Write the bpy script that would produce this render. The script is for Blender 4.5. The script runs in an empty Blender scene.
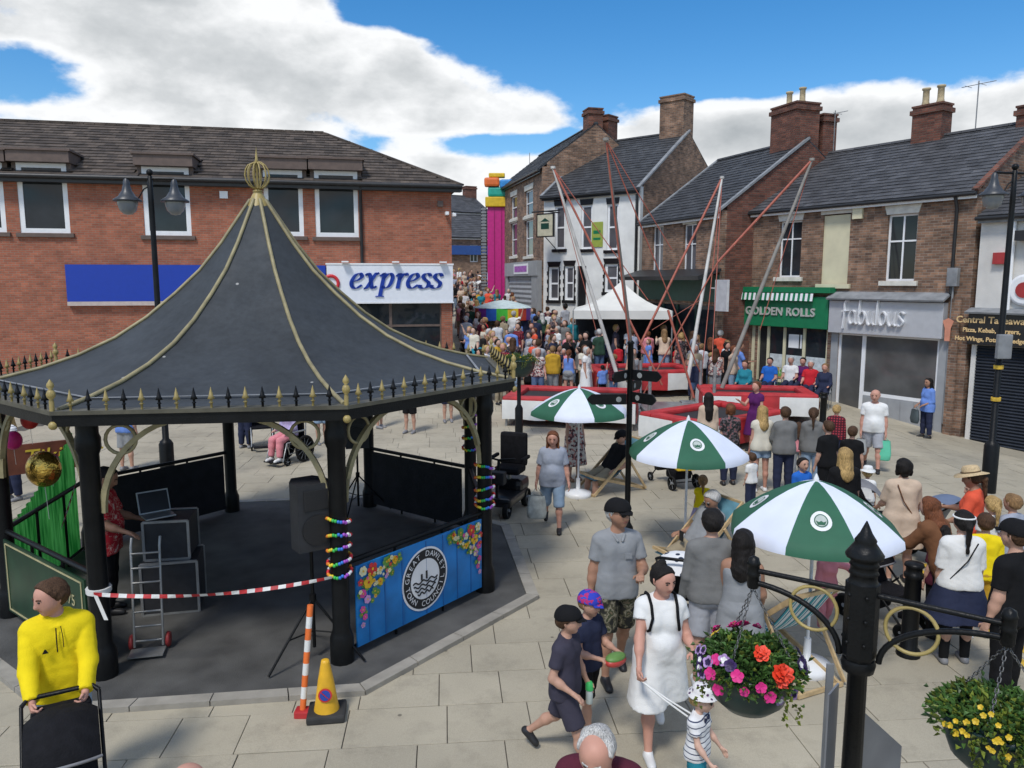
import bpy, bmesh, math, random
import numpy as np
from mathutils import Vector, Matrix, noise
R = math.radians
random.seed(11); rng = np.random.default_rng(11)
SC = bpy.context.scene
COL = SC.collection

# ------------------------------------------------------------------ camera
EYE = 3.95; FPX = 770.0; PITCH = R(7.6)
cd = bpy.data.cameras.new('camera'); cam = bpy.data.objects.new('camera', cd); COL.objects.link(cam)
cd.sensor_width = 36.0; cd.lens = 36.0*FPX/1024.0; cd.clip_start = 0.05; cd.clip_end = 3000
cam.location = (0, 0, EYE); cam.rotation_euler = (R(90)-PITCH, 0, 0)
SC.camera = cam

# ------------------------------------------------------------------ sky and sun
SUN_EL, SUN_AZ = R(56), R(205)      # azimuth clockwise from +Y (the view direction): the sun is high behind the camera, to the left
world = bpy.data.worlds.new('World'); SC.world = world; world.use_nodes = True
def build_sky():
    nt = world.node_tree; N = nt.nodes; L = nt.links; N.clear()
    out = N.new('ShaderNodeOutputWorld')
    sky = N.new('ShaderNodeTexSky'); sky.sky_type = 'NISHITA'; sky.sun_disc = False
    sky.sun_elevation = SUN_EL; sky.sun_rotation = SUN_AZ; sky.dust_density = 0.3; sky.ozone_density = 2.6; sky.altitude = 200
    b1 = N.new('ShaderNodeBackground'); b1.inputs[1].default_value = 0.112
    hs = N.new('ShaderNodeHueSaturation'); hs.inputs['Saturation'].default_value = 1.38
    L.new(sky.outputs[0], hs.inputs['Color']); L.new(hs.outputs[0], b1.inputs[0])
    tc = N.new('ShaderNodeTexCoord')
    nm = N.new('ShaderNodeVectorMath'); nm.operation = 'NORMALIZE'; L.new(tc.outputs['Generated'], nm.inputs[0])
    def math_(op, a, b=None, c=None):
        m = N.new('ShaderNodeMath'); m.operation = op
        for i, v in enumerate((a, b, c)):
            if v is None: continue
            if isinstance(v, (int, float)): m.inputs[i].default_value = v
            else: L.new(v, m.inputs[i])
        return m.outputs[0]
    mp = N.new('ShaderNodeVectorMath'); mp.operation = 'MULTIPLY_ADD'
    L.new(nm.outputs[0], mp.inputs[0]); mp.inputs[1].default_value = (1, 1, 1.8); mp.inputs[2].default_value = (3.3, 1.7, 0.2)
    def noise_(vec, scale, det, rough=.55):
        n = N.new('ShaderNodeTexNoise'); n.inputs['Scale'].default_value = scale; n.inputs['Detail'].default_value = det; n.inputs['Roughness'].default_value = rough; L.new(vec, n.inputs['Vector']); return n.outputs['Fac']
    big = noise_(mp.outputs[0], 3.2, 2); fine = noise_(mp.outputs[0], 8.5, 8, .56)
    bank = None
    # broad banks of cloud and openings between them: (direction, half widths, weight)
    for px, py, rx, rz, wgt in CLOUDS:
        a = (px-512)/FPX; b = (384-py)/FPX
        d = Vector((a, math.cos(PITCH)+b*math.sin(PITCH), -math.sin(PITCH)+b*math.cos(PITCH))).normalized()
        q = N.new('ShaderNodeVectorMath'); q.operation = 'MULTIPLY_ADD'; L.new(nm.outputs[0], q.inputs[0]); q.inputs[1].default_value = (1/rx, 1/rx, 1/rz); q.inputs[2].default_value = (-d.x/rx, -d.y/rx, -d.z/rz)
        dt = N.new('ShaderNodeVectorMath'); dt.operation = 'DOT_PRODUCT'; L.new(q.outputs[0], dt.inputs[0]); L.new(q.outputs[0], dt.inputs[1])
        w_ = math_('MULTIPLY', math_('MAXIMUM', math_('SUBTRACT', 1.0, math_('MULTIPLY', dt.outputs['Value'], .6)), 0.0), wgt)
        bank = w_ if bank is None else math_('ADD', bank, w_)
    f0 = math_('ADD', math_('ADD', math_('MULTIPLY', big, .42), math_('MULTIPLY', fine, .78)), bank)
    # the same field a little higher up, towards the light: cloud with much cloud over it is greyer
    up = N.new('ShaderNodeVectorMath'); up.operation = 'ADD'; L.new(mp.outputs[0], up.inputs[0]); up.inputs[1].default_value = (-.025, 0, .045)
    f1 = math_('ADD', math_('ADD', math_('MULTIPLY', big, .42), math_('MULTIPLY', noise_(up.outputs[0], 8.5, 6, .56), .78)), bank)
    mask = N.new('ShaderNodeMapRange'); mask.interpolation_type = 'SMOOTHSTEP'; L.new(f0, mask.inputs['Value'])
    mask.inputs['From Min'].default_value = 0.565; mask.inputs['From Max'].default_value = 0.70
    sh = N.new('ShaderNodeMapRange'); L.new(math_('ADD', math_('MULTIPLY', math_('SUBTRACT', f1, f0), 1.0), f0), sh.inputs['Value'])
    sh.inputs['From Min'].default_value = 0.56; sh.inputs['From Max'].default_value = 1.08; sh.inputs['To Min'].default_value = 0; sh.inputs['To Max'].default_value = 1
    rp = N.new('ShaderNodeValToRGB'); L.new(sh.outputs[0], rp.inputs[0])
    e = rp.color_ramp.elements; e[0].position = 0; e[0].color = (.72, .74, .77, 1); e[1].position = 1; e[1].color = (.33, .355, .375, 1)
    m1 = e.new(.30); m1.color = (.74, .75, .76, 1); m2 = e.new(.62); m2.color = (.50, .52, .535, 1)
    b2 = N.new('ShaderNodeBackground'); L.new(rp.outputs[0], b2.inputs[0]); b2.inputs[1].default_value = 1.0
    mx = N.new('ShaderNodeMixShader'); L.new(mask.outputs[0], mx.inputs[0]); L.new(b1.outputs[0], mx.inputs[1]); L.new(b2.outputs[0], mx.inputs[2])
    L.new(mx.outputs[0], out.inputs[0])
CLOUDS = [(150, 15, .34, .07, .24), (300, 90, .28, .06, .22), (60, 115, .22, .04, .17), (500, 100, .11, .032, .15), (690, 125, .20, .05, .20), (900, 125, .30, .055, .24),
          (450, 165, .20, .024, .12), (640, 40, .22, .075, -.34), (900, 20, .32, .07, -.34), (15, 72, .07, .028, -.26), (550, 150, .04, .025, -.12), (470, 145, .12, .013, -.16), (400, 2, .07, .03, -.30)]
build_sky()
sl = bpy.data.lights.new('sun', 'SUN'); sun = bpy.data.objects.new('sun', sl); COL.objects.link(sun)
sl.energy = 2.0; sl.angle = R(12); sl.color = (1, .96, .90)
_d = Vector((math.sin(SUN_AZ)*math.cos(SUN_EL), math.cos(SUN_AZ)*math.cos(SUN_EL), math.sin(SUN_EL)))
sun.rotation_euler = _d.to_track_quat('Z', 'Y').to_euler(); sun.location = (0, 0, 60)
vs = SC.view_settings; vs.view_transform = 'Standard'; vs.look = 'None'; vs.gamma = 1; vs.exposure = 0.42; vs.use_curve_mapping = False

# ------------------------------------------------------------------ pixel -> place
def ray(px, py):
    a = (px-512)/FPX; b = (384-py)/FPX
    return Vector((a, math.cos(PITCH)+b*math.sin(PITCH), -math.sin(PITCH)+b*math.cos(PITCH)))
def sstep(x): return 0.0 if x <= 0 else x
def gz(x, y):                       # the square is level near the camera, climbs into the street behind and falls off to the right
    t = min(max(y-20.0, 0.0), 42.0)
    r = min(t*t/4.0, t-1.0) if t > 2 else t*t/4.0
    c = min(max(x-8.5, 0.0), 9.0)
    return 0.09*r - 0.10*(min(c*c/2.0, c-.5) if c > 1 else c*c/2.0)
def G(px, py):
    d = ray(px, py); z = 0.0
    for _ in range(30):
        t = (z-EYE)/min(d.z, -1e-3); p = d*t; z = .5*z+.5*gz(p.x, p.y)
    return Vector((p.x, p.y, gz(p.x, p.y)))
def atY(px, py, y):
    d = ray(px, py); t = y/d.y; return Vector((d.x*t, y, EYE+d.z*t))
def headY(px, py, h):               # where a person of height h stands whose crown shows at (px, py)
    d = ray(px, py); z = h
    for _ in range(40):
        t = (z-EYE)/min(d.z, -1e-3); p = d*t; z = .5*z+.5*(gz(p.x, p.y)+h)
    return Vector((p.x, p.y, gz(p.x, p.y)))

# ------------------------------------------------------------------ materials
MATS = {}
def _nt(name):
    m = bpy.data.materials.new(name); m.use_nodes = True
    nt = m.node_tree; b = nt.nodes['Principled BSDF']; return m, nt, b
def rgba(c): return (c[0], c[1], c[2], 1)
def mat(name, col, rough=.6, var=.12, scale=6.0, bump=0.0, bscale=60.0, metal=0.0, spec=.5, island=0.0, coat=0.0):
    """plain material with a little blotchy variation, optional fine relief and a random tone for each separate piece"""
    if name in MATS: return MATS[name]
    m, nt, b = _nt(name); N = nt.nodes; L = nt.links
    tc = N.new('ShaderNodeTexCoord'); n = N.new('ShaderNodeTexNoise'); n.inputs['Scale'].default_value = scale; n.inputs['Detail'].default_value = 4
    L.new(tc.outputs['Object'], n.inputs['Vector'])
    mr = N.new('ShaderNodeMapRange'); L.new(n.outputs['Fac'], mr.inputs[0]); mr.inputs[1].default_value = .3; mr.inputs[2].default_value = .7
    mr.inputs[3].default_value = 1-var; mr.inputs[4].default_value = 1+var
    v = mr.outputs[0]
    if island:
        ge = N.new('ShaderNodeNewGeometry'); m2 = N.new('ShaderNodeMapRange'); L.new(ge.outputs['Random Per Island'], m2.inputs[0]); m2.inputs[3].default_value = 1-island; m2.inputs[4].default_value = 1+island
        mm = N.new('ShaderNodeMath'); mm.operation = 'MULTIPLY'; L.new(v, mm.inputs[0]); L.new(m2.outputs[0], mm.inputs[1]); v = mm.outputs[0]
    mx = N.new('ShaderNodeVectorMath'); mx.operation = 'SCALE'; mx.inputs[0].default_value = col[:3]; L.new(v, mx.inputs['Scale'])
    L.new(mx.outputs[0], b.inputs['Base Color'])
    b.inputs['Roughness'].default_value = rough; b.inputs['Metallic'].default_value = metal
    b.inputs['Specular IOR Level'].default_value = spec
    if coat: b.inputs['Coat Weight'].default_value = coat
    if bump:
        n2 = N.new('ShaderNodeTexNoise'); n2.inputs['Scale'].default_value = bscale; n2.inputs['Detail'].default_value = 3; L.new(tc.outputs['Object'], n2.inputs['Vector'])
        bp = N.new('ShaderNodeBump'); bp.inputs['Strength'].default_value = bump; bp.inputs['Distance'].default_value = .02; L.new(n2.outputs['Fac'], bp.inputs['Height']); L.new(bp.outputs[0], b.inputs['Normal'])
    MATS[name] = m; return m
def brick_mat(name, c1, c2, mortar, bw=.225, rh=.075, ms=.010, patch=.25, single=.27):
    if name in MATS: return MATS[name]
    m, nt, b = _nt(name); N = nt.nodes; L = nt.links
    tc = N.new('ShaderNodeTexCoord'); sp = N.new('ShaderNodeSeparateXYZ'); L.new(tc.outputs['Object'], sp.inputs[0])
    ad = N.new('ShaderNodeMath'); L.new(sp.outputs[0], ad.inputs[0]); L.new(sp.outputs[1], ad.inputs[1])
    cb = N.new('ShaderNodeCombineXYZ'); L.new(ad.outputs[0], cb.inputs[0]); L.new(sp.outputs[2], cb.inputs[1])
    br = N.new('ShaderNodeTexBrick'); L.new(cb.outputs[0], br.inputs['Vector']); br.inputs['Scale'].default_value = 1
    br.inputs['Brick Width'].default_value = bw; br.inputs['Row Height'].default_value = rh; br.inputs['Mortar Size'].default_value = ms; br.inputs['Mortar Smooth'].default_value = .3
    br.inputs['Color1'].default_value = rgba(c1); br.inputs['Color2'].default_value = rgba(c2); br.inputs['Mortar'].default_value = rgba(mortar); br.inputs['Bias'].default_value = -.1
    n = N.new('ShaderNodeTexNoise'); n.inputs['Scale'].default_value = 1.7; n.inputs['Detail'].default_value = 8; n.inputs['Roughness'].default_value = .65; L.new(tc.outputs['Object'], n.inputs['Vector'])
    mr = N.new('ShaderNodeMapRange'); L.new(n.outputs['Fac'], mr.inputs[0]); mr.inputs[1].default_value = .3; mr.inputs[2].default_value = .72; mr.inputs[3].default_value = 1-patch; mr.inputs[4].default_value = 1+patch
    # single darker or paler bricks, spread by a coarse per-brick noise
    sn = N.new('ShaderNodeTexWhiteNoise'); sn.noise_dimensions = '2D'
    fl = N.new('ShaderNodeVectorMath'); fl.operation = 'SNAP'; L.new(cb.outputs[0], fl.inputs[0]); fl.inputs[1].default_value = (bw, rh, 1); L.new(fl.outputs[0], sn.inputs['Vector'])
    m3 = N.new('ShaderNodeMapRange'); L.new(sn.outputs['Value'], m3.inputs[0]); m3.inputs[3].default_value = 1-single; m3.inputs[4].default_value = 1+single
    mu = N.new('ShaderNodeMath'); mu.operation = 'MULTIPLY'; L.new(mr.outputs[0], mu.inputs[0]); L.new(m3.outputs[0], mu.inputs[1])
    sc = N.new('ShaderNodeVectorMath'); sc.operation = 'SCALE'; L.new(br.outputs['Color'], sc.inputs[0]); L.new(mu.outputs[0], sc.inputs['Scale'])
    L.new(sc.outputs[0], b.inputs['Base Color']); b.inputs['Roughness'].default_value = .85
    bp = N.new('ShaderNodeBump'); bp.inputs['Strength'].default_value = .5; bp.inputs['Distance'].default_value = .01; L.new(br.outputs['Fac'], bp.inputs['Height']); bp.invert = True; L.new(bp.outputs[0], b.inputs['Normal'])
    MATS[name] = m; return m
def pattern_mat(name, kind, cols, scale=20.0, rough=.8, axis=2):
    """cloth prints: stripes, checks, blotches, dots"""
    if name in MATS: return MATS[name]
    m, nt, b = _nt(name); N = nt.nodes; L = nt.links
    tc = N.new('ShaderNodeTexCoord'); rp = N.new('ShaderNodeValToRGB'); rp.color_ramp.interpolation = 'CONSTANT'
    e = rp.color_ramp.elements
    while len(e) < len(cols): e.new(.5)
    for i, (p, c) in enumerate(cols): e[i].position = p; e[i].color = rgba(c)
    if kind == 'stripe':
        w = N.new('ShaderNodeTexWave'); w.wave_type = 'BANDS'; w.bands_direction = 'XYZ'[axis]; w.wave_profile = 'SAW'; w.inputs['Scale'].default_value = scale; L.new(tc.outputs['Object'], w.inputs['Vector']); L.new(w.outputs['Fac'], rp.inputs[0])
    elif kind == 'blotch':
        n = N.new('ShaderNodeTexNoise'); n.inputs['Scale'].default_value = scale; n.inputs['Detail'].default_value = 2; L.new(tc.outputs['Object'], n.inputs['Vector']); L.new(n.outputs['Fac'], rp.inputs[0])
    elif kind == 'dots':
        n = N.new('ShaderNodeTexVoronoi'); n.inputs['Scale'].default_value = scale; L.new(tc.outputs['Object'], n.inputs['Vector']); L.new(n.outputs['Distance'], rp.inputs[0])
    elif kind == 'cells':
        n = N.new('ShaderNodeTexVoronoi'); n.inputs['Scale'].default_value = scale; L.new(tc.outputs['Object'], n.inputs['Vector'])
        s = N.new('ShaderNodeSeparateColor'); L.new(n.outputs['Color'], s.inputs[0]); L.new(s.outputs[0], rp.inputs[0])
    elif kind == 'check':
        a = N.new('ShaderNodeTexWave'); a.bands_direction = 'X'; c = N.new('ShaderNodeTexWave'); c.bands_direction = 'Z'
        for q in (a, c): q.inputs['Scale'].default_value = scale; L.new(tc.outputs['Object'], q.inputs['Vector'])
        mu = N.new('ShaderNodeMath'); mu.operation = 'MULTIPLY'; L.new(a.outputs['Fac'], mu.inputs[0]); L.new(c.outputs['Fac'], mu.inputs[1]); L.new(mu.outputs[0], rp.inputs[0])
    L.new(rp.outputs[0], b.inputs['Base Color']); b.inputs['Roughness'].default_value = rough; b.inputs['Specular IOR Level'].default_value = .2
    MATS[name] = m; return m
def glass_mat(name, col=(.02, .025, .03), rough=.04):
    if name in MATS: return MATS[name]
    m = mat(name, col, rough, .3, 1.2, .0, 4, spec=.35); return m

# ------------------------------------------------------------------ mesh helpers
class MB:
    def __init__(s): s.v = []; s.f = []; s.m = []; s.sm = []
    def add(s, vs_, fs, mi=0, smooth=False):
        o = len(s.v); s.v.extend([tuple(p) for p in vs_])
        for f in fs: s.f.append(tuple(i+o for i in f)); s.m.append(mi); s.sm.append(smooth)
        return s
    def box(s, x0, x1, y0, y1, z0, z1, mi=0, M=None):
        vs_ = [(x, y, z) for z in (z0, z1) for y in (y0, y1) for x in (x0, x1)]
        if M is not None: vs_ = [M @ Vector(p) for p in vs_]
        return s.add(vs_, [(0, 2, 3, 1), (4, 5, 7, 6), (0, 1, 5, 4), (2, 6, 7, 3), (0, 4, 6, 2), (1, 3, 7, 5)], mi)
    def bbox(s, x0, x1, y0, y1, z0, z1, b=.01, mi=0, M=None):
        """box with chamfered edges"""
        x0, x1 = min(x0, x1), max(x0, x1); y0, y1 = min(y0, y1), max(y0, y1); z0, z1 = min(z0, z1), max(z0, z1)
        b = min(b, .45*min(x1-x0, y1-y0, z1-z0))
        bm = bmesh.new(); bmesh.ops.create_cube(bm, size=1)
        for v in bm.verts: v.co = Vector(((x0+x1)/2+v.co.x*(x1-x0), (y0+y1)/2+v.co.y*(y1-y0), (z0+z1)/2+v.co.z*(z1-z0)))
        bmesh.ops.bevel(bm, geom=list(bm.edges), offset=b, segments=2, profile=.6, affect='EDGES')
        bm.verts.ensure_lookup_table(); bm.verts.index_update()
        vs_ = [M @ v.co if M is not None else v.co.copy() for v in bm.verts]
        s.add(vs_, [[v.index for v in f.verts] for f in bm.faces], mi); bm.free(); return s
    def beam(s, a, b, w, h=None, mi=0, up=(0, 0, 1)):
        """square bar from a to b, w wide, h high"""
        a = Vector(a); b = Vector(b); h = h or w; d = (b-a); l = d.length
        if l < 1e-6: return s
        d /= l; u = Vector(up)
        if abs(d.dot(u)) > .98: u = Vector((0, 1, 0))
        x = d.cross(u).normalized(); z = x.cross(d)
        vs_ = [p+x*(i*w/2)+z*(j*h/2) for p in (a, b) for j in (-1, 1) for i in (-1, 1)]
        return s.add(vs_, [(0, 1, 3, 2), (4, 6, 7, 5), (0, 4, 5, 1), (2, 3, 7, 6), (0, 2, 6, 4), (1, 5, 7, 3)], mi)
    def tube(s, pts, r, n=8, mi=0, closed=False, caps=True):
        pts = [Vector(p) for p in pts]; k = len(pts); rs = r if isinstance(r, (list, tuple)) else [r]*k
        t0 = (pts[1]-pts[0]).normalized(); u = Vector((0, 0, 1)) if abs(t0.z) < .9 else Vector((1, 0, 0))
        x = t0.cross(u).normalized(); vs_ = []
        for i in range(k):
            if closed: t = (pts[(i+1) % k]-pts[i-1]).normalized()
            else: t = (pts[min(i+1, k-1)]-pts[max(i-1, 0)]).normalized()
            x = (x-t*x.dot(t)); x = x.normalized() if x.length > 1e-6 else t.orthogonal().normalized()
            y = t.cross(x)
            for j in range(n):
                a = 2*math.pi*j/n; vs_.append(pts[i]+(x*math.cos(a)+y*math.sin(a))*rs[i])
        fs = []
        for i in range(k if closed else k-1):
            i2 = (i+1) % k
            for j in range(n): fs.append((i*n+j, i*n+(j+1) % n, i2*n+(j+1) % n, i2*n+j))
        o = len(s.v); s.add(vs_, fs, mi, True)
        if caps and not closed:
            s.add(vs_[:n], [tuple(range(n))[::-1]], mi); s.add(vs_[-n:], [tuple(range(n))], mi)
        return s
    def lathe(s, prof, n=16, c=(0, 0, 0), mi=0, axis='z', smooth=True, a0=0.0):
        """profile of (radius, height) turned round an upright axis at c"""
        vs_ = []; c = Vector(c)
        for r, z in prof:
            for j in range(n):
                a = a0+2*math.pi*j/n; p = Vector((r*math.cos(a), r*math.sin(a), z))
                if axis == 'x': p = Vector((p.z, p.x, p.y))
                if axis == 'y': p = Vector((p.x, p.z, -p.y)) if False else Vector((p.y, p.z, p.x))
                vs_.append(c+p)
        fs = [(i*n+j, i*n+(j+1) % n, (i+1)*n+(j+1) % n, (i+1)*n+j) for i in range(len(prof)-1) for j in range(n)]
        s.add(vs_, fs, mi, smooth)
        if prof[0][0] > 1e-4: s.add(vs_[:n], [tuple(range(n))[::-1]], mi)
        if prof[-1][0] > 1e-4: s.add(vs_[-n:], [tuple(range(n))], mi)
        return s
    def prism(s, poly, vec, mi=0):
        """flat outline pushed along vec"""
        vec = Vector(vec); n = len(poly); a = [Vector(p) for p in poly]; b = [p+vec for p in a]
        fs = [tuple(range(n))[::-1], tuple(range(n, 2*n))]+[(i, (i+1) % n, n+(i+1) % n, n+i) for i in range(n)]
        return s.add(a+b, fs, mi)
    def sphere(s, c, r, mi=0, n=10, m=7, sc=(1, 1, 1)):
        c = Vector(c); vs_ = [c+Vector((0, 0, r*sc[2]))]
        for i in range(1, m):
            t = math.pi*i/m
            for j in range(n):
                a = 2*math.pi*j/n; vs_.append(c+Vector((r*math.sin(t)*math.cos(a)*sc[0], r*math.sin(t)*math.sin(a)*sc[1], r*math.cos(t)*sc[2])))
        vs_.append(c-Vector((0, 0, r*sc[2]))); l = len(vs_)-1
        fs = [(0, 1+j, 1+(j+1) % n) for j in range(n)]
        for i in range(m-2): fs += [(1+i*n+j, 1+(i+1)*n+j, 1+(i+1)*n+(j+1) % n, 1+i*n+(j+1) % n) for j in range(n)]
        fs += [(l, 1+(m-2)*n+(j+1) % n, 1+(m-2)*n+j) for j in range(n)]
        return s.add(vs_, fs, mi, True)
    def mesh(s, name, mats):
        me = bpy.data.meshes.new(name); me.from_pydata(s.v, [], s.f)
        for m in (mats if isinstance(mats, (list, tuple)) else [mats]): me.materials.append(m)
        me.polygons.foreach_set('material_index', s.m); me.polygons.foreach_set('use_smooth', s.sm); me.update()
        return me
    def build(s, name, mats, parent=None, loc=None, rot=None, fix=True):
        me = s.mesh(name, mats)
        if fix:
            bm = bmesh.new(); bm.from_mesh(me); bmesh.ops.recalc_face_normals(bm, faces=bm.faces); bm.to_mesh(me); bm.free()
        return put(name, me, parent, loc, rot)
def put(name, me, parent=None, loc=None, rot=None):
    o = bpy.data.objects.new(name, me); COL.objects.link(o)
    if parent is not None: o.parent = parent
    if loc is not None: o.location = loc
    if rot is not None: o.rotation_euler = rot
    return o
def tag(o, label=None, cat=None, group=None, kind=None):
    if label: o['label'] = label
    if cat: o['category'] = cat
    if group: o['group'] = group
    if kind: o['kind'] = kind
    return o
def thing(name, label, cat, loc=(0, 0, 0), rotz=0.0, group=None):
    o = bpy.data.objects.new(name, None); COL.objects.link(o); o.empty_display_size = .2
    o.location = loc; o.rotation_euler = (0, 0, rotz); return tag(o, label, cat, group)
def copy_tree(o, parent=None):
    c = o.copy(); COL.objects.link(c); c.parent = parent
    for ch in o.children: copy_tree(ch, c)
    return c
def arc(c, r, a0, a1, n, plane='xz'):
    out = []
    for i in range(n+1):
        a = a0+(a1-a0)*i/n; u = r*math.cos(a); w = r*math.sin(a)
        out.append(Vector((c[0]+u, c[1], c[2]+w)) if plane == 'xz' else Vector((c[0]+u, c[1]+w, c[2])))
    return out
def catenary(a, b, sag, n=12):
    a = Vector(a); b = Vector(b); return [a.lerp(b, i/n)-Vector((0, 0, sag*4*(i/n)*(1-i/n))) for i in range(n+1)]
def text_mesh(txt, size, depth=.01, shear=0.0, align='CENTER', spacing=1.0, bold=0.0):
    cu = bpy.data.curves.new('lettering', 'FONT'); cu.body = txt; cu.size = size; cu.extrude = depth; cu.shear = shear; cu.align_x = align; cu.align_y = 'CENTER'; cu.space_character = spacing; cu.offset = bold; cu.resolution_u = 3
    o = bpy.data.objects.new('lettering', cu); COL.objects.link(o)
    dg = bpy.context.evaluated_depsgraph_get(); dg.update(); me = bpy.data.meshes.new_from_object(o.evaluated_get(dg)); bpy.data.objects.remove(o); bpy.data.curves.remove(cu); return me
def lettering(txt, size, m, parent, loc, rot=(R(90), 0, 0), name='lettering', **k):
    me = text_mesh(txt, size, **k); me.materials.clear(); me.materials.append(m); return put(name, me, parent, loc, rot)
def nib(strokes, w, ang, thick, s=1.0, shear=0.0, n=8):
    """pen lettering: each stroke is a list of points (Catmull-Rom), drawn with a broad nib of width w held at angle ang, raised by thick (facing -y)"""
    mb = MB(); dx = math.cos(ang)*w/2; dz = math.sin(ang)*w/2
    for st in strokes:
        P = [Vector((p[0]+shear*p[1], 0, p[1])) for p in st]
        if len(P) == 2: Q = [P[0].lerp(P[1], i/2) for i in range(3)]
        else:
            Q = []; E = [P[0]*2-P[1]]+P+[P[-1]*2-P[-2]]
            for i in range(1, len(E)-2):
                for j in range(n):
                    t = j/n; a, b, c, d = E[i-1:i+3]
                    Q.append(.5*((2*b)+(c-a)*t+(2*a-5*b+4*c-d)*t*t+(3*b-3*c+d-a)*t**3))
            Q.append(P[-1])
        hw = .022
        for a, b in zip(Q[:-1], Q[1:]):
            t = (b-a); t = t.normalized() if t.length > 1e-6 else Vector((1, 0, 0)); nn = Vector((-t.z, 0, t.x))
            k = abs(nn.x*dx+nn.z*dz)+hw*.5
            o = nn*k; e = t*.012
            mb.prism([(a-e+o)*s, (a-e-o)*s, (b+e-o)*s, (b+e+o)*s], (0, -thick, 0))
    return mb

# ================================================================== the setting: ground
SLABC = (.385, .346, .262)
def slab_material(name, island, slabby=False):
    m, nt, b = _nt(name); N = nt.nodes; L = nt.links
    tc = N.new('ShaderNodeTexCoord'); ge = N.new('ShaderNodeNewGeometry'); oi = N.new('ShaderNodeObjectInfo')
    n1 = N.new('ShaderNodeTexNoise'); n1.inputs['Scale'].default_value = .55; n1.inputs['Detail'].default_value = 6; L.new(ge.outputs['Position'], n1.inputs['Vector'])
    n2 = N.new('ShaderNodeTexNoise'); n2.inputs['Scale'].default_value = 130; n2.inputs['Detail'].default_value = 3; L.new(ge.outputs['Position'], n2.inputs['Vector'])
    v3 = N.new('ShaderNodeTexVoronoi'); v3.inputs['Scale'].default_value = 1.9; L.new(ge.outputs['Position'], v3.inputs['Vector'])
    def mrange(sock, a, b_, c, d):
        q = N.new('ShaderNodeMapRange'); L.new(sock, q.inputs[0]); q.inputs[1].default_value = a; q.inputs[2].default_value = b_; q.inputs[3].default_value = c; q.inputs[4].default_value = d; return q.outputs[0]
    def mul(a, b_):
        q = N.new('ShaderNodeMath'); q.operation = 'MULTIPLY'; L.new(a, q.inputs[0]); L.new(b_, q.inputs[1]); return q.outputs[0]
    v = mul(mrange(n1.outputs['Fac'], .3, .7, .84, 1.14), mrange(n2.outputs['Fac'], .3, .7, .88, 1.12))
    n5 = N.new('ShaderNodeTexNoise'); n5.inputs['Scale'].default_value = 2.6; n5.inputs['Detail'].default_value = 7; n5.inputs['Roughness'].default_value = .7; L.new(ge.outputs['Position'], n5.inputs['Vector'])
    v = mul(v, mrange(n5.outputs['Fac'], .34, .50, .83, 1.0)); v = mul(v, mrange(v3.outputs['Distance'], .03, .05, .40, 1.0))          # trodden-in gum and spots
    v = mul(v, mrange(ge.outputs['Random Per Island'] if island else oi.outputs['Random'], 0, 1, .94, 1.05))
    if slabby:
        br = N.new('ShaderNodeTexBrick'); L.new(ge.outputs['Position'], br.inputs['Vector']); br.inputs['Scale'].default_value = 1; br.inputs['Brick Width'].default_value = .75; br.inputs['Row Height'].default_value = .6; br.inputs['Mortar Size'].default_value = .012
        br.inputs['Color1'].default_value = (1, 1, 1, 1); br.inputs['Color2'].default_value = (.86, .86, .86, 1); br.inputs['Mortar'].default_value = (.4, .4, .4, 1)
        s_ = N.new('ShaderNodeSeparateColor'); L.new(br.outputs['Color'], s_.inputs[0]); v = mul(v, s_.outputs[0])
    sc = N.new('ShaderNodeVectorMath'); sc.operation = 'SCALE'; sc.inputs[0].default_value = SLABC; L.new(v, sc.inputs['Scale']); L.new(sc.outputs[0], b.inputs['Base Color'])
    b.inputs['Roughness'].default_value = .82
    bp = N.new('ShaderNodeBump'); bp.inputs['Strength'].default_value = .25; bp.inputs['Distance'].default_value = .004; L.new(n2.outputs['Fac'], bp.inputs['Height']); L.new(bp.outputs[0], b.inputs['Normal'])
    return m
M_SLAB = slab_material('paving_slab', False); M_SLABI = slab_material('paving_slabs_far', True); M_FAR = slab_material('paving_distance', False, True)
M_JOINT = mat('paving_joint', (.085, .078, .065), .95, .3, 9)
def ground():
    xs = sorted(set([-400, -200, -100, -60, -40]+[x for x in np.arange(-30, 30.1, 1.5)]+[8.5, 9, 9.5, 40, 60, 100, 200, 400]))
    ys = sorted(set([-200, -60, -20, -5]+[y for y in np.arange(0, 70, 1.0)]+[22, 75, 90, 120, 200, 400, 800, 1600]))
    mb = MB(); vs_ = [(x, y, gz(x, y)-.014) for y in ys for x in xs]; n = len(xs)
    fs = []; mi = []
    for j in range(len(ys)-1):
        for i in range(n-1): fs.append((j*n+i, j*n+i+1, (j+1)*n+i+1, (j+1)*n+i))
    mb.add(vs_, fs)
    near = lambda f: -13.5 < sum(vs_[i][0] for i in f)/4 < 14 and 3 < sum(vs_[i][1] for i in f)/4 < 27
    mb.m = [1 if near(f) else 0 for f in fs]
    return tag(mb.build('paving', [M_FAR, M_JOINT], fix=False), kind='structure')
PAVING = ground()
BC = Vector((-3.28, 10.18, 0)); BA0 = R(-60)          # bandstand centre and the bearing of its front right post
def oct_pt(r, k, z=0.0): a = BA0+R(45)*k; return Vector((BC.x+r*math.cos(a), BC.y+r*math.sin(a), z))
def in_oct(x, y, r):
    a = math.atan2(y-BC.y, x-BC.x)-BA0; d = math.hypot(x-BC.x, y-BC.y); k = ((a/R(45)) % 1.0)*R(45)-R(22.5)
    return d*math.cos(k) < r*math.cos(R(22.5))
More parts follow.
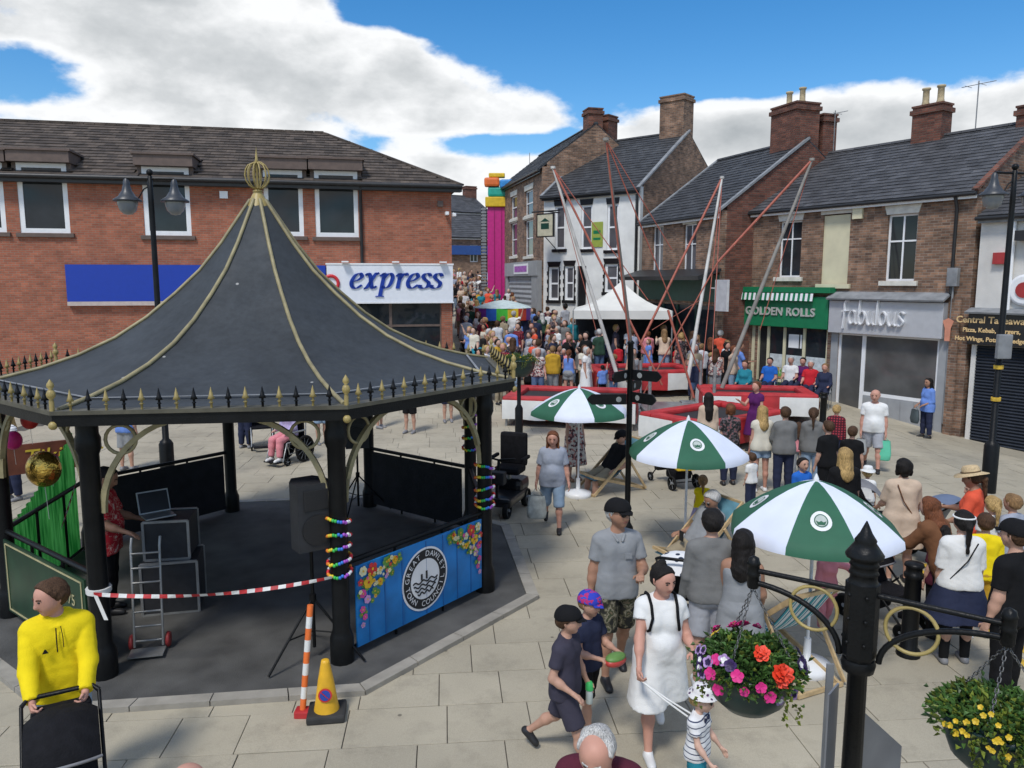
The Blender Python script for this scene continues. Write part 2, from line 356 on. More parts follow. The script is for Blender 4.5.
def slabs():
    th = R(5.0); c, s = math.cos(th), math.sin(th); rr = random.Random(4)
    cand = []
    row = 0; v = -4.0
    while v < 30:
        u = -20+rr.random(); d = .6
        while u < 22:
            w = rr.choice((.6, .75, .75, .9)); cx, cy = u+w/2, v+d/2
            x, y = c*cx-s*cy, s*cx+c*cy
            u += w
            if not (2.6 < y < 26.5 and -13.2 < x < 13.6): continue
            if abs(x) > .72*y+1.2: continue
            if all(in_oct(x+dx, y+dy, 3.45) for dx, dy in ((-.4, 0), (.4, 0), (0, .3), (0, -.3))): continue
            cand.append((y, x, w, d))
        v += d; row += 1
    cand.sort()
    g = .004; protos = {}
    far = MB(); cnt = 0
    for (y, x, w, d) in cand:
        dz = rr.uniform(-.003, .003)
        if cnt < 300 and y < 19 and x < 8:
            if w not in protos:
                bm = MB().bbox(-w/2+g, w/2-g, -d/2+g, d/2-g, -.05, 0, .006); protos[w] = bm.mesh('paving_slab', M_SLAB)
            o = put('paving_slab', protos[w], PAVING, (x, y, dz+.002), (rr.uniform(-.003, .003), rr.uniform(-.003, .003), th)); cnt += 1
        else:
            vs_ = []
            for (px, py) in ((-w/2+g, -d/2+g), (w/2-g, -d/2+g), (w/2-g, d/2-g), (-w/2+g, d/2-g)):
                X = x+c*px-s*py; Y = y+s*px+c*py; vs_.append((X, Y, gz(X, Y)+dz))
            vs_ += [(p[0], p[1], p[2]-.03) for p in vs_]
            far.add(vs_, [(0, 1, 2, 3), (0, 4, 5, 1), (1, 5, 6, 2), (2, 6, 7, 3), (3, 7, 4, 0)])
    tag(far.build('paving_slabs', M_SLABI, PAVING, fix=False), kind='stuff')
slabs()
M_YELLOW = mat('yellow_paint', (.62, .40, .04), .7, .35, 14)
def yellow_lines():
    a = G(930, 580); b = G(1032, 672); d = (b-a).normalized(); n = Vector((-d.y, d.x, 0))
    for k, off in enumerate((0, .17)):
        mb = MB(); steps = 24; L_ = 5.5; vs_ = []
        for i in range(steps+1):
            p = a+d*(-.6+L_*i/steps)+n*off
            for sgn in (-1, 1): q = p+n*sgn*.045; vs_.append((q.x, q.y, gz(q.x, q.y)+.009))
        mb.add(vs_, [(2*i, 2*i+1, 2*i+3, 2*i+2) for i in range(steps)])
        tag(mb.build('road_marking', M_YELLOW), kind='structure')
yellow_lines()

# ================================================================== buildings
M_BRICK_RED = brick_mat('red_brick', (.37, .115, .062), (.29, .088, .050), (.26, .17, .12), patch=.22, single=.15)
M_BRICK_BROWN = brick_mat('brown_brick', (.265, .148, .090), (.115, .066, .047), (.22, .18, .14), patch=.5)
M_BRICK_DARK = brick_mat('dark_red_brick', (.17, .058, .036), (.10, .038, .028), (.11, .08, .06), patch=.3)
M_TILE = mat('roof_tile', (.075, .058, .046), .85, .35, 3, .4, 40, island=.38)
M_SLATE = mat('roof_slate', (.062, .063, .068), .6, .3, 2, .3, 50, island=.25)
M_SLATE_D = mat('dark_slate', (.042, .044, .048), .6, .3, 2, .3, 50, island=.25)
M_WHITE = mat('white_upvc', (.78, .79, .80), .35, .04)
M_STONE = mat('painted_stone', (.62, .60, .53), .8, .12, 5, .2)
M_CREAM = mat('cream_paint', (.62, .58, .40), .7, .10, 2)
M_RENDER = mat('white_render', (.62, .60, .56), .85, .12, 1.5, .25, 30)
M_WHITEWALL = mat('white_painted_brick', (.72, .72, .69), .8, .10, 2, .3, 22)
M_BLACK = mat('black_gloss', (.012, .012, .014), .3, .2)
M_BLACKM = mat('black_matt', (.015, .015, .017), .7, .3)
M_GUTTER = mat('black_gutter', (.02, .021, .023), .45, .2)
M_GLASS = glass_mat('window_glass'); M_GLASS2 = glass_mat('window_glass_curtain', (.10, .10, .11))
M_BROWNBOX = mat('brown_cladding', (.12, .085, .07), .6, .15)
M_LEAD = mat('lead_grey', (.22, .23, .24), .6, .25, 4)
M_DARKROOM = mat('dark_interior', (.02, .019, .018), .9, .3)
M_GREY = mat('grey_paint', (.30, .31, .32), .6, .1, 3)
M_GREEN = mat('green_fascia', (.006, .17, .068), .45, .08)
M_DGREEN = mat('dark_green_paint', (.008, .05, .032), .5, .15)
M_SILVER = mat('silver_sign', (.50, .51, .53), .42, .05, metal=.25)
M_POT = mat('chimney_pot', (.44, .36, .22), .85, .25, 9)

def house_root(name, label, A, B, cat='house'):
    return thing(name, label, cat, (A[0], A[1], 0), math.atan2(B[1]-A[1], B[0]-A[0])), math.hypot(B[0]-A[0], B[1]-A[1])
def wp(root, px, py, yoff=0.0):
    """pixel -> (x, z) on the local plane y = yoff of a building front"""
    a = root.rotation_euler.z; d = ray(px, py); ux, uy = math.cos(a), math.sin(a); vx, vy = -uy, ux
    ox, oy = root.location.x, root.location.y
    t = ((ox+vx*yoff)*vx+(oy+vy*yoff)*vy)/(d.x*vx+d.y*vy)
    p = d*t; return ((p.x-ox)*ux+(p.y-oy)*uy, EYE+p.z)
def wr(root, x0, y0, x1, y1, yoff=0.0):
    """pixel rectangle on the front -> x0, x1, z0, z1 (through the middle of its edges)"""
    cx, cy = (x0+x1)/2, (y0+y1)/2
    a = wp(root, x0, cy, yoff)[0]; b = wp(root, x1, cy, yoff)[0]; return a, b, wp(root, cx, y1, yoff)[1], wp(root, cx, y0, yoff)[1]
def wall_front(parent, W, z0, z1, ops, m, th=.22, name='front_wall', x0=0.0):
    """wall with real openings: ops = list of (x0, x1, z0, z1)"""
    xs = sorted(set([x0, W]+[min(max(v, x0), W) for o in ops for v in o[:2]])); zs = sorted(set([z0, z1]+[min(max(v, z0), z1) for o in ops for v in o[2:4]]))
    mb = MB()
    for i in range(len(xs)-1):
        j = 0
        while j < len(zs)-1:
            cx = (xs[i]+xs[i+1])/2
            hole = lambda k: any(o[0] < cx < o[1] and o[2] < (zs[k]+zs[k+1])/2 < o[3] for o in ops)
            if hole(j): j += 1; continue
            k = j
            while k+1 < len(zs)-1 and not hole(k+1): k += 1
            mb.box(xs[i], xs[i+1], 0, th, zs[j], zs[k+1]); j = k+1
    return mb.build(name, m, parent)
def window(parent, r, cols=2, rows=2, m=None, inset=.09, fw=.06, glass=None, sill=None, lintel=None, row_pos=None, lin_h=.22, lin_over=.1, name='window'):
    x0, x1, z0, z1 = r; m = m or M_WHITE; glass = glass or M_GLASS
    f = MB(); y0, y1 = inset, inset+.07
    f.box(x0, x0+fw, y0, y1, z0, z1).box(x1-fw, x1, y0, y1, z0, z1).box(x0+fw, x1-fw, y0, y1, z0, z0+fw).box(x0+fw, x1-fw, y0, y1, z1-fw, z1)
    zr = [z0+fw]+([z0+(z1-z0)*p for p in row_pos] if row_pos else [z0+(z1-z0)*k/rows for k in range(1, rows)])+[z1-fw]
    xr = [x0+fw]+[x0+(x1-x0)*k/cols for k in range(1, cols)]+[x1-fw]
    for z in zr[1:-1]: f.box(x0+fw, x1-fw, y0+.003, y1-.003, z-fw*.4, z+fw*.4)
    for x in xr[1:-1]: f.box(x-fw*.4, x+fw*.4, y0+.005, y1-.005, z0+fw, z1-fw)
    w = f.build(name, m, parent)
    for i in range(len(xr)-1):
        for j in range(len(zr)-1): MB().box(xr[i], xr[i+1], y0+.03, y0+.04, zr[j], zr[j+1]).build('pane', glass, w)
    if sill: MB().bbox(x0-.12, x1+.12, -.09, inset, z0-.14, z0-.003, .012).build('sill', sill, w)
    if lintel: MB().prism([(x0-.02, -.025, z1+.003), (x1+.02, -.025, z1+.003), (x1+lin_over, -.025, z1+lin_h), (x0-lin_over, -.025, z1+lin_h)], (0, .1, 0)).build('lintel', lintel, w)
    return w
def tiles(parent, o, u, s, L_, S, tw, te, m, keep=None, name='roof_tiles', th=.018):
    """courses of overlapping tiles on a slope: o = eave corner, u = unit vector along the eave, s = unit vector up the slope"""
    o = Vector(o); u = Vector(u).normalized(); s = Vector(s).normalized(); n = u.cross(s).normalized(); mb = MB(); rr = random.Random(5)
    nr = int(S/te)+1
    for j in range(nr):
        off = (j % 2)*tw/2; i = -1
        while True:
            a = i*tw+off; i += 1
            if a > L_: break
            a0 = max(a, 0); a1 = min(a+tw, L_)
            if a1-a0 < .02: continue
            b0 = j*te-.02; b1 = min(j*te+te*1.25, S+.05)
            if keep and not keep((a0+a1)/2, (b0+b1)/2): continue
            l0 = th*2.2+rr.uniform(-.004, .006); g = .003
            p = [o+u*(a0+g)+s*b0+n*(l0), o+u*(a1-g)+s*b0+n*(l0+rr.uniform(-.003, .003)), o+u*(a1-g)+s*b1+n*th*.7, o+u*(a0+g)+s*b1+n*th*.7]
            q = [o+u*(a0+g)+s*b0+n*(l0-th*1.2), o+u*(a1-g)+s*b0+n*(l0-th*1.2)]
            mb.add(p+q, [(0, 1, 2, 3), (4, 5, 1, 0), (4, 0, 3), (5, 2, 1)])
    return tag(mb.build(name, m, parent, fix=False), kind='stuff')
def chimney(parent, c, w, d, z0, z1, m, pots=2, band=True, name='chimney', pot_h=.5):
    x, y = c; mb = MB().box(x-w/2, x+w/2, y-d/2, y+d/2, z0, z1)
    if band: mb.box(x-w/2-.06, x+w/2+.06, y-d/2-.06, y+d/2+.06, z1-.22, z1-.08).box(x-w/2-.03, x+w/2+.03, y-d/2-.03, y+d/2+.03, z1+.001, z1+.06)
    ch = mb.build(name, m, parent)
    for k in range(pots):
        px = x+(k-(pots-1)/2)*w*.5
        MB().lathe([(.11, z1+.05), (.125, z1+.1), (.10, z1+.2), (.095, z1+pot_h-.08), (.13, z1+pot_h-.05), (.13, z1+pot_h), (.09, z1+pot_h)], 12, (px, y, 0)).build('chimney_pot', M_POT, ch)
    return ch
def gable_house(root, W, depth, z0, eave, ridge, wall_m, roof_m, ops, tw=.30, te=.24, verge=None, right_m=None, over=.25, gutter=True, fascia=M_WHITE):
    wall_front(root, W, z0, eave, ops, wall_m)
    hy = depth/2; poly = lambda x: [(x, .22, z0), (x, depth, z0), (x, depth, eave), (x, hy, ridge), (x, .22, eave+(ridge-eave)*.22/hy)]
    MB().prism(poly(0), (.22, 0, 0)).build('gable_wall', wall_m, root)
    MB().prism(poly(W-.22), (.22, 0, 0)).build('gable_wall', right_m or wall_m, root)
    MB().box(.22, W-.22, depth-.22, depth-.003, z0, eave-.003).build('back_wall', wall_m, root)
    sl = Vector((0, hy, ridge-eave)); S = sl.length; s = sl.normalized(); e0 = Vector((0, 0, eave))-s*over
    deck = MB(); t = Vector((0, -s.z, s.y))*.02
    for sg in (1, -1):
        f = lambda x, q: Vector((x, q.y if sg > 0 else depth-q.y, q.z+.03))
        a = e0; b = Vector((0, hy, ridge))
        deck.add([f(0, a), f(W, a), f(W, b), f(0, b)]+[f(0, a)-Vector((0, 0, .06)), f(W, a)-Vector((0, 0, .06)), f(W, b)-Vector((0, 0, .06)), f(0, b)-Vector((0, 0, .06))],
                 [(0, 1, 2, 3), (4, 7, 6, 5), (0, 4, 5, 1), (1, 5, 6, 2), (2, 6, 7, 3), (3, 7, 4, 0)])
    rf = deck.build('roof', roof_m, root)
    tiles(rf, e0+Vector((0, 0, .03)), (1, 0, 0), s, W, S+over, tw, te, roof_m)
    rid = MB(); nn = int(W/.45)
    for k in range(nn):
        xa, xb = W*k/nn, W*(k+1)/nn-.012
        rid.prism([(xa, hy-.13, ridge+.02), (xa, hy-.07, ridge+.10), (xa, hy+.07, ridge+.10), (xa, hy+.13, ridge+.02)], (xb-xa, 0, 0))
    rid.build('ridge_tiles', roof_m, rf)
    for x in (0, W):
        if verge: MB().beam(e0+Vector((x, 0, .07)), Vector((x, hy, ridge+.07)), .16, .07).build('verge', verge, rf)
    if gutter:
        MB().box(-.02, W+.02, e0.y+.06, e0.y+.09, e0.z-.14, e0.z+.02).build('fascia_board', fascia, root)
        MB().tube([(-.05, e0.y-.01, e0.z-.02), (W+.05, e0.y-.01, e0.z-.02)], .055, 8).build('gutter', M_GUTTER, root)
    return rf
def cambox(parent, x, y, z, name='security_camera'):
    MB().bbox(x-.06, x+.06, y-.3, y, z-.06, z+.06, .02).tube([(x, y-.02, z), (x, y+.1, z+.1)], .02, 6).build(name, M_WHITE, parent)

# ---------------------------------------------------------------- red brick supermarket building, left
def supermarket():
    Bc = Vector((-2.2, 28.5)); th = R(12.1); L_ = 21.0; A = Bc-L_*Vector((math.cos(th), math.sin(th)))
    r = thing('shop_building', 'long two-storey red brick shop building with tiled hipped roof behind the bandstand', 'building', (A.x, A.y, 0), th)
    EV, RG, HY = 7.50, 9.80, 4.5
    wins = [wr(r, -44, 162, 4, 232), wr(r, 18, 163, 68, 233), wr(r, 143, 167, 190, 235.5), wr(r, 264, 170, 303, 236), wr(r, 315, 171, 358, 237)]
    shop = (13.2, L_-.4, -.2, 3.25)
    wall_front(r, L_, -.6, EV-.03, [(w[0], w[1], w[2], EV+.3) for w in wins]+[shop], M_BRICK_RED, .3)
    MB().box(L_-.3, L_, .3, 9, -.6, EV).build('side_wall', M_BRICK_RED, r)
    MB().box(0, .3, .3, 9, -.6, EV).build('side_wall', M_BRICK_RED, r); MB().box(.3, L_-.3, 8.7, 8.997, -.6, EV-.003).build('back_wall', M_BRICK_RED, r)
    # ground-floor glazing under the signs
    mb = MB(); x = shop[0]; n = 4; w = (shop[1]-shop[0])/n
    sf = MB(); 
    for k in range(n+1): sf.box(shop[0]+w*k-.05, shop[0]+w*k+.05, .1, .2, .25, 3.2)
    sf.box(shop[0], shop[1], .11, .19, .2, .32).box(shop[0], shop[1], .11, .19, 2.3, 2.38)
    s = sf.build('shopfront', M_BROWNBOX, r)
    for k in range(n): MB().box(shop[0]+w*k+.05, shop[0]+w*(k+1)-.05, .14, .15, .32, 3.2).build('pane', M_GLASS, s)
    MB().box(shop[0], shop[1], .1, .25, -.5, .2).build('stall_riser', M_BRICK_RED, r)
    # wall dormers
    for w_ in wins:
        x0, x1, z0, z1 = w_
        window(r, w_, 1, 2, M_WHITE, .02, .15, M_GLASS, row_pos=[.77], sill=M_BROWNBOX)
        wnd = MB().box(x0+.14, x1-.14, .0, .03, z0+.14, z0+(z1-z0)*.72); wnd = None
        MB().box(x0-.18, x1+.18, -.25, 1.6, z1+.01, z1+.36).box(x0-.24, x1+.24, -.31, 1.6, z1+.363, z1+.43).build('dormer_head', [M_BROWNBOX], r)
        MB().box(x0-.14, x0-.003, .05, 1.5, EV-.1, z1+.01).build('dormer_cheek', M_BROWNBOX, r); MB().box(x1+.003, x1+.14, .05, 1.5, EV-.1, z1+.01).build('dormer_cheek', M_BROWNBOX, r)
    # hipped roof: deck, tile courses, hip and ridge tiles
    OV = .35; k = (RG-EV)/HY; e = lambda x, y: EV+k*min(y, 9-y, L_-x)
    a = [Vector((-.3, -OV, EV-k*OV)), Vector((L_+OV, -OV, EV-k*OV)), Vector((L_-HY, HY, RG)), Vector((-.3, HY, RG)), Vector((L_+OV, 9+OV, EV-k*OV)), Vector((-.3, 9+OV, EV-k*OV))]
    rf = MB().add(a, [(0, 1, 2, 3), (1, 4, 2), (4, 5, 3, 2)]).build('roof', M_TILE, r)
    sv = Vector((0, HY, RG-EV)); s = sv.normalized(); S = math.hypot(HY+OV, k*(HY+OV))
    cosr = s.y
    def keep(u, v):
        x = u-.3; y = -OV+v*cosr
        if x > L_-max(y, -OV)-.05: return False
        for w_ in wins:
            if w_[0]-.16 < x < w_[1]+.16 and EV+k*y < w_[3]+.40: return False
        return True
    tiles(rf, a[0]+Vector((0, 0, .02)), (1, 0, 0), s, L_+OV+.3, S, .33, .30, M_TILE, keep, th=.024)
    hip = MB(); p, q = a[1]+Vector((0, 0, .05)), a[2]+Vector((0, 0, .05)); nn = 20
    for i in range(nn): hip.beam(p.lerp(q, i/nn), p.lerp(q, (i+.96)/nn), .22, .07)
    p, q = a[3]+Vector((0, 0, .05)), a[2]+Vector((0, 0, .05)); nn = 44
    for i in range(nn): hip.beam(p.lerp(q, i/nn), p.lerp(q, (i+.96)/nn), .24, .09)
    hip.build('ridge_tiles', M_TILE, rf)
    MB().tube([(-.3, -OV-.05, EV-k*OV-.02), (L_+OV, -OV-.05, EV-k*OV-.02)], .075, 8).box(-.3, L_+OV, -OV+.02, -OV+.06, EV-k*OV-.2, EV-k*OV-.02).build('gutter', M_GUTTER, r)
    MB().box(-.3, L_+OV-.02, -OV+.061, .0, EV-k*OV-.19, EV-k*OV-.16).build('soffit', M_GUTTER, r)
    dx = wp(r, 361, 220)[0]; MB().tube([(dx, -OV, EV-.25), (dx, -.08, EV-.6), (dx, -.08, 4.5)], .055, 8).build('downpipe', M_GUTTER, r)
    # signs
    MBLUE = mat('blue_sign', (.004, .040, .36), .35, .04); MWS = mat('white_sign', (.74, .77, .82), .35, .04); MLET = mat('blue_lettering', (.006, .045, .36), .4, .05); MRED = mat('red_lettering', (.55, .02, .03), .4, .05)
    x0, x1, z0, z1 = wr(r, 66, 265, 326, 301, -.15)
    bs = MB().box(x0, x1, -.15, -.003, z0, z1).build('blue_sign', MBLUE, r); MB().box(x0, x1, -.17, -.003, z0-.14, z0-.003).build('trim', mat('sign_trim', (.5, .42, .38), .5), bs)
    y0, y1, q0, q1 = wr(r, 327, 265, 453, 302, -.17)
    ws = MB().box(y0, y1, -.17, -.003, q0, q1).build('white_sign', MWS, r)
    fr = MB().box(y0-.03, y1+.03, -.19, -.003, q1+.003, q1+.06).box(y0-.03, y1+.03, -.19, -.003, q0-.05, q0-.003).build('frame', M_WHITE, ws)
    for px in (345, 395, 442):
        lx = wp(r, px, 262)[0]; MB().box(lx-.12, lx+.12, -.42, -.17, q1+.08, q1+.13).build('sign_light', M_WHITE, ws)
    X = 1.0
    e_ = lambda o: [[(o+.02, .42), (o+.30, .55), (o+.46, .78), (o+.36, .98), (o+.16, .86), (o+.03, .45), (o+.09, .12), (o+.28, .02), (o+.50, .22)]]
    x_ = lambda o: [[(o+.03, .86), (o+.14, .97), (o+.24, .80), (o+.34, .20), (o+.44, .02), (o+.58, .14)], [(o+.58, .93), (o+.47, .95), (o+.16, .08), (o+.04, .03)]]
    p_ = lambda o: [[(o-.02, .80), (o+.13, .97), (o+.15, .90), (o+.12, .30), (o+.09, -.52)], [(o-.10, -.52), (o+.26, -.52)], [(o+.13, .62), (o+.30, .93), (o+.46, .95), (o+.55, .70), (o+.46, .20), (o+.28, .03), (o+.12, .14)]]
    r_ = lambda o: [[(o-.02, .80), (o+.13, .97), (o+.14, .80), (o+.11, .0)], [(o+.13, .55), (o+.26, .88), (o+.40, .98), (o+.46, .85)]]
    s_ = lambda o: [[(o+.44, .80), (o+.36, .96), (o+.18, .96), (o+.10, .76), (o+.24, .55), (o+.40, .36), (o+.36, .10), (o+.18, .01), (o+.02, .08), (o+.02, .22)]]
    st = e_(0)+x_(.60)+p_(1.32)+r_(2.06)+e_(2.58)+s_(3.18)+s_(3.72)
    lx, lz = wp(r, 350, 289, -.18); rx, _ = wp(r, 442, 289, -.18); sc = (rx-lx)/4.25
    nib(st, .17, R(12), .03/sc, sc, .12).build('lettering', MLET, ws, (lx, -.172, lz+.02)).scale = (1, 1, .70)
    lx, lz = wp(r, 332, 277, -.18)
    MB().tube(arc((lx-.05, -.185, lz-.22), .26, 0, 2*math.pi, 24)[:-1], .065, 6, closed=True).build('red_ring', MRED, ws)
    ex, ez = wp(r, 224, 195); MB().box(ex-.13, ex+.13, -.1, -.003, ez-.12, ez+.12).build('alarm_box', M_WHITE, r)
    cx, cz = wp(r, 449, 214); cambox(r, cx-.1, -.02, cz); cambox(r, cx+.15, -.1, cz-.05)
    ex, ez = wp(r, 440, 204); MB().box(ex-.1, ex+.1, -.12, -.003, ez-.1, ez+.1).build('lamp_box', M_BROWNBOX, r)
supermarket()

# ---------------------------------------------------------------- brown brick terrace with the roll shop and the grey shop, right
def terrace():
    r, W = house_root('terrace_house', 'brown brick terrace building with slate roof over the green and silver shopfronts', (8.2, 27.3), (12.35, 20.86), 'building')
    EV, RG, DP = 6.40, 8.45, 6.6
    w1 = wr(r, 779, 221, 801, 277); wc = wr(r, 822, 214, 849, 284); w2 = wr(r, 886, 214, 916, 281)
    xs = wp(r, 833, 315)[0]; xe = wp(r, 945, 330)[0]
    gr = (wp(r, 757, 350)[0], xs-.15, -1.0, 2.6); dr = (.35, gr[0]-.1, -1.0, 2.75); fb = (xs+.25, xe-.1, -1.0, 2.35)
    gable_house(r, W, DP, -1.4, EV, RG, M_BRICK_BROWN, M_SLATE, [w1, wc, w2, gr, fb, dr], .30, .22, verge=M_BRICK_DARK)
    window(r, w1, 2, 2, M_WHITE, .10, .05, M_GLASS, M_STONE, M_STONE, [.68], .30); window(r, w2, 2, 2, M_WHITE, .10, .06, M_GLASS, M_STONE, M_STONE, [.60], .26)
    bw = MB().box(wc[0], wc[1], .06, .16, wc[2], wc[3]-.03).build('blocked_window', M_CREAM, r)
    MB().bbox(wc[0]-.12, wc[1]+.12, -.09, .06, wc[2]-.14, wc[2]-.003).build('sill', M_CREAM, bw); MB().box(wc[0]-.08, wc[1]+.08, -.03, .1, wc[3]+.003, wc[3]+.22).build('lintel', M_STONE, bw)
    for ax in (W-1.9, .9): MB().tube([(ax, DP/2, RG), (ax, DP/2, RG+1.5)], .018, 5).tube([(ax-.5, DP/2, RG+1.4), (ax+.5, DP/2, RG+1.4)], .012, 5).tube([(ax-.3, DP/2-.2, RG+1.38), (ax-.3, DP/2+.2, RG+1.38)], .008, 4).tube([(ax+.1, DP/2-.25, RG+1.38), (ax+.1, DP/2+.25, RG+1.38)], .008, 4).build('aerial', M_LEAD, r)
    dpx = W-.5; MB().tube([(dpx, -.2, EV-.2), (dpx, -.07, EV-.5), (dpx, -.07, 3.6)], .045, 7).build('downpipe', M_GUTTER, r)
    ax, az = wp(r, 859, 213); MB().bbox(ax-.16, ax+.16, -.1, -.003, az-.18, az+.16).build('alarm_box', M_CREAM, r)
    ax, az = wp(r, 955, 276); MB().bbox(ax-.14, ax+.14, -.16, -.003, az-.28, az+.22).tube([(ax, -.06, az-.28), (ax, -.06, 0)], .03).build('lamp_box', M_LEAD, r)
    cx, _ = wp(r, 930, 146, DP/2); chimney(r, (cx, DP/2), .95, .6, RG-.5, RG+.98, M_BRICK_DARK, 2, pot_h=.62)
    chimney(r, (W-.35, DP/2), .6, .5, RG-.4, RG+.45, M_BRICK_DARK, 0)
    # ---- roll shop
    x0 = wp(r, 741, 300)[0]; x1 = xs-.02
    z_t = wp(r, 790, 287)[1]; z_b = wp(r, 790, 325, -.2)[1]
    aw = MB().box(x0, x1+.1, -.34, -.003, z_t-.18, z_t).build('awning_box', M_GREEN, r)
    n = 34; val = MB()
    for k in range(n):
        a = x0+(x1-x0)*.87*k/n; b = x0+(x1-x0)*.87*(k+1)/n
        val.add([(a, -.36, z_t-.20), (b, -.36, z_t-.20), (b, -.40, z_t-.44), (a, -.40, z_t-.44), (a, -.35, z_t-.20), (b, -.35, z_t-.20), (b, -.39, z_t-.44), (a, -.39, z_t-.44)], [(0, 1, 2, 3), (4, 7, 6, 5), (0, 3, 7, 4), (1, 5, 6, 2), (3, 2, 6, 7), (0, 4, 5, 1)], k % 2)
    val.build('valance', [M_GREEN, M_WHITE], aw)
    sb = MB().bbox(x0+.12, x1, -.24, -.003, z_b-.08, z_t-.30, .02).build('green_sign', M_GREEN, r)
    mx = (x0+x1)/2+.0; lettering('GOLDEN ROLLS', .37, mat('silver_letter', (.5, .5, .47), .4, .1, metal=.2), sb, (mx, -.25, (z_b+z_t)/2-.20), depth=.035, bold=.008, spacing=1.05)
    ge = -.3
    sf = MB()
    xw = [gr[0]+(gr[1]-gr[0])*t for t in (0, .16, .40, .68, 1)]
    for x in xw: sf.box(x-.05, x+.05, .02, .12, ge, 2.58)
    sf.box(gr[0], gr[1], .03, .11, 2.5, 2.58).box(xw[1], gr[1], .03, .11, .55, .65)
    s = sf.build('shopfront', M_CREAM, r)
    for k in range(1, 4): MB().box(xw[k]+.05, xw[k+1]-.05, .06, .07, .65, 2.5).build('pane', M_GLASS, s)
    MP1 = pattern_mat('food_poster', 'cells', [(0, (.10, .30, .06)), (.3, (.5, .5, .45)), (.5, (.40, .30, .12)), (.7, (.16, .38, .09)), (.85, (.45, .12, .07))], 9, .5)
    MP2 = mat('pale_poster', (.55, .60, .62), .5, .2, 8)
    for k in range(1, 4):
        MB().box(xw[k]+.08, xw[k+1]-.08, .05, .058, .68, 1.05).build('poster', MP1, s); MB().box(xw[k]+.08, xw[k+1]-.08, .05, .058, 1.06, 1.5).build('poster', MP2, s)
    MB().box(xw[2]+.15, xw[2]+.55, .05, .058, 1.75, 2.2).box(xw[2]+.6, xw[3]-.1, .05, .058, 1.75, 2.2).build('notice', M_WHITE, s)
    MB().box(gr[0], gr[1], .02, .13, -.9, .55).build('stall_riser', M_DGREEN, r)
    MB().box(xw[0]+.05, xw[1]-.05, .09, .12, ge, 2.5).build('shop_door', M_DARKROOM, r)
    cd_ = MB().box(dr[0], dr[1], .05, .12, -.6, 2.72).build('cream_door', M_CREAM, r)
    for (a, b) in ((.15, 1.0), (1.2, 2.3)): MB().box(dr[0]+.15, dr[1]-.15, .03, .048, a, b).build('door_panel', M_CREAM, cd_)
    # ---- silver shop
    x0 = xs+.02; x1 = xe+.05; z0 = wp(r, 890, 336, -.25)[1]; z1 = wp(r, 890, 301, -.25)[1]
    ss = MB().bbox(x0, x1, -.25, -.003, z0, z1-.02, .015).build('silver_sign', M_SILVER, r)
    MB().prism([(x0-.02, -.40, z1), (x0-.02, -.003, z1+.20), (x0-.02, -.003, z1+.26), (x0-.02, -.42, z1+.05)], (x1-x0+.08, 0, 0)).build('lead_flashing', M_LEAD, ss)
    F = [[(.30, 1.45), (.18, 1.55), (.08, 1.30), (.10, .6), (.06, -.25)], [(-.08, .82), (.32, .86)]]
    a_ = lambda o: [[(o+.40, .75), (o+.22, .88), (o+.05, .60), (o+.06, .2), (o+.22, .05), (o+.40, .25), (o+.42, .80), (o+.44, .2), (o+.54, .05)]]
    b_ = lambda o: [[(o+.06, 1.5), (o+.06, .8), (o+.08, .1)], [(o+.08, .6), (o+.28, .85), (o+.46, .6), (o+.40, .15), (o+.20, .03), (o+.08, .15)]]
    u_ = lambda o: [[(o+.05, .85), (o+.05, .3), (o+.20, .03), (o+.38, .22), (o+.42, .85), (o+.42, .2), (o+.52, .04)]]
    l_ = lambda o: [[(o+.08, 1.5), (o+.08, .7), (o+.12, .05)]]
    o_ = lambda o: [[(o+.25, .88), (o+.07, .65), (o+.08, .22), (o+.25, .04), (o+.44, .25), (o+.44, .65), (o+.25, .88)]]
    s2 = lambda o: [[(o+.40, .78), (o+.22, .88), (o+.08, .70), (o+.24, .48), (o+.38, .28), (o+.24, .05), (o+.04, .10)]]
    st = F+a_(.42)+b_(1.05)+u_(1.62)+l_(2.2)+o_(2.42)+u_(2.98)+s2(3.58)
    lx, lz = wp(r, 843, 324, -.26); rx = wp(r, 903, 330, -.26)[0]; sc = (rx-lx)/3.95
    nib(st, .05, 0.8, .05/sc, sc*1.0, .05).build('lettering', mat('white_letter', (.8, .81, .83), .3, .03), ss, (lx, -.256, lz))
    MB().box(fb[0]-.23, fb[0]-.003, -.05, .12, -1, z0-.003).build('pilaster', M_GREY, r); MB().box(fb[1]+.003, xe+.12, -.05, .12, -1.3, z0-.003).build('pilaster', M_GREY, r)
    dw = fb[0]+.85
    fr = MB().box(fb[0], fb[0]+.08, .02, .1, -.25, z0).box(dw-.06, dw+.06, .02, .1, -.3, z0).box(fb[1]-.08, fb[1], .02, .1, .55, z0).box(fb[0]+.08, dw-.06, .02, .1, -.25, .0).box(dw+.06, fb[1]-.08, .02, .1, .50, .60).box(fb[0]+.08, dw-.06, .02, .1, z0-.07, z0).box(dw+.06, fb[1]-.08, .02, .1, z0-.07, z0)
    s = fr.build('shopfront', M_WHITE, r)
    GL = glass_mat('shop_glass', (.10, .10, .098), .06)
    MB().box(fb[0]+.08, dw-.06, .055, .065, .0, z0-.07).build('pane', GL, s); MB().box(dw+.06, fb[1]-.08, .055, .065, .60, z0-.07).build('pane', GL, s)
    MB().box(dw+.06, fb[1], .02, .12, -1.2, .50).build('stall_riser', M_GREY, r)
    for k in range(5): MB().box(dw+.1+k*.4, dw+.46+k*.4, .004, .018, -.2, .45).build('panel', M_GREY, s)
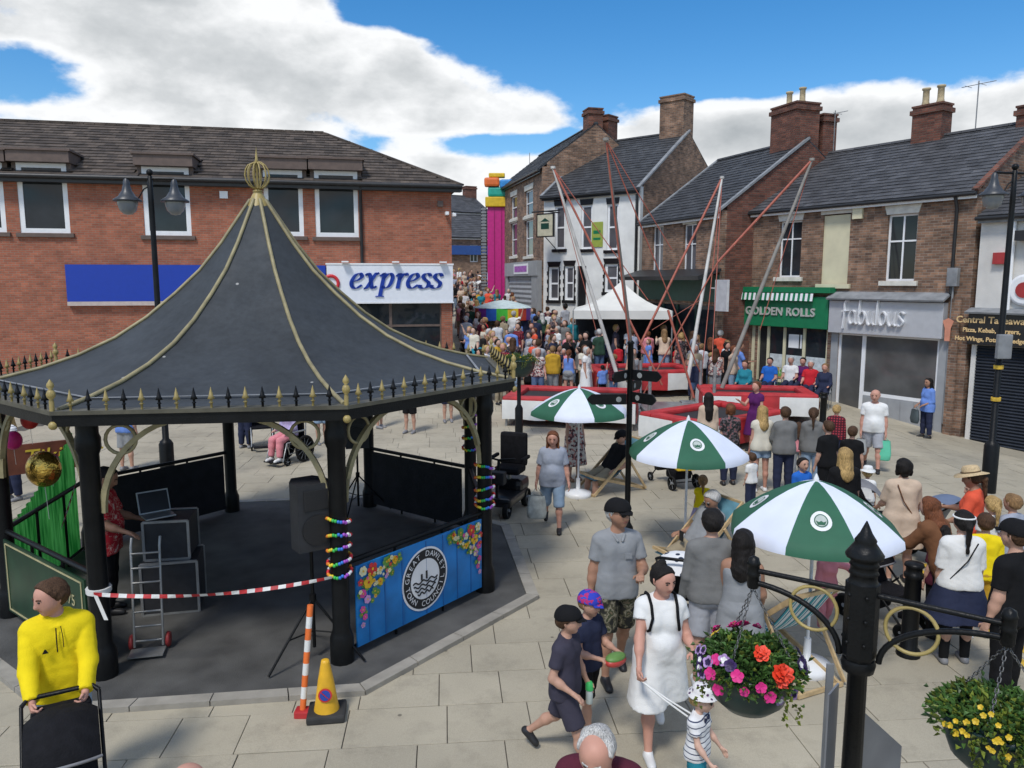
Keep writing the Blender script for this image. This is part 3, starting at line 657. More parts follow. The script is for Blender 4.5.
    MB().box(xe+.18, xe+.42, -.1, -.003, -1.3, z1+.1).build('brick_pier', M_BRICK_BROWN, r)
terrace()

# ---------------------------------------------------------------- rendered takeaway with the shutter, right edge
def takeaway():
    A = (12.42, 20.75); B = (15.6, 15.8)
    r, W = house_root('takeaway_building', 'white rendered takeaway building with closed dark shutter at the right edge', A, B, 'building')
    EV, RG = 5.72, 7.3
    zs = wp(r, 990, 345)[1]; zt = wp(r, 990, 314)[1]
    gable_house(r, W, 6.0, -2.2, EV, RG, M_RENDER, M_SLATE, [(.12, W-.3, -2.3, zs-.02)], .30, .22, fascia=M_LEAD)
    sh = MB(); n = 46; z0 = -1.6
    for k in range(n):
        za = z0+(zs-.02-z0)*k/n; zb = z0+(zs-.02-z0)*(k+1)/n
        sh.add([(.12, .06, za), (W-.3, .06, za), (W-.3, .015, (za+zb)/2), (.12, .015, (za+zb)/2), (W-.3, .06, zb), (.12, .06, zb)], [(0, 1, 2, 3), (3, 2, 4, 5)])
    tag(sh.build('roller_shutter', mat('shutter_blue_grey', (.030, .036, .048), .45, .2, 3, metal=.3), r, fix=False))
    sg = MB().bbox(-.05, W, -.2, -.003, zs, zt, .02).build('black_sign', M_BLACK, r)
    MB().prism([(-.1, -.32, zt+.003), (-.1, -.003, zt+.12), (-.1, -.003, zt+.16), (-.1, -.34, zt+.05)], (W+.1, 0, 0)).build('lead_flashing', M_LEAD, sg)
    MG = mat('gold_letter', (.72, .50, .24), .4, .1)
    h = zt-zs; cx = wp(r, 986, 330)[0]
    ls = h*.40
    for txt, s, dz in (('Central Takeaway', ls*.86, .80), ('Pizza, Kebab, Burgers,', ls*.56, .47), ('Hot Wings, Potato Wedges', ls*.56, .18)):
        lettering(txt, s*.88, MG, sg, (cx+.22, -.205, zs+h*dz), depth=.008, bold=.004)
    lx, lz = wp(r, 946, 330, -.2); MB().prism([(lx-.02, -.205, lz-.30), (lx+.12, -.205, lz-.30), (lx+.13, -.205, lz+.05), (lx+.2, -.205, lz+.25), (lx+.05, -.205, lz+.33), (lx-.1, -.205, lz+.25), (lx-.03, -.205, lz+.05)], (0, -.012, 0)).build('emblem', mat('salmon_emblem', (.6, .25, .16), .5, .1), sg)
    ax, az = wp(r, 1000, 258); MB().bbox(ax-.13, ax+.16, -.12, -.003, az-.16, az+.14).build('alarm_box', mat('red_alarm', (.35, .03, .03), .4), r)
    dx = wp(r, 1013, 260)[0]
    MB().tube([(dx, -.07, EV-.2), (dx, -.07, zt+.1)], .05).build('downpipe', M_WHITE, r)
    dx, dz = wp(r, 1024, 290); mb = MB().lathe([(.34, 0), (.40, .02), (.40, .06), (.30, .07)], 20, (dx+.05, -.1, dz), 0, 'y'); mb.lathe([(.20, -.03), (.20, -.005)], 16, (dx+.05, -.1, dz), 1, 'y')
    mb.build('round_sign', [M_WHITE, mat('red_alarm', (.35, .03, .03))], r)
    MB().bbox(dx-.2, dx+.5, -.3, -.02, EV-.75, EV-.5).build('flood_lamp', M_BLACKM, r)
takeaway()

# ---------------------------------------------------------------- red-brown house with green shop
def green_shop():
    r, W = house_root('brick_house', 'dark red brick house with tall chimney above a dark green shopfront', (5.26, 31.5), (7.1, 26.6))
    EV, RG, DP = 6.35, 8.85, 7.0
    w1 = wr(r, 652, 226, 663, 273); w2 = wr(r, 683, 224, 696, 274)
    sf = (.15, W-.15, -.4, 3.1)
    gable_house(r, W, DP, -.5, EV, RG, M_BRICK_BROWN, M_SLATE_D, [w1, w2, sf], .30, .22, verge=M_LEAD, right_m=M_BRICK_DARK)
    for w_ in (w1, w2): window(r, w_, 2, 2, M_WHITE, .10, .05, M_GLASS2, M_STONE, M_STONE, [.6], .24)
    chimney(r, (W-.75, DP/2), 1.35, 1.0, RG-1.2, RG+1.25, M_BRICK_DARK, 2, pot_h=.6)
    chimney(r, (W-.55, DP/2+1.1), .7, .6, RG-1.2, RG+.95, M_BRICK_DARK, 0)
    zt = wp(r, 680, 272)[1]
    cn = MB().prism([(-.2, -.9, zt-.30), (-.2, -.003, zt), (-.2, -.003, zt+.10), (-.2, -.95, zt-.16)], (W+.3, 0, 0)).build('shop_canopy', M_GUTTER, r)
    MB().box(0, W, -.12, -.003, zt-1.05, zt-.12).build('green_fascia', M_DGREEN, r)
    s = MB(); xs = [.15+(W-.3)*t for t in (0, .3, .5, .75, 1)]
    for x in xs: s.box(x-.06, x+.06, .02, .12, .3, zt-1.05)
    s.box(.15, W-.15, .03, .11, .9, 1.0)
    fr = s.build('shopfront', M_DGREEN, r)
    for k in range(4): MB().box(xs[k]+.06, xs[k+1]-.06, .06, .07, .3, zt-1.05).build('pane', M_GLASS, fr)
    # notice board on brackets on the gable
    p = wp(r, 716, 290)
    MB().bbox(W+.25, W+.95, -.35, -.27, 2.95, 4.0, .01).box(W, W+.25, -.33, -.29, 3.7, 3.74).build('notice_board', mat('notice_board', (.62, .62, .62), .5, .12, 5), r)
green_shop()

# ---------------------------------------------------------------- white pub
def pub():
    r, W = house_root('pub', 'white painted pub with black window surrounds and slate roof', (1.45, 35.8), (5.3, 32.5), 'pub')
    EV, RG, DP = 7.83, 10.55, 8.0
    up = [wr(r, 555, 206, 565, 249), wr(r, 581, 205, 592, 249), wr(r, 607, 204, 618, 250)]
    dn = [wr(r, 549, 267, 559, 300), wr(r, 565, 266, 574, 300), wr(r, 605, 264, 618, 292)]
    door = wr(r, 577, 266, 586, 312)
    gable_house(r, W, DP, 0.2, EV, RG, M_WHITEWALL, M_SLATE_D, up+dn+[door], .30, .24, verge=M_LEAD, right_m=M_BRICK_BROWN, fascia=M_BLACK)
    for w_ in up: window(r, w_, 1, 2, M_WHITE, .06, .09, M_GLASS2, M_BLACK, M_BLACK, None, .26, .06)
    for w_ in dn:
        w = window(r, w_, 1, 2, M_WHITE, .05, .10, M_GLASS2, M_BLACK, M_BLACK, None, .24, .10)
        n = 8
        for sd in (0, 1):
          q = MB()
          for k in range(n):
            za = w_[2]+(w_[3]-w_[2])*k/n; zb = w_[2]+(w_[3]-w_[2])*(k+1)/n; ex = .05 if k % 2 else .10
            q.box(w_[0]-ex, w_[0]-.003, -.03, .1, za, zb) if sd == 0 else q.box(w_[1]+.003, w_[1]+ex, -.03, .1, za, zb)
          q.build('surround', M_BLACK, w)
    MB().box(door[0], door[1], .08, .14, .8, door[3]).build('door', M_BLACK, r)
    gx = wr(r, 592, 222, 603, 247); MB().box(gx[0], gx[1], -.04, -.003, gx[2], gx[3]).box(gx[0]+.1, gx[1]-.1, -.046, -.041, gx[2]+.3, gx[2]+.4, 1).box(gx[0]+.1, gx[1]-.1, -.046, -.041, gx[3]-.5, gx[3]-.36, 1).build('green_banner', [mat('lime_banner', (.30, .36, .06), .6, .1), M_GREEN], r)
    chimney(r, (W-.65, DP/2), 1.2, .9, RG-1.0, RG+1.55, M_BRICK_BROWN, 0, pot_h=.2); chimney(r, (.55, DP/2), .95, .8, RG-1.0, RG+1.2, M_BRICK_DARK, 0)
    MB().tube([(W-.12, -.08, EV-.3), (W-.12, -.08, 1.2)], .06).build('downpipe', M_BLACK, r)
    # hanging sign on its bracket
    sx = wr(r, 552, 216, 567, 237); 
    p = MB().box(sx[0], sx[1], -1.05, -.97, sx[2], sx[3]).build('pub_sign', mat('pub_sign_cream', (.50, .47, .34), .6, .15), r)
    MB().box(sx[0]-.05, sx[0]-.003, -1.06, -.96, sx[2]-.05, sx[3]+.05).box(sx[1]+.003, sx[1]+.05, -1.06, -.96, sx[2]-.05, sx[3]+.05).box(sx[0], sx[1], -1.06, -.96, sx[3]+.003, sx[3]+.05).box(sx[0], sx[1], -1.06, -.96, sx[2]-.05, sx[2]-.003).build('frame', M_BLACK, p)
    mx = (sx[0]+sx[1])/2; MB().box(mx-.22, mx+.22, -1.058, -1.051, sx[2]+.3, sx[2]+.55).prism([(mx-.25, -1.051, sx[2]+.62), (mx+.25, -1.051, sx[2]+.62), (mx, -1.051, sx[3]-.15)], (0, -.007, 0)).build('painted_motif', M_DGREEN, p)
    MB().tube([(sx[0]-.35, -1.01, sx[3]+.14), (sx[1]+.35, -1.01, sx[3]+.14)], .03).tube([(mx, -1.01, sx[3]+.14), (mx, -.0, sx[3]+.14)], .03).tube([(mx, -1.0, sx[2]-.05), (mx, 0, sx[2]-.7)], .02).build('bracket', M_BLACK, p)
pub()

# ---------------------------------------------------------------- three-storey brick house with grey shutter
def tall_house():
    r, W = house_root('tall_brick_house', 'three-storey brown brick house with dark roof and grey shutter at street level', (-.9, 46), (1.4, 36.5))
    EV, RG, DP = 9.2, 11.2, 5.2
    wins = [wr(r, 511, 196, 517, 219), wr(r, 525, 190, 533, 216), wr(r, 511, 223, 517, 256), wr(r, 525, 220, 533, 256)]
    xs = wp(r, 509, 280)[0]
    gable_house(r, W, DP, .8, EV, RG, M_BRICK_BROWN, M_SLATE_D, wins, .35, .28, fascia=M_BLACK)
    for w_ in wins: window(r, w_, 1, 2, M_WHITE, .08, .07, M_GLASS2, M_STONE, M_STONE, None, .26, .12)
    z1 = wp(r, 525, 262)[1]; z0 = wp(r, 525, 276)[1]
    f = MB().box(xs, W, -.25, -.003, z0, z1).build('grey_fascia', M_GREY, r)
    a, b, c, d = wr(r, 514, 264, 528, 274, -.26); MB().box(a, b, -.28, -.253, c, d).build('sign', M_WHITE, f)
    MB().box(a+.2, b-.2, -.29, -.281, c+.1, d-.1).build('sign_print', mat('purple_print', (.32, .06, .38), .5, .4, 9), f)
    sh = MB(); n = 14; za = .9
    for k in range(n):
        p = za+(z0-za)*k/n; q = za+(z0-za)*(k+1)/n
        sh.add([(xs+.5, -.08, p), (W-1.2, -.08, p), (W-1.2, -.12, (p+q)/2), (xs+.5, -.12, (p+q)/2), (W-1.2, -.08, q), (xs+.5, -.08, q)], [(0, 1, 2, 3), (3, 2, 4, 5)])
    sh.build('roller_shutter', M_GREY, r, fix=False)
    for x in (xs, W-1.15): MB().box(x, x+.45 if x == xs else W, -.2, -.003, .9, z0-.003).build('pilaster', M_GREY, r)
    chimney(r, (W-.5, DP/2), .8, .7, RG-.8, RG+.7, M_BRICK_DARK, 0)
tall_house()

# ---------------------------------------------------------------- small houses where the street bends
def far_houses():
    r, W = house_root('low_brick_house', 'low brown brick house facing down the street beyond the crowd', (-6.2, 60), (-1.0, 62))
    gable_house(r, W, 6, 3.0, 7.45, 9.3, M_BRICK_BROWN, M_SLATE, [wr(r, 470, 245, 478, 262)], .4, .3, gutter=True)
    window(r, wr(r, 470, 245, 478, 262), 2, 2, M_WHITE, .08, .07)
    f = MB().box(.4, W, -.3, -.003, 6.0, 6.7).build('blue_fascia', mat('blue_fascia', (.02, .07, .25), .5), r)
    r, W = house_root('gabled_brick_house', 'taller brown brick house with two chimneys behind the low house', (-7.5, 69), (-2.0, 72))
    gable_house(r, W, 7, 3.0, 10.2, 11.9, M_BRICK_DARK, M_SLATE, [], .4, .3)
    chimney(r, (W-.4, 3.5), 1.1, .8, 11.0, 12.8, M_BRICK_DARK, 0); chimney(r, (2.4, 3.5), 1.0, .8, 11.0, 13.1, M_BRICK_DARK, 1)
    r, W = house_root('side_brick_house', 'brown brick house at the far end of the street behind the ride tower', (-2.2, 66), (1.5, 60))
    gable_house(r, W, 6, 3.0, 8.8, 10.6, M_BRICK_BROWN, M_SLATE_D, [], .4, .3)
    # aerial mast
    MB().tube([(W*.3, 3, 10.5), (W*.3, 3, 14.5)], .03, 5).tube([(W*.3-.4, 3, 13.2), (W*.3+.4, 3, 13.2)], .02, 4).build('aerial', M_LEAD, r)
far_houses()

# ================================================================== bandstand
M_IRON = mat('black_iron', (.006, .0065, .007), .42, .3, 8, .15, 60, spec=.22)
M_GOLD = mat('gold_paint', (.34, .26, .09), .45, .2, 12)
M_PALEGOLD = mat('pale_gold_paint', (.27, .23, .12), .5, .25, 6)
M_EDGE = mat('dark_olive_edge', (.085, .078, .055), .5, .3, 6)
M_OLIVE = mat('dull_gold_paint', (.28, .24, .13), .5, .2, 8)
M_ROOFFELT = mat('grey_roof_felt', (.045, .054, .065), .55, .22, 1.3, .25, 25)
M_ASPHALT = mat('asphalt_floor', (.078, .077, .073), .85, .35, 2.2, .5, 140)
M_BOARDGREEN = mat('board_green', (.012, .045, .022), .35, .3, 3)
def op(r, k, z=0.0): a = BA0+R(45)*k; return Vector((r*math.cos(a), r*math.sin(a), z))
def printed_flower(mb, c, u, v, n, r, mi, petals=5, mc=None, rot=0.0):
    """flat flower of overlapping petals lying in the plane u, v"""
    for k in range(petals):
        a = rot+2*math.pi*k/petals; pts = []
        for t in range(7):
            b = -.9+1.8*t/6; rr_ = r*(.55+.45*math.cos(b*1.1)); pts.append(c+u*math.cos(a+b*.62)*rr_+v*math.sin(a+b*.62)*rr_)
        mb.add([c+n*(.0006*k)]+[p+n*(.0006*k) for p in pts], [tuple(range(8))], mi)
    if mc is not None: mb.add([c+n*.005]+[c+n*.005+(u*math.cos(a)+v*math.sin(a))*r*.22 for a in [2*math.pi*i/8 for i in range(8)]], [(0, 1+i, 1+(i+1) % 8) for i in range(8)], mc)
def ring_text(txt, radius, size, a_mid, parent, m, place, inward=False, bold=.0):
    """letters set round a circle; place(x, y) maps flat coordinates to the panel"""
    L_ = []; n = len(txt); step = size*.80/radius
    for i, ch in enumerate(txt):
        if ch == ' ': continue
        me = text_mesh(ch, size, 0.0, bold=bold); s = (i-(n-1)/2)*step*(1 if inward else -1); a = a_mid+s
        rot = a-math.pi/2 if not inward else a+math.pi/2
        vs_ = [v.co for v in me.vertices]
        P = [(radius*math.cos(a)+v.x*math.cos(rot)-v.y*math.sin(rot), radius*math.sin(a)+v.x*math.sin(rot)+v.y*math.cos(rot)) for v in vs_]
        L_.append((P, [tuple(f.vertices) for f in me.polygons])); bpy.data.meshes.remove(me)
    mb = MB()
    for P, F in L_: mb.add([place(*p) for p in P], F)
    return mb.build('lettering', m, parent, fix=False)
def foil_mat():
    m, nt, b = _nt('green_foil'); N = nt.nodes; L = nt.links; w = N.new('ShaderNodeTexNoise'); w.inputs['Scale'].default_value = 30; tc = N.new('ShaderNodeTexCoord'); mp = N.new('ShaderNodeMapping'); mp.inputs['Scale'].default_value = (1, 1, .06); L.new(tc.outputs['Object'], mp.inputs[0]); L.new(mp.outputs[0], w.inputs['Vector'])
    rp = N.new('ShaderNodeValToRGB'); L.new(w.outputs['Fac'], rp.inputs[0]); rp.color_ramp.elements[0].position = .35; rp.color_ramp.elements[0].color = (.015, .22, .03, 1); rp.color_ramp.elements[1].position = .65; rp.color_ramp.elements[1].color = (.14, .62, .14, 1)
    L.new(rp.outputs[0], b.inputs['Base Color']); b.inputs['Roughness'].default_value = .3; tr = N.new('ShaderNodeBsdfTranslucent'); L.new(rp.outputs[0], tr.inputs[0]); mx = N.new('ShaderNodeMixShader'); mx.inputs[0].default_value = .5
    L.new(b.outputs[0], mx.inputs[1]); L.new(tr.outputs[0], mx.inputs[2]); L.new(mx.outputs[0], N['Material Output'].inputs[0]); return m
def roof_felt():
    m, nt, b = _nt('weathered_roof_felt'); N = nt.nodes; L = nt.links; tc = N.new('ShaderNodeTexCoord'); o = tc.outputs['Object']
    def nz(sc, det, rough, a, b_, c, d, node='ShaderNodeTexNoise', out='Fac'):
        n = N.new(node); n.inputs['Scale'].default_value = sc
        if node == 'ShaderNodeTexNoise': n.inputs['Detail'].default_value = det; n.inputs['Roughness'].default_value = rough
        L.new(o, n.inputs['Vector']); q = N.new('ShaderNodeMapRange'); L.new(n.outputs[out], q.inputs[0]); q.inputs[1].default_value = a; q.inputs[2].default_value = b_; q.inputs[3].default_value = c; q.inputs[4].default_value = d; return q.outputs[0]
    mu = N.new('ShaderNodeMath'); mu.operation = 'MULTIPLY'; L.new(nz(1.1, 8, .65, .3, .7, .72, 1.3), mu.inputs[0]); L.new(nz(14, 4, .6, .3, .7, .85, 1.15), mu.inputs[1])
    sc = N.new('ShaderNodeVectorMath'); sc.operation = 'SCALE'; sc.inputs[0].default_value = (.036, .042, .048); L.new(mu.outputs[0], sc.inputs['Scale'])
    mx = N.new('ShaderNodeMix'); mx.data_type = 'RGBA'; L.new(nz(2.3, 0, 0, .028, .05, .75, 0, 'ShaderNodeTexVoronoi', 'Distance'), mx.inputs[0]); L.new(sc.outputs[0], mx.inputs[6]); mx.inputs[7].default_value = (.42, .42, .40, 1); L.new(mx.outputs[2], b.inputs['Base Color'])
    L.new(nz(2.0, 6, .6, .3, .7, .58, .85), b.inputs['Roughness']); b.inputs['Specular IOR Level'].default_value = .35; return m
def bandstand():
    global M_ROOFFELT
    M_ROOFFELT = roof_felt()
    r = thing('bandstand', 'octagonal bandstand with grey tent-shaped roof, gold ribs and black columns', 'bandstand', BC)
    fl = MB(); a = [op(3.58, k, .045) for k in range(8)]; b = [op(3.58, k, -.01) for k in range(8)]
    fl.add(a+b, [tuple(range(8))]+[(i, 8+i, 8+(i+1) % 8, (i+1) % 8) for i in range(8)]); fl.build('floor', M_ASPHALT, r)
    MK = mat('kerb_stone', (.30, .28, .24), .85, .2, 4, .3, 90)
    for k in range(8):
        p0, p1, q0, q1 = op(3.585, k), op(3.585, k+1), op(3.745, k), op(3.745, k+1); n = 4
        for j in range(n):
            t0, t1 = j/n+.002, (j+1)/n-.002
            c = [p0.lerp(p1, t0), p0.lerp(p1, t1), q0.lerp(q1, t1), q0.lerp(q1, t0)]
            MB().add([v+Vector((0, 0, z)) for z in (-.02, .055) for v in c], [(4, 5, 6, 7), (0, 1, 5, 4), (1, 2, 6, 5), (2, 3, 7, 6), (3, 0, 4, 7)]).build('kerb_stone', MK, r)
    RC = 3.04
    col = MB().lathe([(.125, .04), (.125, .30), (.11, .34), (.092, .40), (.092, 2.30), (.115, 2.36), (.115, 2.46), (.10, 2.5), (.10, 2.66)], 12).mesh('column', M_IRON)
    for k in range(8): put('column', col, r, op(RC, k))
    # eave beams, gold lower edge, spikes and corner finials
    RE = 3.40; EZ = 2.66
    spk = MB().lathe([(.012, 0), (.012, .05), (.024, .055), (.012, .065), (.012, .085), (.036, .09), (.022, .12), (.002, .20)], 6)
    s_b = spk.mesh('spike', M_IRON); s_g = spk.mesh('spike', M_GOLD)
    fin = MB().lathe([(.03, 0), (.03, .12), (.022, .14), (.05, .17), (.055, .20), (.04, .235), (.02, .25), (.045, .28), (.04, .31), (.002, .36)], 10).mesh('corner_finial', M_GOLD)
    for k in range(8):
        p, q = op(RE, k), op(RE, k+1); d = (q-p).normalized(); nrm = Vector((d.y, -d.x, 0))
        mb = MB(); o2 = lambda rr, z, kk: op(rr, kk, z)
        A = [o2(RE+.03, EZ-.02, k), o2(RE+.03, EZ-.02, k+1), o2(RE+.03, EZ+.085, k+1), o2(RE+.03, EZ+.085, k), o2(RE-.10, EZ-.02, k), o2(RE-.10, EZ-.02, k+1), o2(RE-.10, EZ+.085, k+1), o2(RE-.10, EZ+.085, k)]
        fs = [(0, 1, 2, 3), (4, 7, 6, 5), (0, 4, 5, 1), (2, 6, 7, 3)]
        beam = mb.add(A, fs).build('eave_beam', M_IRON, r)
        B_ = [o2(RE+.05, EZ+.088, k), o2(RE+.05, EZ+.088, k+1), o2(RE+.05, EZ+.125, k+1), o2(RE+.05, EZ+.125, k), o2(RE-.10, EZ+.088, k), o2(RE-.10, EZ+.088, k+1), o2(RE-.10, EZ+.125, k+1), o2(RE-.10, EZ+.125, k)]
        MB().add(B_, fs).build('gold_edge', M_EDGE, beam)
        n = 17
        for j in range(1, n): put('spike', s_g if j % 2 else s_b, r, p.lerp(q, j/n)*1.003+Vector((0, 0, EZ+.12)))
        put('corner_finial', fin, r, p*1.005+Vector((0, 0, EZ+.11))).scale = (.72, .72, .85)
        MB().sphere(op(RE+.02, k, EZ-.01), .04).build('corner_boss', M_GOLD, r)
    # concave roof
    prof = [(3.33, 2.775), (2.95, 2.84), (2.55, 2.935), (2.15, 3.07), (1.75, 3.26), (1.39, 3.50), (1.05, 3.79), (.75, 4.08), (.48, 4.42), (.25, 4.76), (.10, 4.98)]
    for k in range(8):
        mb = MB(); vs_ = []; m = 6
        for rr_, z in prof:
            for j in range(m+1): t = j/m; v = op(rr_, k).lerp(op(rr_, k+1), t); vs_.append((v.x, v.y, z-.02*math.sin(math.pi*t)*min(rr_/2, 1)))
        mb.add(vs_, [(i*(m+1)+j, i*(m+1)+j+1, (i+1)*(m+1)+j+1, (i+1)*(m+1)+j) for i in range(len(prof)-1) for j in range(m)], 0, True)
        pn = mb.build('roof_panel', M_ROOFFELT, r, fix=False)
        for (rr_, z) in ((2.99, 2.832),):     # lapped seams of the felt
            MB().beam(op(rr_, k, z+.012), op(rr_, k+1, z+.012), .03, .006).build('felt_seam', M_LEAD, pn)
        MB().tube([op(a_*1.004, k, z+.012) for a_, z in prof], .024, 6).build('hip_rib', M_PALEGOLD, r)
    MB().lathe([(.19, 4.78), (.165, 4.84), (.12, 4.96), (.07, 5.06), (.05, 5.09), (.07, 5.10), (.04, 5.12), (.02, 5.13)], 16).build('apex_cap', M_GOLD, r)
    f = MB()
    for k in range(6):
        a_ = math.pi*k/6; pts = []
        for i in range(15):
            t = 2*math.pi*i/16; pts.append(Vector((.155*math.sin(t)*math.cos(a_), .155*math.sin(t)*math.sin(a_), 5.30+.175*math.cos(t))))
        f.tube(pts+[pts[0]], .009, 5)
    f.lathe([(.015, 5.11), (.015, 5.45), (.03, 5.47), (.02, 5.50), (.001, 5.66)], 8); f.build('crown_finial', M_GOLD, r)
    # arched brackets with a ring in each spandrel
    for k in range(8):
        for sg in (1, -1):
            p = op(RC, k); d = (op(RC, k+sg)-p).normalized(); R_ = .88; mb = MB(); pts = []
            for i in range(13):
                t = math.pi/2*i/12; pts.append(p+d*(.10+R_*(1-math.cos(t)))+Vector((0, 0, 1.72+.92*math.sin(t))))
            for a_, b_ in zip(pts[:-1], pts[1:]): mb.beam(a_, b_, .055, .05)
            br = mb.build('arch_bracket', M_OLIVE, r)
            c = p+d*.30+Vector((0, 0, 2.44)); MB().tube([c+d*.14*math.cos(t)+Vector((0, 0, .14*math.sin(t))) for t in [2*math.pi*i/18 for i in range(18)]], .018, 6, closed=True).build('ring', M_OLIVE, br)
    # railings and panels between the posts
    def side(k): p, q = op(RC, k), op(RC, k+1); d = (q-p).normalized(); return p, q, d, Vector((d.y, -d.x, 0)), (q-p).length
    def railing(k, mid=True):
        p, q, d, n, L_ = side(k); mb = MB().tube([p+Vector((0, 0, 1.08)), q+Vector((0, 0, 1.08))], .03, 8)
        if mid: mb.tube([p+Vector((0, 0, .14)), q+Vector((0, 0, .14))], .02, 6)
        for t in (.33, .66): mb.tube([p.lerp(q, t)+Vector((0, 0, .05)), p.lerp(q, t)+Vector((0, 0, 1.08))], .018, 6)
        return mb.build('railing', M_IRON, r)
    def panel(k, z0, z1, m, name, off=.05, e=.15):
        p, q, d, n, L_ = side(k); a_, b_ = p+d*e+n*off, q-d*e+n*off
        return MB().add([a_+Vector((0, 0, z0)), b_+Vector((0, 0, z0)), b_+Vector((0, 0, z1)), a_+Vector((0, 0, z1))]+[v+n*.02 for v in (a_+Vector((0, 0, z0)), b_+Vector((0, 0, z0)), b_+Vector((0, 0, z1)), a_+Vector((0, 0, z1)))],
                        [(0, 3, 2, 1), (4, 5, 6, 7), (0, 1, 5, 4), (1, 2, 6, 5), (2, 3, 7, 6), (3, 0, 4, 7)]).build(name, m, r)
    for k in (0, 1, 2, 4, 5, 6): railing(k)
    M_FAB = mat('black_cloth', (.010, .010, .013), .85, .4, 5, .3, 30)
    for k in (2, 4): panel(k, .12, 1.04, M_FAB, 'cloth_panel', -.05)
    panel(1, .12, 1.04, M_FAB, 'cloth_panel', -.05)
    # heritage board, green with gold edge lines and the year
    bd = panel(6, .16, 1.02, M_BOARDGREEN, 'green_board', .05)
    p, q, d, n, L_ = side(6); M_PG = mat('board_gold', (.40, .36, .20), .5)
    def flat(k, off):
        p, q, d, n, L_ = side(k); c = p.lerp(q, .5)+n*off
        return lambda x, z: c+d*x+Vector((0, 0, z))
    F6 = flat(6, .0745); ln = MB(); w = .95
    for (x0, z0, x1, z1) in ((-w, .20, w, .20), (-w, .98, w, .98), (-w, .20, -w, .98), (w, .20, w, .98)): ln.beam(F6(x0, z0), F6(x1, z1), .012, .012)
    ln.build('gold_line', M_PG, bd)
    ang = math.atan2(d.y, d.x)
    lettering('1875', .17, M_PG, bd, F6(.62, .74), (R(90), 0, ang), depth=.002)
    # banner with roundel, printed flowers in the top corners
    bn = panel(0, .15, 1.03, mat('banner_blue', (.008, .18, .50), .45, .25, 2.5), 'banner', .05)
    F0 = flat(0, .0755); p, q, d, n, L_ = side(0)
    lines = MB()
    for x in (-.85, -.62, -.36, .02, .30, .55, .80): lines.beam(F0(x, .16), F0(x, 1.02), .008, .003)
    lines.build('plank_line', mat('banner_line', (.004, .07, .24), .5), bn)
    cz = .585
    def disc(r0, r1, m, off, name):
        mb = MB(); N_ = 40; P = []
        for i in range(N_):
            a_ = 2*math.pi*i/N_; P += [F0(r0*math.cos(a_), cz+r0*math.sin(a_))+n*off, F0(r1*math.cos(a_), cz+r1*math.sin(a_))+n*off]
        mb.add(P, [(2*i, 2*i+1, (2*i+3) % (2*N_), (2*i+2) % (2*N_)) for i in range(N_)]); return mb.build(name, m, bn, fix=False)
    disc(.001, .37, M_WHITE, .002, 'roundel'); disc(.235, .345, M_BLACKM, .004, 'roundel_ring')
    wv = MB()
    for i, zz in enumerate((-.02, -.065, -.11, -.155)):
        ww = math.sqrt(max(.2**2-(zz)**2, .01)); pts = [F0(-ww+2*ww*j/16, cz+zz+.016*math.sin(j*1.2+i))+n*.006 for j in range(17)]
        for a_, b_ in zip(pts[:-1], pts[1:]): wv.beam(a_, b_, .006, .016)
    wv.beam(F0(-.06, cz)+n*.006, F0(-.06, cz+.07)+n*.006, .02).beam(F0(.02, cz)+n*.006, F0(.02, cz+.09)+n*.006, .02)
    wv.build('wave_emblem', M_BLACKM, bn)
    pl = lambda x, y: F0(x, cz+y)+n*.006
    ring_text('GREAT DAWLEY', .29, .092, math.pi/2, bn, M_WHITE, pl); ring_text('TOWN COUNCIL', .29, .092, -math.pi/2, bn, M_WHITE, pl, True)
    cols = [mat('print_red', (.55, .03, .03), .5), mat('print_yellow', (.70, .42, .02), .5), mat('print_pink', (.60, .06, .28), .5), mat('print_green', (.10, .26, .05), .5), mat('print_white', (.66, .64, .40), .5), mat('print_lilac', (.50, .26, .50), .5)]
    fl = MB(); rr = random.Random(3); uz = Vector((0, 0, 1))
    for sg in (-1, 1):
        pts = [(sg*.93, .96, .07, 4), (sg*.80, .95, .09, 0), (sg*.86, .82, .085, 1), (sg*.70, .90, .06, 4), (sg*.94, .72, .06, 2), (sg*.88, .64, .06, 5), (sg*.95, .55, .05, 2), (sg*.60, .97, .06, 3), (sg*.48, .96, .055, 1), (sg*.92, .46, .045, 2), (sg*.70, .78, .05, 1), (sg*.97, .85, .05, 0), (sg*.55, .88, .04, 3), (sg*.78, .70, .045, 3), (sg*.95, .38, .04, 5)]
        for _ in range(34): x = rr.uniform(.38, .98); pts.insert(0, (sg*x, 1.0-rr.random()*(x-.30)*.85, rr.uniform(.02, .045), 3))
        for _ in range(26): x = rr.uniform(.45, .99); pts.append((sg*x, 1.0-rr.random()*(x-.38)*.95, rr.uniform(.018, .034), rr.choice((0, 1, 1, 2, 4, 4, 5))))
        for i, (x, z, rad, c) in enumerate(pts): printed_flower(fl, F0(x, min(z, 1.0))+n*(.002+.0003*i), d, uz, n, rad*(.8 if c != 3 else 1), c, rr.choice((5, 6)), 1 if c != 1 else 0, rr.random())
    fl.build('printed_flowers', cols, bn, fix=False)
    # glitter curtain with the painted party board
    p, q, d, n, L_ = side(5); cu = MB(); N_ = 60; vs_ = []
    zt = lambda t: 1.45-.62*t+.12*math.sin(t*9); 
    for i in range(N_+1):
        t = i/N_; b = p.lerp(q, .05+.9*t)+n*(.10+.025*math.sin(i*1.9)); z1 = 1.0+.80*(1-t)**1.4
        vs_ += [b+Vector((0, 0, .05)), b+Vector((0, 0, z1))]
    cu.add(vs_, [(2*i, 2*i+2, 2*i+3, 2*i+1) for i in range(N_)], 0, True)
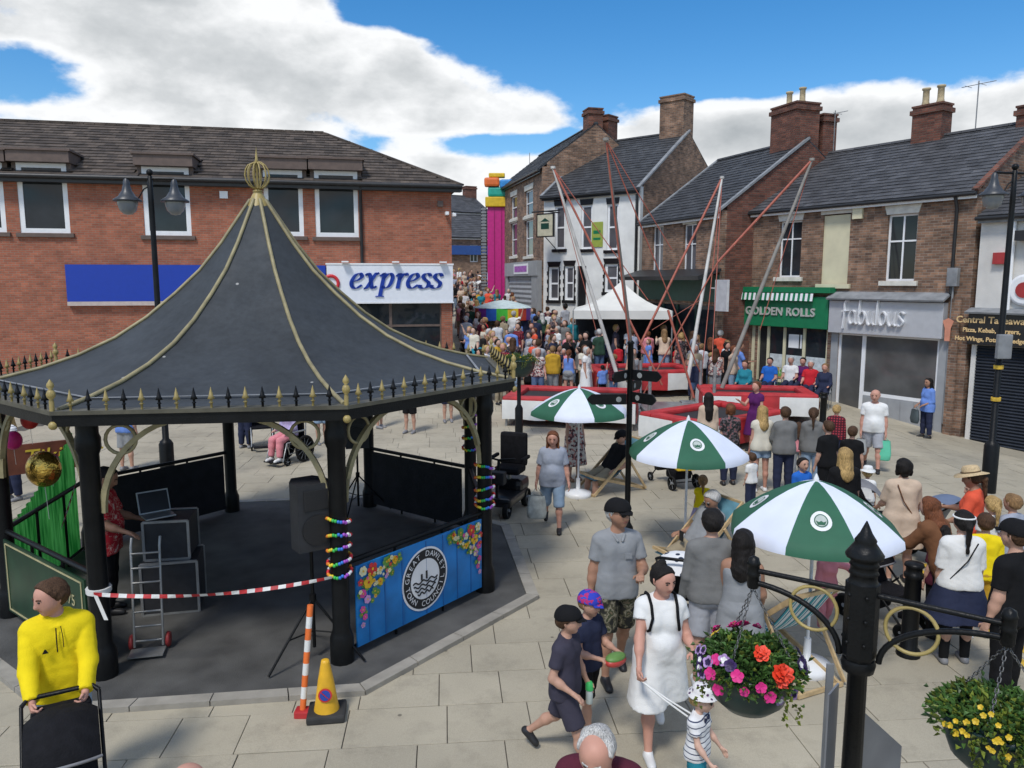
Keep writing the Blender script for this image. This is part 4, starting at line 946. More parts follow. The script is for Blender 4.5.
    MGC = foil_mat(); cu.build('foil_curtain', MGC, r, fix=False)
    return r
BAND = bandstand()

# ================================================================== lamps, posts, signs
M_LAMPGLASS = mat('lamp_glass', (.22, .23, .235), .15, .05)
M_LAMPGREY = mat('lamp_grey', (.035, .04, .048), .4, .2)
def lantern(parent, c, s=1.0):
    c = Vector(c)
    l = MB().lathe([(.02*s, 0), (.05*s, -.04*s), (.06*s, -.12*s), (.085*s, -.22*s), (.15*s, -.32*s), (.245*s, -.385*s), (.245*s, -.41*s), (.18*s, -.40*s)], 20, c).build('lantern', M_LAMPGREY, parent)
    MB().lathe([(.17*s, -.395*s), (.175*s, -.46*s), (.14*s, -.57*s), (.08*s, -.63*s), (.01*s, -.645*s)], 16, c).build('glass_bowl', M_LAMPGLASS, l)
def lamp_post(loc, h, dirx, label, arm=.62, extras=None):
    r = thing('lamp_post', label, 'street lamp', loc, 0, 'double-armed lamp posts on the square'); d = Vector((math.cos(dirx), math.sin(dirx), 0))
    MB().lathe([(.13, 0), (.13, .9), (.10, .96), (.06, 1.0), (.046, h-.5), (.042, h-.02), (.02, h)], 12).build('post', M_IRON, r)
    MB().tube([-d*arm+Vector((0, 0, h-.06)), d*arm+Vector((0, 0, h-.06))], .022, 8).sphere((0, 0, h+.05), .06).tube([-d*.3+Vector((0, 0, h-.55)), -d*.12+Vector((0, 0, h-.25)), Vector((0, 0, h-.18))], .012, 6).build('cross_arm', M_IRON, r)
    for s in (-1, 1): lantern(r, d*arm*s+Vector((0, 0, h-.06)))
    if extras: extras(r)
    return r
lp = G(165, 478); lamp_post((-6.55, 14.3, 0), 5.85, R(8), 'black lamp post with two bell lanterns in front of the red brick building', .41)
def _ex(r):
    MB().bbox(-.14, .12, -.17, -.07, 2.55, 3.0, .02).build('control_box', M_LEAD, r)
    for z in (2.35, 1.75): MB().lathe([(.082, z), (.084, z+.07)], 12).build('yellow_band', M_YELLOW, r)
p = G(988, 492); lamp_post((p.x, p.y, p.z), 5.95, R(12), 'tall black lamp post with bell lantern beside the shuttered takeaway', .42, _ex)

def fingerpost():
    p = headY(629, 345, 3.05); p = Vector((1.70, 11.0, 0)); h = 3.06
    r = thing('fingerpost', 'black fingerpost with several pointing arms in front of the trampolines', 'signpost', p)
    MB().lathe([(.09, 0), (.09, .35), (.05, .42), (.042, .5), (.042, h), (.06, h+.01), (.03, h+.05)], 12).build('post', M_IRON, r)
    M_RND = mat('emblem_grey', (.26, .27, .26), .5)
    for z, az, L_ in ((2.26, R(182), .62), (2.62, R(232), .5), (2.62, R(-38), .5), (2.30, R(-52), .5), (2.44, R(60), .45)):
        d = Vector((math.cos(az), math.sin(az), 0)); n = Vector((-d.y, d.x, 0)); hh = .075
        out = [(.045, -hh), (L_-.07, -hh), (L_-.02, -.03), (L_, 0), (L_-.02, .03), (L_-.07, hh), (.045, hh)]
        f = MB().prism([d*x+Vector((0, 0, z+y))-n*.012 for x, y in out], n*.024).build('finger', M_IRON, r)
        c = d*.16+Vector((0, 0, z)); 
        for sg in (-1, 1): MB().add([c+n*sg*.0145]+[c+n*sg*.0145+d*.040*math.cos(a)+Vector((0, 0, .040*math.sin(a))) for a in [2*math.pi*i/14 for i in range(14)]], [(0, 1+i, 1+(i+1) % 14) for i in range(14)]).build('emblem', M_RND, f, fix=False)
fingerpost()
def bollard(p, h, label):
    r = thing('bollard', label, 'bollard', p, 0, 'black bollards')
    MB().lathe([(.12, 0), (.12, .06), (.085, .10), (.08, h-.16), (.095, h-.15), (.095, h-.11), (.08, h-.10), (.08, h-.04), (.10, h-.03), (.09, h), (.02, h+.01)], 14).build('shaft', M_IRON, r)
p = G(908, 655); bollard(p, 1.02, 'black cast bollard between the basket post and the woman in the navy skirt')
p = G(822, 432); bollard(p, 1.05, 'black bollard at the corner of the right-hand trampoline')

# ---------------------------------------------------------------- foreground post with two hanging baskets
M_LEAF = mat('leaf_green', (.055, .12, .025), .5, .3, 20, island=.5)
M_LEAF2 = mat('leaf_yellow_green', (.16, .20, .03), .5, .3, 20, island=.5)
M_BASKET = mat('basket_green', (.006, .028, .026), .35, .2)
FM = {k: mat('petal_'+k, c, .55, .15, 30) for k, c in dict(pink=(.62, .02, .20), orange=(.75, .055, .02), purple=(.035, .012, .09), lilac=(.40, .26, .50), white=(.75, .74, .72), yellow=(.62, .42, .02), dark=(.02, .006, .05)).items()}
def leaf(mb, p, d, up, L_, w, mi):
    s = d.cross(up); s = s.normalized() if s.length > 1e-5 else Vector((1, 0, 0)); n = s.cross(d)
    a = p; b = p+d*L_*.45+s*w/2+n*.01; c = p+d*L_; e = p+d*L_*.45-s*w/2+n*.01; m = p+d*L_*.5-n*.004
    mb.add([a, b, c, e, m], [(0, 4, 1), (1, 4, 2), (2, 4, 3), (3, 4, 0)], mi)
def flower(parent, c, d, rad, kind, eye=None, petals=5, ruffle=0.0, cup=.35, rr=random):
    d = Vector(d).normalized(); u = d.orthogonal().normalized(); v = d.cross(u); mb = MB()
    rings = 1 if not ruffle else 3
    for q in range(rings):
        R_ = rad*(1-.28*q)
        for k in range(petals):
            a0 = 2*math.pi*(k+.5*q)/petals+rr.random()*.3; vs_ = [d*(.012*q)]
            for t in range(7):
                b = a0+(-.5+t/6)*2*math.pi/petals*1.25; x = (-.5+t/6)*2; rr_ = R_*(1-.30*x*x)
                vs_.append((u*math.cos(b)+v*math.sin(b))*rr_+d*(cup*rad*(.5+.5*q)+rr.uniform(-.2, .2)*rad*(.4+ruffle)+.001*k))
            mb.add([Vector(c)+p for p in vs_], [(0, i, i+1) for i in range(1, 7)], 0, True)
            if eye:
                vs2 = [Vector(c)+d*(.012*q+.004)]+[Vector(c)+d*.004+(p*.55 if i else p) for i, p in enumerate(vs_[1:], 1)]
                mb.add(vs2, [(0, i, i+1) for i in range(1, 7)], 1, True)
    return mb.build('flower', [FM[kind], FM[eye]] if eye else FM[kind], parent, fix=False)
def basket(c, rad, label, seed, mode):
    rr = random.Random(seed); r = thing('hanging_basket', label, 'hanging basket', c); H_ = rad*.95
    MB().lathe([(rad*.28, -H_), (rad*.55, -H_*.97), (rad*.80, -H_*.72), (rad*.93, -H_*.35), (rad*.98, 0), (rad*1.03, .0), (rad*1.03, .025), (rad*.93, .025), (rad*.88, -.04), (rad*.3, -.06)], 28).build('bowl', M_BASKET, r)
    fo = MB(); top = rad*(.62 if mode == 0 else .42)
    for i in range(2600 if mode == 0 else 1900):
        a = rr.random()*2*math.pi; q = rr.random()**.5; h = math.sqrt(max(0, 1-q*q))
        lump = .80+.62*noise.noise(Vector((math.cos(a)*q*2.6, math.sin(a)*q*2.6, seed)))
        p = Vector((math.cos(a)*q*rad*1.12, math.sin(a)*q*rad*1.12, .0+top*h*lump*rr.uniform(.55, 1.08)))
        if rr.random() < .03: p *= rr.uniform(1.12, 1.3)
        if q > .85 and rr.random() < .45: p.z -= rr.random()*rad*.32; p.x *= 1.05; p.y *= 1.05
        d = Vector((p.x*1.3+rr.uniform(-.2, .2), p.y*1.3+rr.uniform(-.2, .2), rr.uniform(-.1, .3))).normalized()
        leaf(fo, p, d, Vector((rr.uniform(-.4, .4), rr.uniform(-.4, .4), 1)), rr.uniform(.018, .042), rr.uniform(.010, .022), 1 if (rr.random() < (.12 if mode == 0 else .32)) else 0)
    for i in range(9):                      # trailing strands
        a = rr.random()*2*math.pi if mode == 0 else rr.uniform(-2.6, -.6); q = rad*1.03; L_ = rr.uniform(.10, .26)
        for j in range(int(L_/.010)):
            p = Vector((math.cos(a)*(q+.02*math.sin(j*.4)), math.sin(a)*(q+.02), .02-j*.010)); leaf(fo, p, Vector((rr.uniform(-1, 1), rr.uniform(-1, 1), -.4)).normalized(), Vector((0, 0, 1)), .022, .014, 1)
    tag(fo.build('foliage', [M_LEAF, M_LEAF2], r, fix=False), kind='stuff')
    def at(az, el, k=1.0): a = R(az); e = R(el); return Vector((math.cos(a)*math.cos(e)*rad*1.16*k, math.sin(a)*math.cos(e)*rad*1.16*k, .02+math.sin(e)*top*1.08*k))
    spots = []
    if mode == 0:
        spots = [(-72, 22, .062, 'orange', None, 7, 1.0), (-88, 55, .045, 'orange', None, 6, .8), (-150, 5, .035, 'pink', None, 5, 0), (-142, -22, .034, 'pink', None, 5, 0), (-120, 18, .034, 'pink', None, 5, 0), (-112, -6, .026, 'pink', None, 5, 0), (-96, 5, .03, 'pink', None, 5, 0), (-86, -14, .034, 'pink', None, 5, 0), (-150, 30, .03, 'pink', None, 5, 0), (110, 60, .042, 'pink', None, 6, .5), (85, 50, .042, 'pink', None, 6, .6), (60, 58, .03, 'pink', None, 5, .4), (128, 40, .035, 'pink', None, 5, .3)]
        for az, el in ((-172, 14), (-178, 28), (172, 20), (-165, -6), (-170, 0), (-158, 20), (-140, 34), (-130, 30), (-20, 24), (-12, 12), (-28, 10), (-18, 0), (-35, 24), (-6, 30), (-24, -32), (-38, -34), (-50, -24), (-64, -38)): spots.append((az, el, rr.uniform(.026, .036), rr.choice(('lilac', 'purple', 'purple')), rr.choice(('dark', 'dark', 'white')), 5, 0))
        spots += [(-8, -4, .034, 'white', None, 6, .4), (-3, -10, .03, 'white', None, 6, .4), (150, 46, .02, 'yellow', None, 5, 0), (142, 50, .018, 'yellow', None, 5, 0)]
    else:
        for i in range(34): spots.append((rr.uniform(-175, -5), rr.uniform(-12, 55), rr.uniform(.010, .017), 'yellow', None, 5, 0))
        for i in range(10): spots.append((-118+rr.uniform(-3, 3), -15-i*6, .014, 'yellow', None, 5, 0))
    for az, el, rad_, kd, eye, pt, ru in spots:
        p = at(az, el, 1.03); flower(r, p, p+Vector((0, -.03, .03)), rad_*.84, kd, eye, pt, ru, rr=rr)
    return r
def basket_post():
    P = Vector((1.42, 2.98, 0)); r = thing('basket_post', 'tall black post with pointed cap, scrolled arms and gold rings in the foreground', 'post', P)
    MB().lathe([(.13, 0), (.13, .9), (.10, .98), (.045, 1.05), (.038, 2.36), (.062, 2.37), (.068, 2.40), (.062, 2.42)], 16).build('pole', M_IRON, r)
    MB().lathe([(.06, 2.42), (.066, 2.44), (.066, 2.745)], 8, smooth=False, a0=R(22.5)).build('sleeve', M_IRON, r)
    MB().lathe([(.058, 2.745), (.052, 2.76), (.052, 2.78), (.058, 2.785), (.052, 2.795), (.052, 2.815), (.058, 2.82), (.052, 2.83), (.052, 2.845), (.072, 2.85), (.074, 2.862), (.055, 2.89), (.040, 2.912), (.043, 2.92), (.024, 2.95), (.009, 2.985), (.002, 3.0)], 18).build('pointed_cap', M_IRON, r)
    for i in range(6):
        a = R(60*i+20)
        for z in (2.5, 2.60, 2.70): MB().sphere((.066*math.cos(a), .066*math.sin(a), z), .008, 0, 6, 4).build('bolt', M_IRON, r) if i < 5 else None
    ends = []
    for sg, az in ((0, R(146)), (1, R(-36))):
        d = Vector((math.cos(az), math.sin(az), 0)); L_ = .44 if sg == 0 else .50; zt = 2.70
        a = MB().tube([d*.055+Vector((0, 0, zt)), d*L_+Vector((0, 0, zt))], .012, 8)
        pts = []
        for i in range(15):
            t = math.pi/2*i/14; pts.append(d*(.075+(L_-.075)*(1-math.cos(t)))+Vector((0, 0, 2.42+.225*math.sin(t))))
        a.tube(pts, .0125, 8); arm = a.build('arm', M_IRON, r)
        c = d*(.075+.110)+Vector((0, 0, 2.70-.112))
        MB().tube([c+d*.094*math.cos(t)+Vector((0, 0, .094*math.sin(t))) for t in [2*math.pi*i/28 for i in range(28)]], .008, 6, closed=True).build('gold_ring', M_GOLD, arm)
        MB().lathe([(.022, 2.62), (.026, 2.63), (.026, 2.675), (.03, 2.68), (.026, 2.69), (.026, 2.725), (.03, 2.73), (.026, 2.74), (.022, 2.755), (.004, 2.765)], 12, d*L_).build('arm_cap', M_IRON, arm)
        ends.append(P+d*L_+Vector((0, 0, 2.62)))
    # back of a small metal sign on the pole
    MB().box(-.10, -.07, .06, .07, 1.7, 2.36).build('sign_plate', M_LEAD, r)
    d = Vector((.82, .57, 0)); n = Vector((-.57, .82, 0)); MS = mat('sign_back_grey', (.26, .27, .29), .35, .1, metal=.5)
    MB().prism([d*.045+n*.05+Vector((0, 0, 1.6)), d*.50+n*.05+Vector((0, 0, 1.6)), d*.50+n*.05+Vector((0, 0, 1.82)), d*.045+n*.05+Vector((0, 0, 2.20))], n*.008).build('sign_plate', MS, r)
    MB().prism([-d*.045+n*.05+Vector((0, 0, 1.6)), -d*.16+n*.02+Vector((0, 0, 1.6)), -d*.16+n*.02+Vector((0, 0, 2.30)), -d*.045+n*.05+Vector((0, 0, 2.30))], n*.008).build('sign_plate', MS, r)
    return ends
E0, E1 = basket_post()
M_CHAIN = mat('chain_steel', (.16, .16, .16), .4, .2, metal=.7)
def hang(end, drop, rad, label, seed, mode):
    c = end-Vector((0, 0, drop)); b = basket(c, rad, label, seed, mode)
    for k in range(3):
        a = R(90+120*k+15); q = Vector((math.cos(a)*rad*.98, math.sin(a)*rad*.98, .02)); top = Vector((0, 0, drop)); L_ = (top-q).length; n = int(L_/.020); mb = MB(); dr = (top-q).normalized(); s = dr.orthogonal().normalized(); s2 = dr.cross(s)
        for i in range(n):
            m = q.lerp(top, (i+.5)/n); w = s if i % 2 else s2
            mb.tube([m+dr*.013*math.cos(t)+w*.006*math.sin(t) for t in [2*math.pi*j/6 for j in range(6)]], .0022, 4, closed=True)
        mb.build('chain', M_CHAIN, b)
hang(E0, .37, .195, 'hanging basket of pink, orange and purple flowers left of the foreground post', 2, 0)
hang(E1, .30, .20, 'hanging basket with yellow trailing flowers right of the foreground post', 5, 1)

# ================================================================== things on the square
M_RED = mat('red_vinyl', (.44, .028, .032), .5, .28, 3); M_WVINYL = mat('white_vinyl', (.70, .70, .67), .45, .08, 4)
M_MESHBED = mat('black_mesh_bed', (.022, .022, .024), .7, .2, 20); M_STEEL = mat('galvanised_steel', (.36, .37, .37), .4, .2, 6, metal=.6)
M_STRAP = mat('red_strap', (.36, .10, .065), .6, .2, 9); M_ORANGE = mat('orange_plastic', (.75, .16, .03), .5)
def stripe_pole(mb, a, b, r, n, m0=0, m1=1, sides=10):
    a = Vector(a); b = Vector(b)
    for i in range(n): mb.tube([a.lerp(b, i/n), a.lerp(b, (i+1)/n)], r, sides, (m0, m1)[i % 2])
    return mb
# ---------------------------------------------------------------- bungee trampolines
def trampoline(c, rz, L_, W, label, h=.74, skirt=True):
    z = gz(c[0], c[1]); r = thing('trampoline', label, 'trampoline', (c[0], c[1], z), rz, 'inflatable-edged bungee trampolines'); pw = .34
    for x in (-L_/2+.1, L_/2-.1):
        for y in (-W/2+.1, W/2-.1): MB().tube([(x, y, -.12), (x, y, h-.1)], .035, 8).build('leg', M_STEEL, r)
    MB().box(-L_/2+pw, L_/2-pw, -W/2+pw, W/2-pw, h-.10, h-.085).build('jump_bed', M_MESHBED, r)
    for (x0, x1, y0, y1) in ((-L_/2, L_/2, -W/2, -W/2+pw), (-L_/2, L_/2, W/2-pw, W/2), (-L_/2, -L_/2+pw, -W/2+pw+.002, W/2-pw-.002), (L_/2-pw, L_/2, -W/2+pw+.002, W/2-pw-.002)):
        MB().bbox(x0, x1, y0, y1, h-.12, h+.04, .055).build('pad', M_RED, r)
    P = [(-L_/2, -W/2), (L_/2, -W/2), (L_/2, W/2), (-L_/2, W/2)]
    for k in range(4):
        a = Vector((*P[k], 0)); b = Vector((*P[(k+1) % 4], 0)); ln = (b-a).length; n = max(2, round(ln/1.05)); d = (b-a).normalized(); o = Vector((d.y, -d.x, 0))
        for i in range(n):
            mb = MB(); vs_ = []; m = 8
            for j in range(m+1):
                t = (i+j/m)/n; q = a.lerp(b, t)
                for zz, bul in ((h-.05, .012), (h*.6, .03+.012*math.sin(t*23)), (.16+.012*math.sin(t*17), .01+.02*math.sin(t*31))): vs_.append(q+o*bul+Vector((0, 0, zz)))
            mb.add(vs_, [(3*j+u, 3*j+3+u, 3*j+4+u, 3*j+1+u) for j in range(m) for u in range(2)], 0, True)
            mb.build('skirt_panel', M_WVINYL if (i+(k+1)//2) % 2 == 0 else M_RED, r, fix=False)
    return r
trampoline((1.75, 21.6), R(-12), 3.6, 2.5, 'red and white trampoline nearest the bandstand, behind the first parasol')
trampoline((5.0, 18.8), R(38), 3.1, 2.1, 'red and white trampoline behind the middle parasol')
trampoline((7.0, 22.0), R(-8), 3.1, 1.9, 'red and white trampoline nearest the roll shop', .74)
trampoline((4.2, 25.2), R(8), 3.4, 2.3, 'red-edged trampoline farthest back among the onlookers')
M_POLEW = mat('white_pole', (.48, .47, .44), .6, .2, 3); M_POLED = mat('grey_pole', (.24, .225, .20), .6, .25, 3)
def bungee_frame():
    C = Vector((4.75, 22.1, gz(4.75, 22.1))); r = thing('bungee_frame', 'steel bungee frame of four splayed poles with red straps above the trampolines', 'bungee frame', C)
    def L(p): return Vector(p)-C
    MB().bbox(-1.0, 1.0, -.9, .9, -.2, .25, .03).build('base_platform', M_STEEL, r)
    for x in (-.9, .9):
        for y in (-.8, .8): MB().tube([(x, y, .25), (x, y, 1.5)], .05, 8).build('upright', M_STEEL, r)
    tips = [atY(553, 168, 22.9), atY(606, 140, 18.6), atY(812, 160, 21.5), atY(722, 178, 25.0)]
    feet = [atY(618, 378, 22.6), atY(634, 372, 21.4), atY(722, 388, 21.6), atY(688, 378, 22.8)]
    for i, (t, f) in enumerate(zip(tips, feet)):
        f.z = max(f.z, gz(f.x, f.y)+.05)
        MB().tube([L(f), L(f.lerp(t, .5)), L(t)], [.062, .052, .036], 10).lathe([(.07, -.02), (.07, .05)], 10, L(t)).build('pole', (M_POLEW, M_POLED, M_POLED, M_POLEW)[i], r)
        MB().bbox(L(f).x-.2, L(f).x+.2, L(f).y-.2, L(f).y+.2, -.25, .3, .03).build('pole_foot', M_STEEL, r)
    hp = [atY(600, 300, 21.9), atY(657, 372, 21.9), atY(665, 300, 19.4), atY(700, 345, 20.0), atY(640, 360, 22.0), atY(742, 330, 22.2), atY(673, 395, 21.5), atY(705, 300, 24.5)]
    lines = [(tips[0], atY(662, 385, 21.8), .045), (tips[0], atY(648, 300, 22.5), .02), (tips[0], atY(596, 330, 22.6), .015), (tips[1], atY(700, 372, 19.6), .02), (tips[1], atY(634, 385, 19.4), .03), (tips[1], atY(672, 250, 19), .015),
             (tips[2], atY(718, 262, 21.6), .05), (atY(718, 262, 21.6), atY(640, 400, 21.8), .03), (tips[2], atY(760, 330, 21.7), .015), (tips[3], atY(640, 345, 23.5), .05), (tips[3], atY(700, 390, 23), .02), (tips[3], atY(712, 360, 22.8), .02), (atY(668, 310, 22.2), atY(694, 398, 22.0), .05), (atY(652, 330, 22.5), atY(700, 300, 22.5), .012)]
    for a, b, w in lines: MB().tube([L(a), L(a.lerp(b, .5)), L(b)], w*.75, 6).build('strap', M_STRAP, r)
bungee_frame()
# ---------------------------------------------------------------- marquee
C_DARK = mat('marquee_gloom', (.02, .022, .03), .9, .3)  # near-black colour standing in for the gloom under the marquee
def marquee():
    p = atY(622, 310, 29.0); c = Vector((p.x, 29.3, gz(p.x, 29.3))); r = thing('marquee', 'white pop-up marquee with peaked roof behind the crowd', 'marquee', c, R(-6)); w = 1.75; ez = 2.75-c.z+.0; pk = atY(622, 281, 29.3).z-c.z
    M_CAN = mat('white_canvas', (.66, .65, .60), .8, .08, 2)
    ez = atY(622, 309, 29.3).z-c.z
    for x in (-w, w):
        for y in (-w, w): MB().tube([(x, y, -.2), (x, y, ez)], .03, 6).build('leg', M_STEEL, r)
    MB().box(-w, w, w-.02, w-.01, -.2, ez).build('added_gloom_sheet', C_DARK, r)  # sheet added only to darken the space below the canopy
    P = [(-w, -w), (w, -w), (w, w), (-w, w)]
    for k in range(4):
        a = Vector((*P[k], ez)); b = Vector((*P[(k+1) % 4], ez)); t = Vector((0, 0, pk)); n = 6; vs_ = []
        for i in range(n+1):
            s = i/n
            for u in range(n+1):
                q = a.lerp(b, u/n).lerp(t, s); q.z -= .16*math.sin(math.pi*s)*1.2; vs_.append(q)
        MB().add(vs_, [(i*(n+1)+j, i*(n+1)+j+1, (i+1)*(n+1)+j+1, (i+1)*(n+1)+j) for i in range(n) for j in range(n)], 0, True).build('roof_panel', M_CAN, r)
        d = (b-a).normalized(); o = Vector((d.y, -d.x, 0))*.02; MB().add([a+o, b+o, b+o-Vector((0, 0, .3)), a+o-Vector((0, 0, .3))], [(0, 3, 2, 1)]).build('valance', M_CAN, r)
marquee()
# ---------------------------------------------------------------- parasols
M_PGREEN = mat('parasol_green', (.018, .105, .055), .7, .1, 4); M_PWHITE = mat('parasol_white', (.66, .70, .80), .7, .05, 4); M_EMB = mat('emblem_pale', (.45, .50, .46), .6)
M_WPLAST = mat('white_plastic', (.72, .73, .74), .4, .05)
def parasol(c, top, rad, rot, label, drop=.42, green=None, white=None, emblem=True, group='green and white parasols', n=8, val=.07):
    r = thing('parasol', label, 'parasol', c, 0, group); green = green or M_PGREEN; white = white or M_PWHITE
    MB().lathe([(.24, 0), (.25, .03), (.24, .08), (.10, .12), (.04, .14), (.035, .34)], 24).build('base', M_WPLAST, r)
    MB().tube([(0, 0, .1), (0, 0, top)], .018, 8).lathe([(.03, top-.02), (.028, top+.02), (.006, top+.07)], 8).build('pole', M_WPLAST, r)
    def S(rho, a):                       # canopy surface: domed between the ribs, with slightly hollow hems
        k = ((a-rot)/(2*math.pi/n)) % 1.0; hol = 1-.055*math.sin(math.pi*k)*rho
        q = rad*rho*hol; return Vector((q*math.cos(a), q*math.sin(a), top-drop*(rho**1.55)-.018*math.sin(math.pi*k)*rho))
    for k in range(n):
        a0 = rot+2*math.pi*k/n; a1 = rot+2*math.pi*(k+1)/n; m = 8; rings = [0, .08, .2, .35, .5, .65, .8, .92, 1.0]; vs_ = []
        for rho in rings:
            for j in range(m+1): vs_.append(S(rho, a0+(a1-a0)*j/m))
        for j in range(m+1):
            q = S(1.0, a0+(a1-a0)*(j/m if j < m else .9999)); vs_.append(q*1.0+Vector((q.x*.012, q.y*.012, -val)))
        pn = MB().add(vs_, [(i*(m+1)+j, i*(m+1)+j+1, (i+1)*(m+1)+j+1, (i+1)*(m+1)+j) for i in range(len(rings)) for j in range(m)], 0, True)
        col = (green if k % 2 == 0 else white) if not isinstance(green, list) else green[k % len(green)]
        pan = pn.build('canopy_panel', col, r, fix=False)
        MB().tube([S(x, a0)-Vector((0, 0, .012)) for x in (.02, .3, .6, .98)], .006, 5).build('rib', M_STEEL, r)
        if emblem and k % 2 == 0:
            am = (a0+a1)/2; rc = .66; ca = S(rc, am); e1 = (S(rc+.05, am)-S(rc-.05, am)).normalized(); e2 = (S(rc, am+.05)-S(rc, am-.05)).normalized(); nn = e1.cross(e2).normalized()
            if nn.z < 0: nn = -nn
            def D(r0, r1, off, mt):
                N_ = 22; P = []
                for i in range(N_):
                    t = 2*math.pi*i/N_
                    for q in (r0, r1): rr_ = rc+q*math.cos(t)/rad; aa = am+q*math.sin(t)/(rad*rc); P.append(S(rr_, aa)+nn*off)
                MB().add(P, [(2*i, 2*i+1, (2*i+3) % (2*N_), (2*i+2) % (2*N_)) for i in range(N_)], 0, True).build('emblem', mt, pan, fix=False)
            s = rad/.85; D(.001, .10*s, .004, M_WPLAST); D(.056*s, .066*s, .007, green); D(.001, .056*s, .006, M_EMB)
            P = [S(rc+q[0]*s/rad, am+q[1]*s/(rad*rc))+nn*.009 for q in ((.005, -.05), (.045, -.03), (.045, .03), (.005, .05), (.018, .02), (.004, 0), (.018, -.02))]
            MB().add(P, [tuple(range(7))]).build('emblem_wave', green, pan, fix=False)
    return r
p = G(578, 496); U1 = parasol(p, 2.02, .90, R(12), 'green and white parasol nearest the trampolines on a white base', .40)
p = Vector((2.50, 10.75, 0)); U2 = parasol(p, 2.0, .84, R(-112), 'green and white parasol in the middle, above the man with the phone', .44)
p = Vector((3.02, 7.45, 0)); U3 = parasol(p, 1.99, .83, R(-128), 'green and white parasol nearest the foreground post, above the striped deckchair', .46)
def rainbow():
    p = atY(503, 312, 33); c = Vector((p.x, 33, gz(p.x, 33))); pal = [mat('rb_'+n, c_, .6) for n, c_ in (('blue', (.02, .12, .5)), ('green', (.06, .5, .04)), ('yellow', (.7, .5, .03)), ('red', (.6, .06, .03)), ('purple', (.20, .04, .35)), ('white', (.6, .66, .66)))]
    pale = mat('rainbow_top', (.50, .60, .60), .7)
    top = atY(503, 300, 33).z-c.z
    r = parasol(c, top, 1.22, R(10), 'pale parasol with a rainbow fringe in the crowd by the ride tower', .30, [pale], None, False, None, 8, .02)
    for k in range(16):
        a0 = R(10)+2*math.pi*k/16; a1 = R(10)+2*math.pi*(k+1)/16; z = top-.33; q = 1.2
        f = lambda a, zz: Vector((q*math.cos(a), q*math.sin(a), zz))
        MB().add([f(a0, z), f(a1, z), f(a1, z-.5), f(a0, z-.5)], [(0, 1, 2, 3)]).build('fringe_panel', pal[k % 5], r, fix=False)
rainbow()
# ---------------------------------------------------------------- ride tower
def ride_tower():
    p = atY(498, 300, 44); c = Vector((p.x, 44, gz(p.x, 44))); r = thing('ride_tower', 'tall pink fairground tower with bulb-lined sides and yellow sign on top', 'fairground ride', c)
    top = atY(498, 207, 44).z-c.z; M_PINK = mat('pink_panel', (.55, .02, .22), .4, .1); M_YEL = mat('yellow_panel', (.72, .48, .02), .4)
    MB().bbox(-.58, .58, 0, .5, -.3, top, .03).build('pink_face', M_PINK, r)
    for x in (-.2, .2): MB().box(x-.02, x+.02, -.04, -.003, 0, top).build('rail', mat('dark_pink', (.35, .01, .14), .4), r)
    for sx in (-1, 1):
        t = MB().box(sx*.62, sx*.92, .1, .4, -.3, top) if False else MB()
        for x in (.66, .92): t.tube([(sx*x, .1, -.3), (sx*x, .1, top)], .04, 6)
        t.build('side_truss', M_BLACKM, r)
        bl = MB(); n = 34
        for i in range(n): bl.bbox(sx*.66-.02 if sx > 0 else -.94, .94 if sx > 0 else -.64, .02, .14, top*i/n, top*i/n+.12, .02)
        bl.build('bulb_strip', M_LAMPGLASS, r)
    MB().bbox(-.7, .7, -.15, .6, top+.01, top+.55, .05).build('yellow_band', M_YEL, r)
    MB().bbox(-.55, .6, -.12, .5, top+.56, top+1.1, .12).build('green_block', mat('turquoise_panel', (.02, .38, .28), .4), r)
    MB().bbox(-.75, .1, -.2, .4, top+1.11, top+1.6, .12).build('orange_block', M_ORANGE, r); MB().bbox(.11, .85, -.2, .4, top+1.0, top+1.5, .12).build('blue_block', mat('sky_blue_panel', (.03, .25, .6), .4), r)
    MB().bbox(-.5, .4, -.1, .4, top+1.61, top+1.85, .06).build('yellow_block', M_YEL, r)
ride_tower()
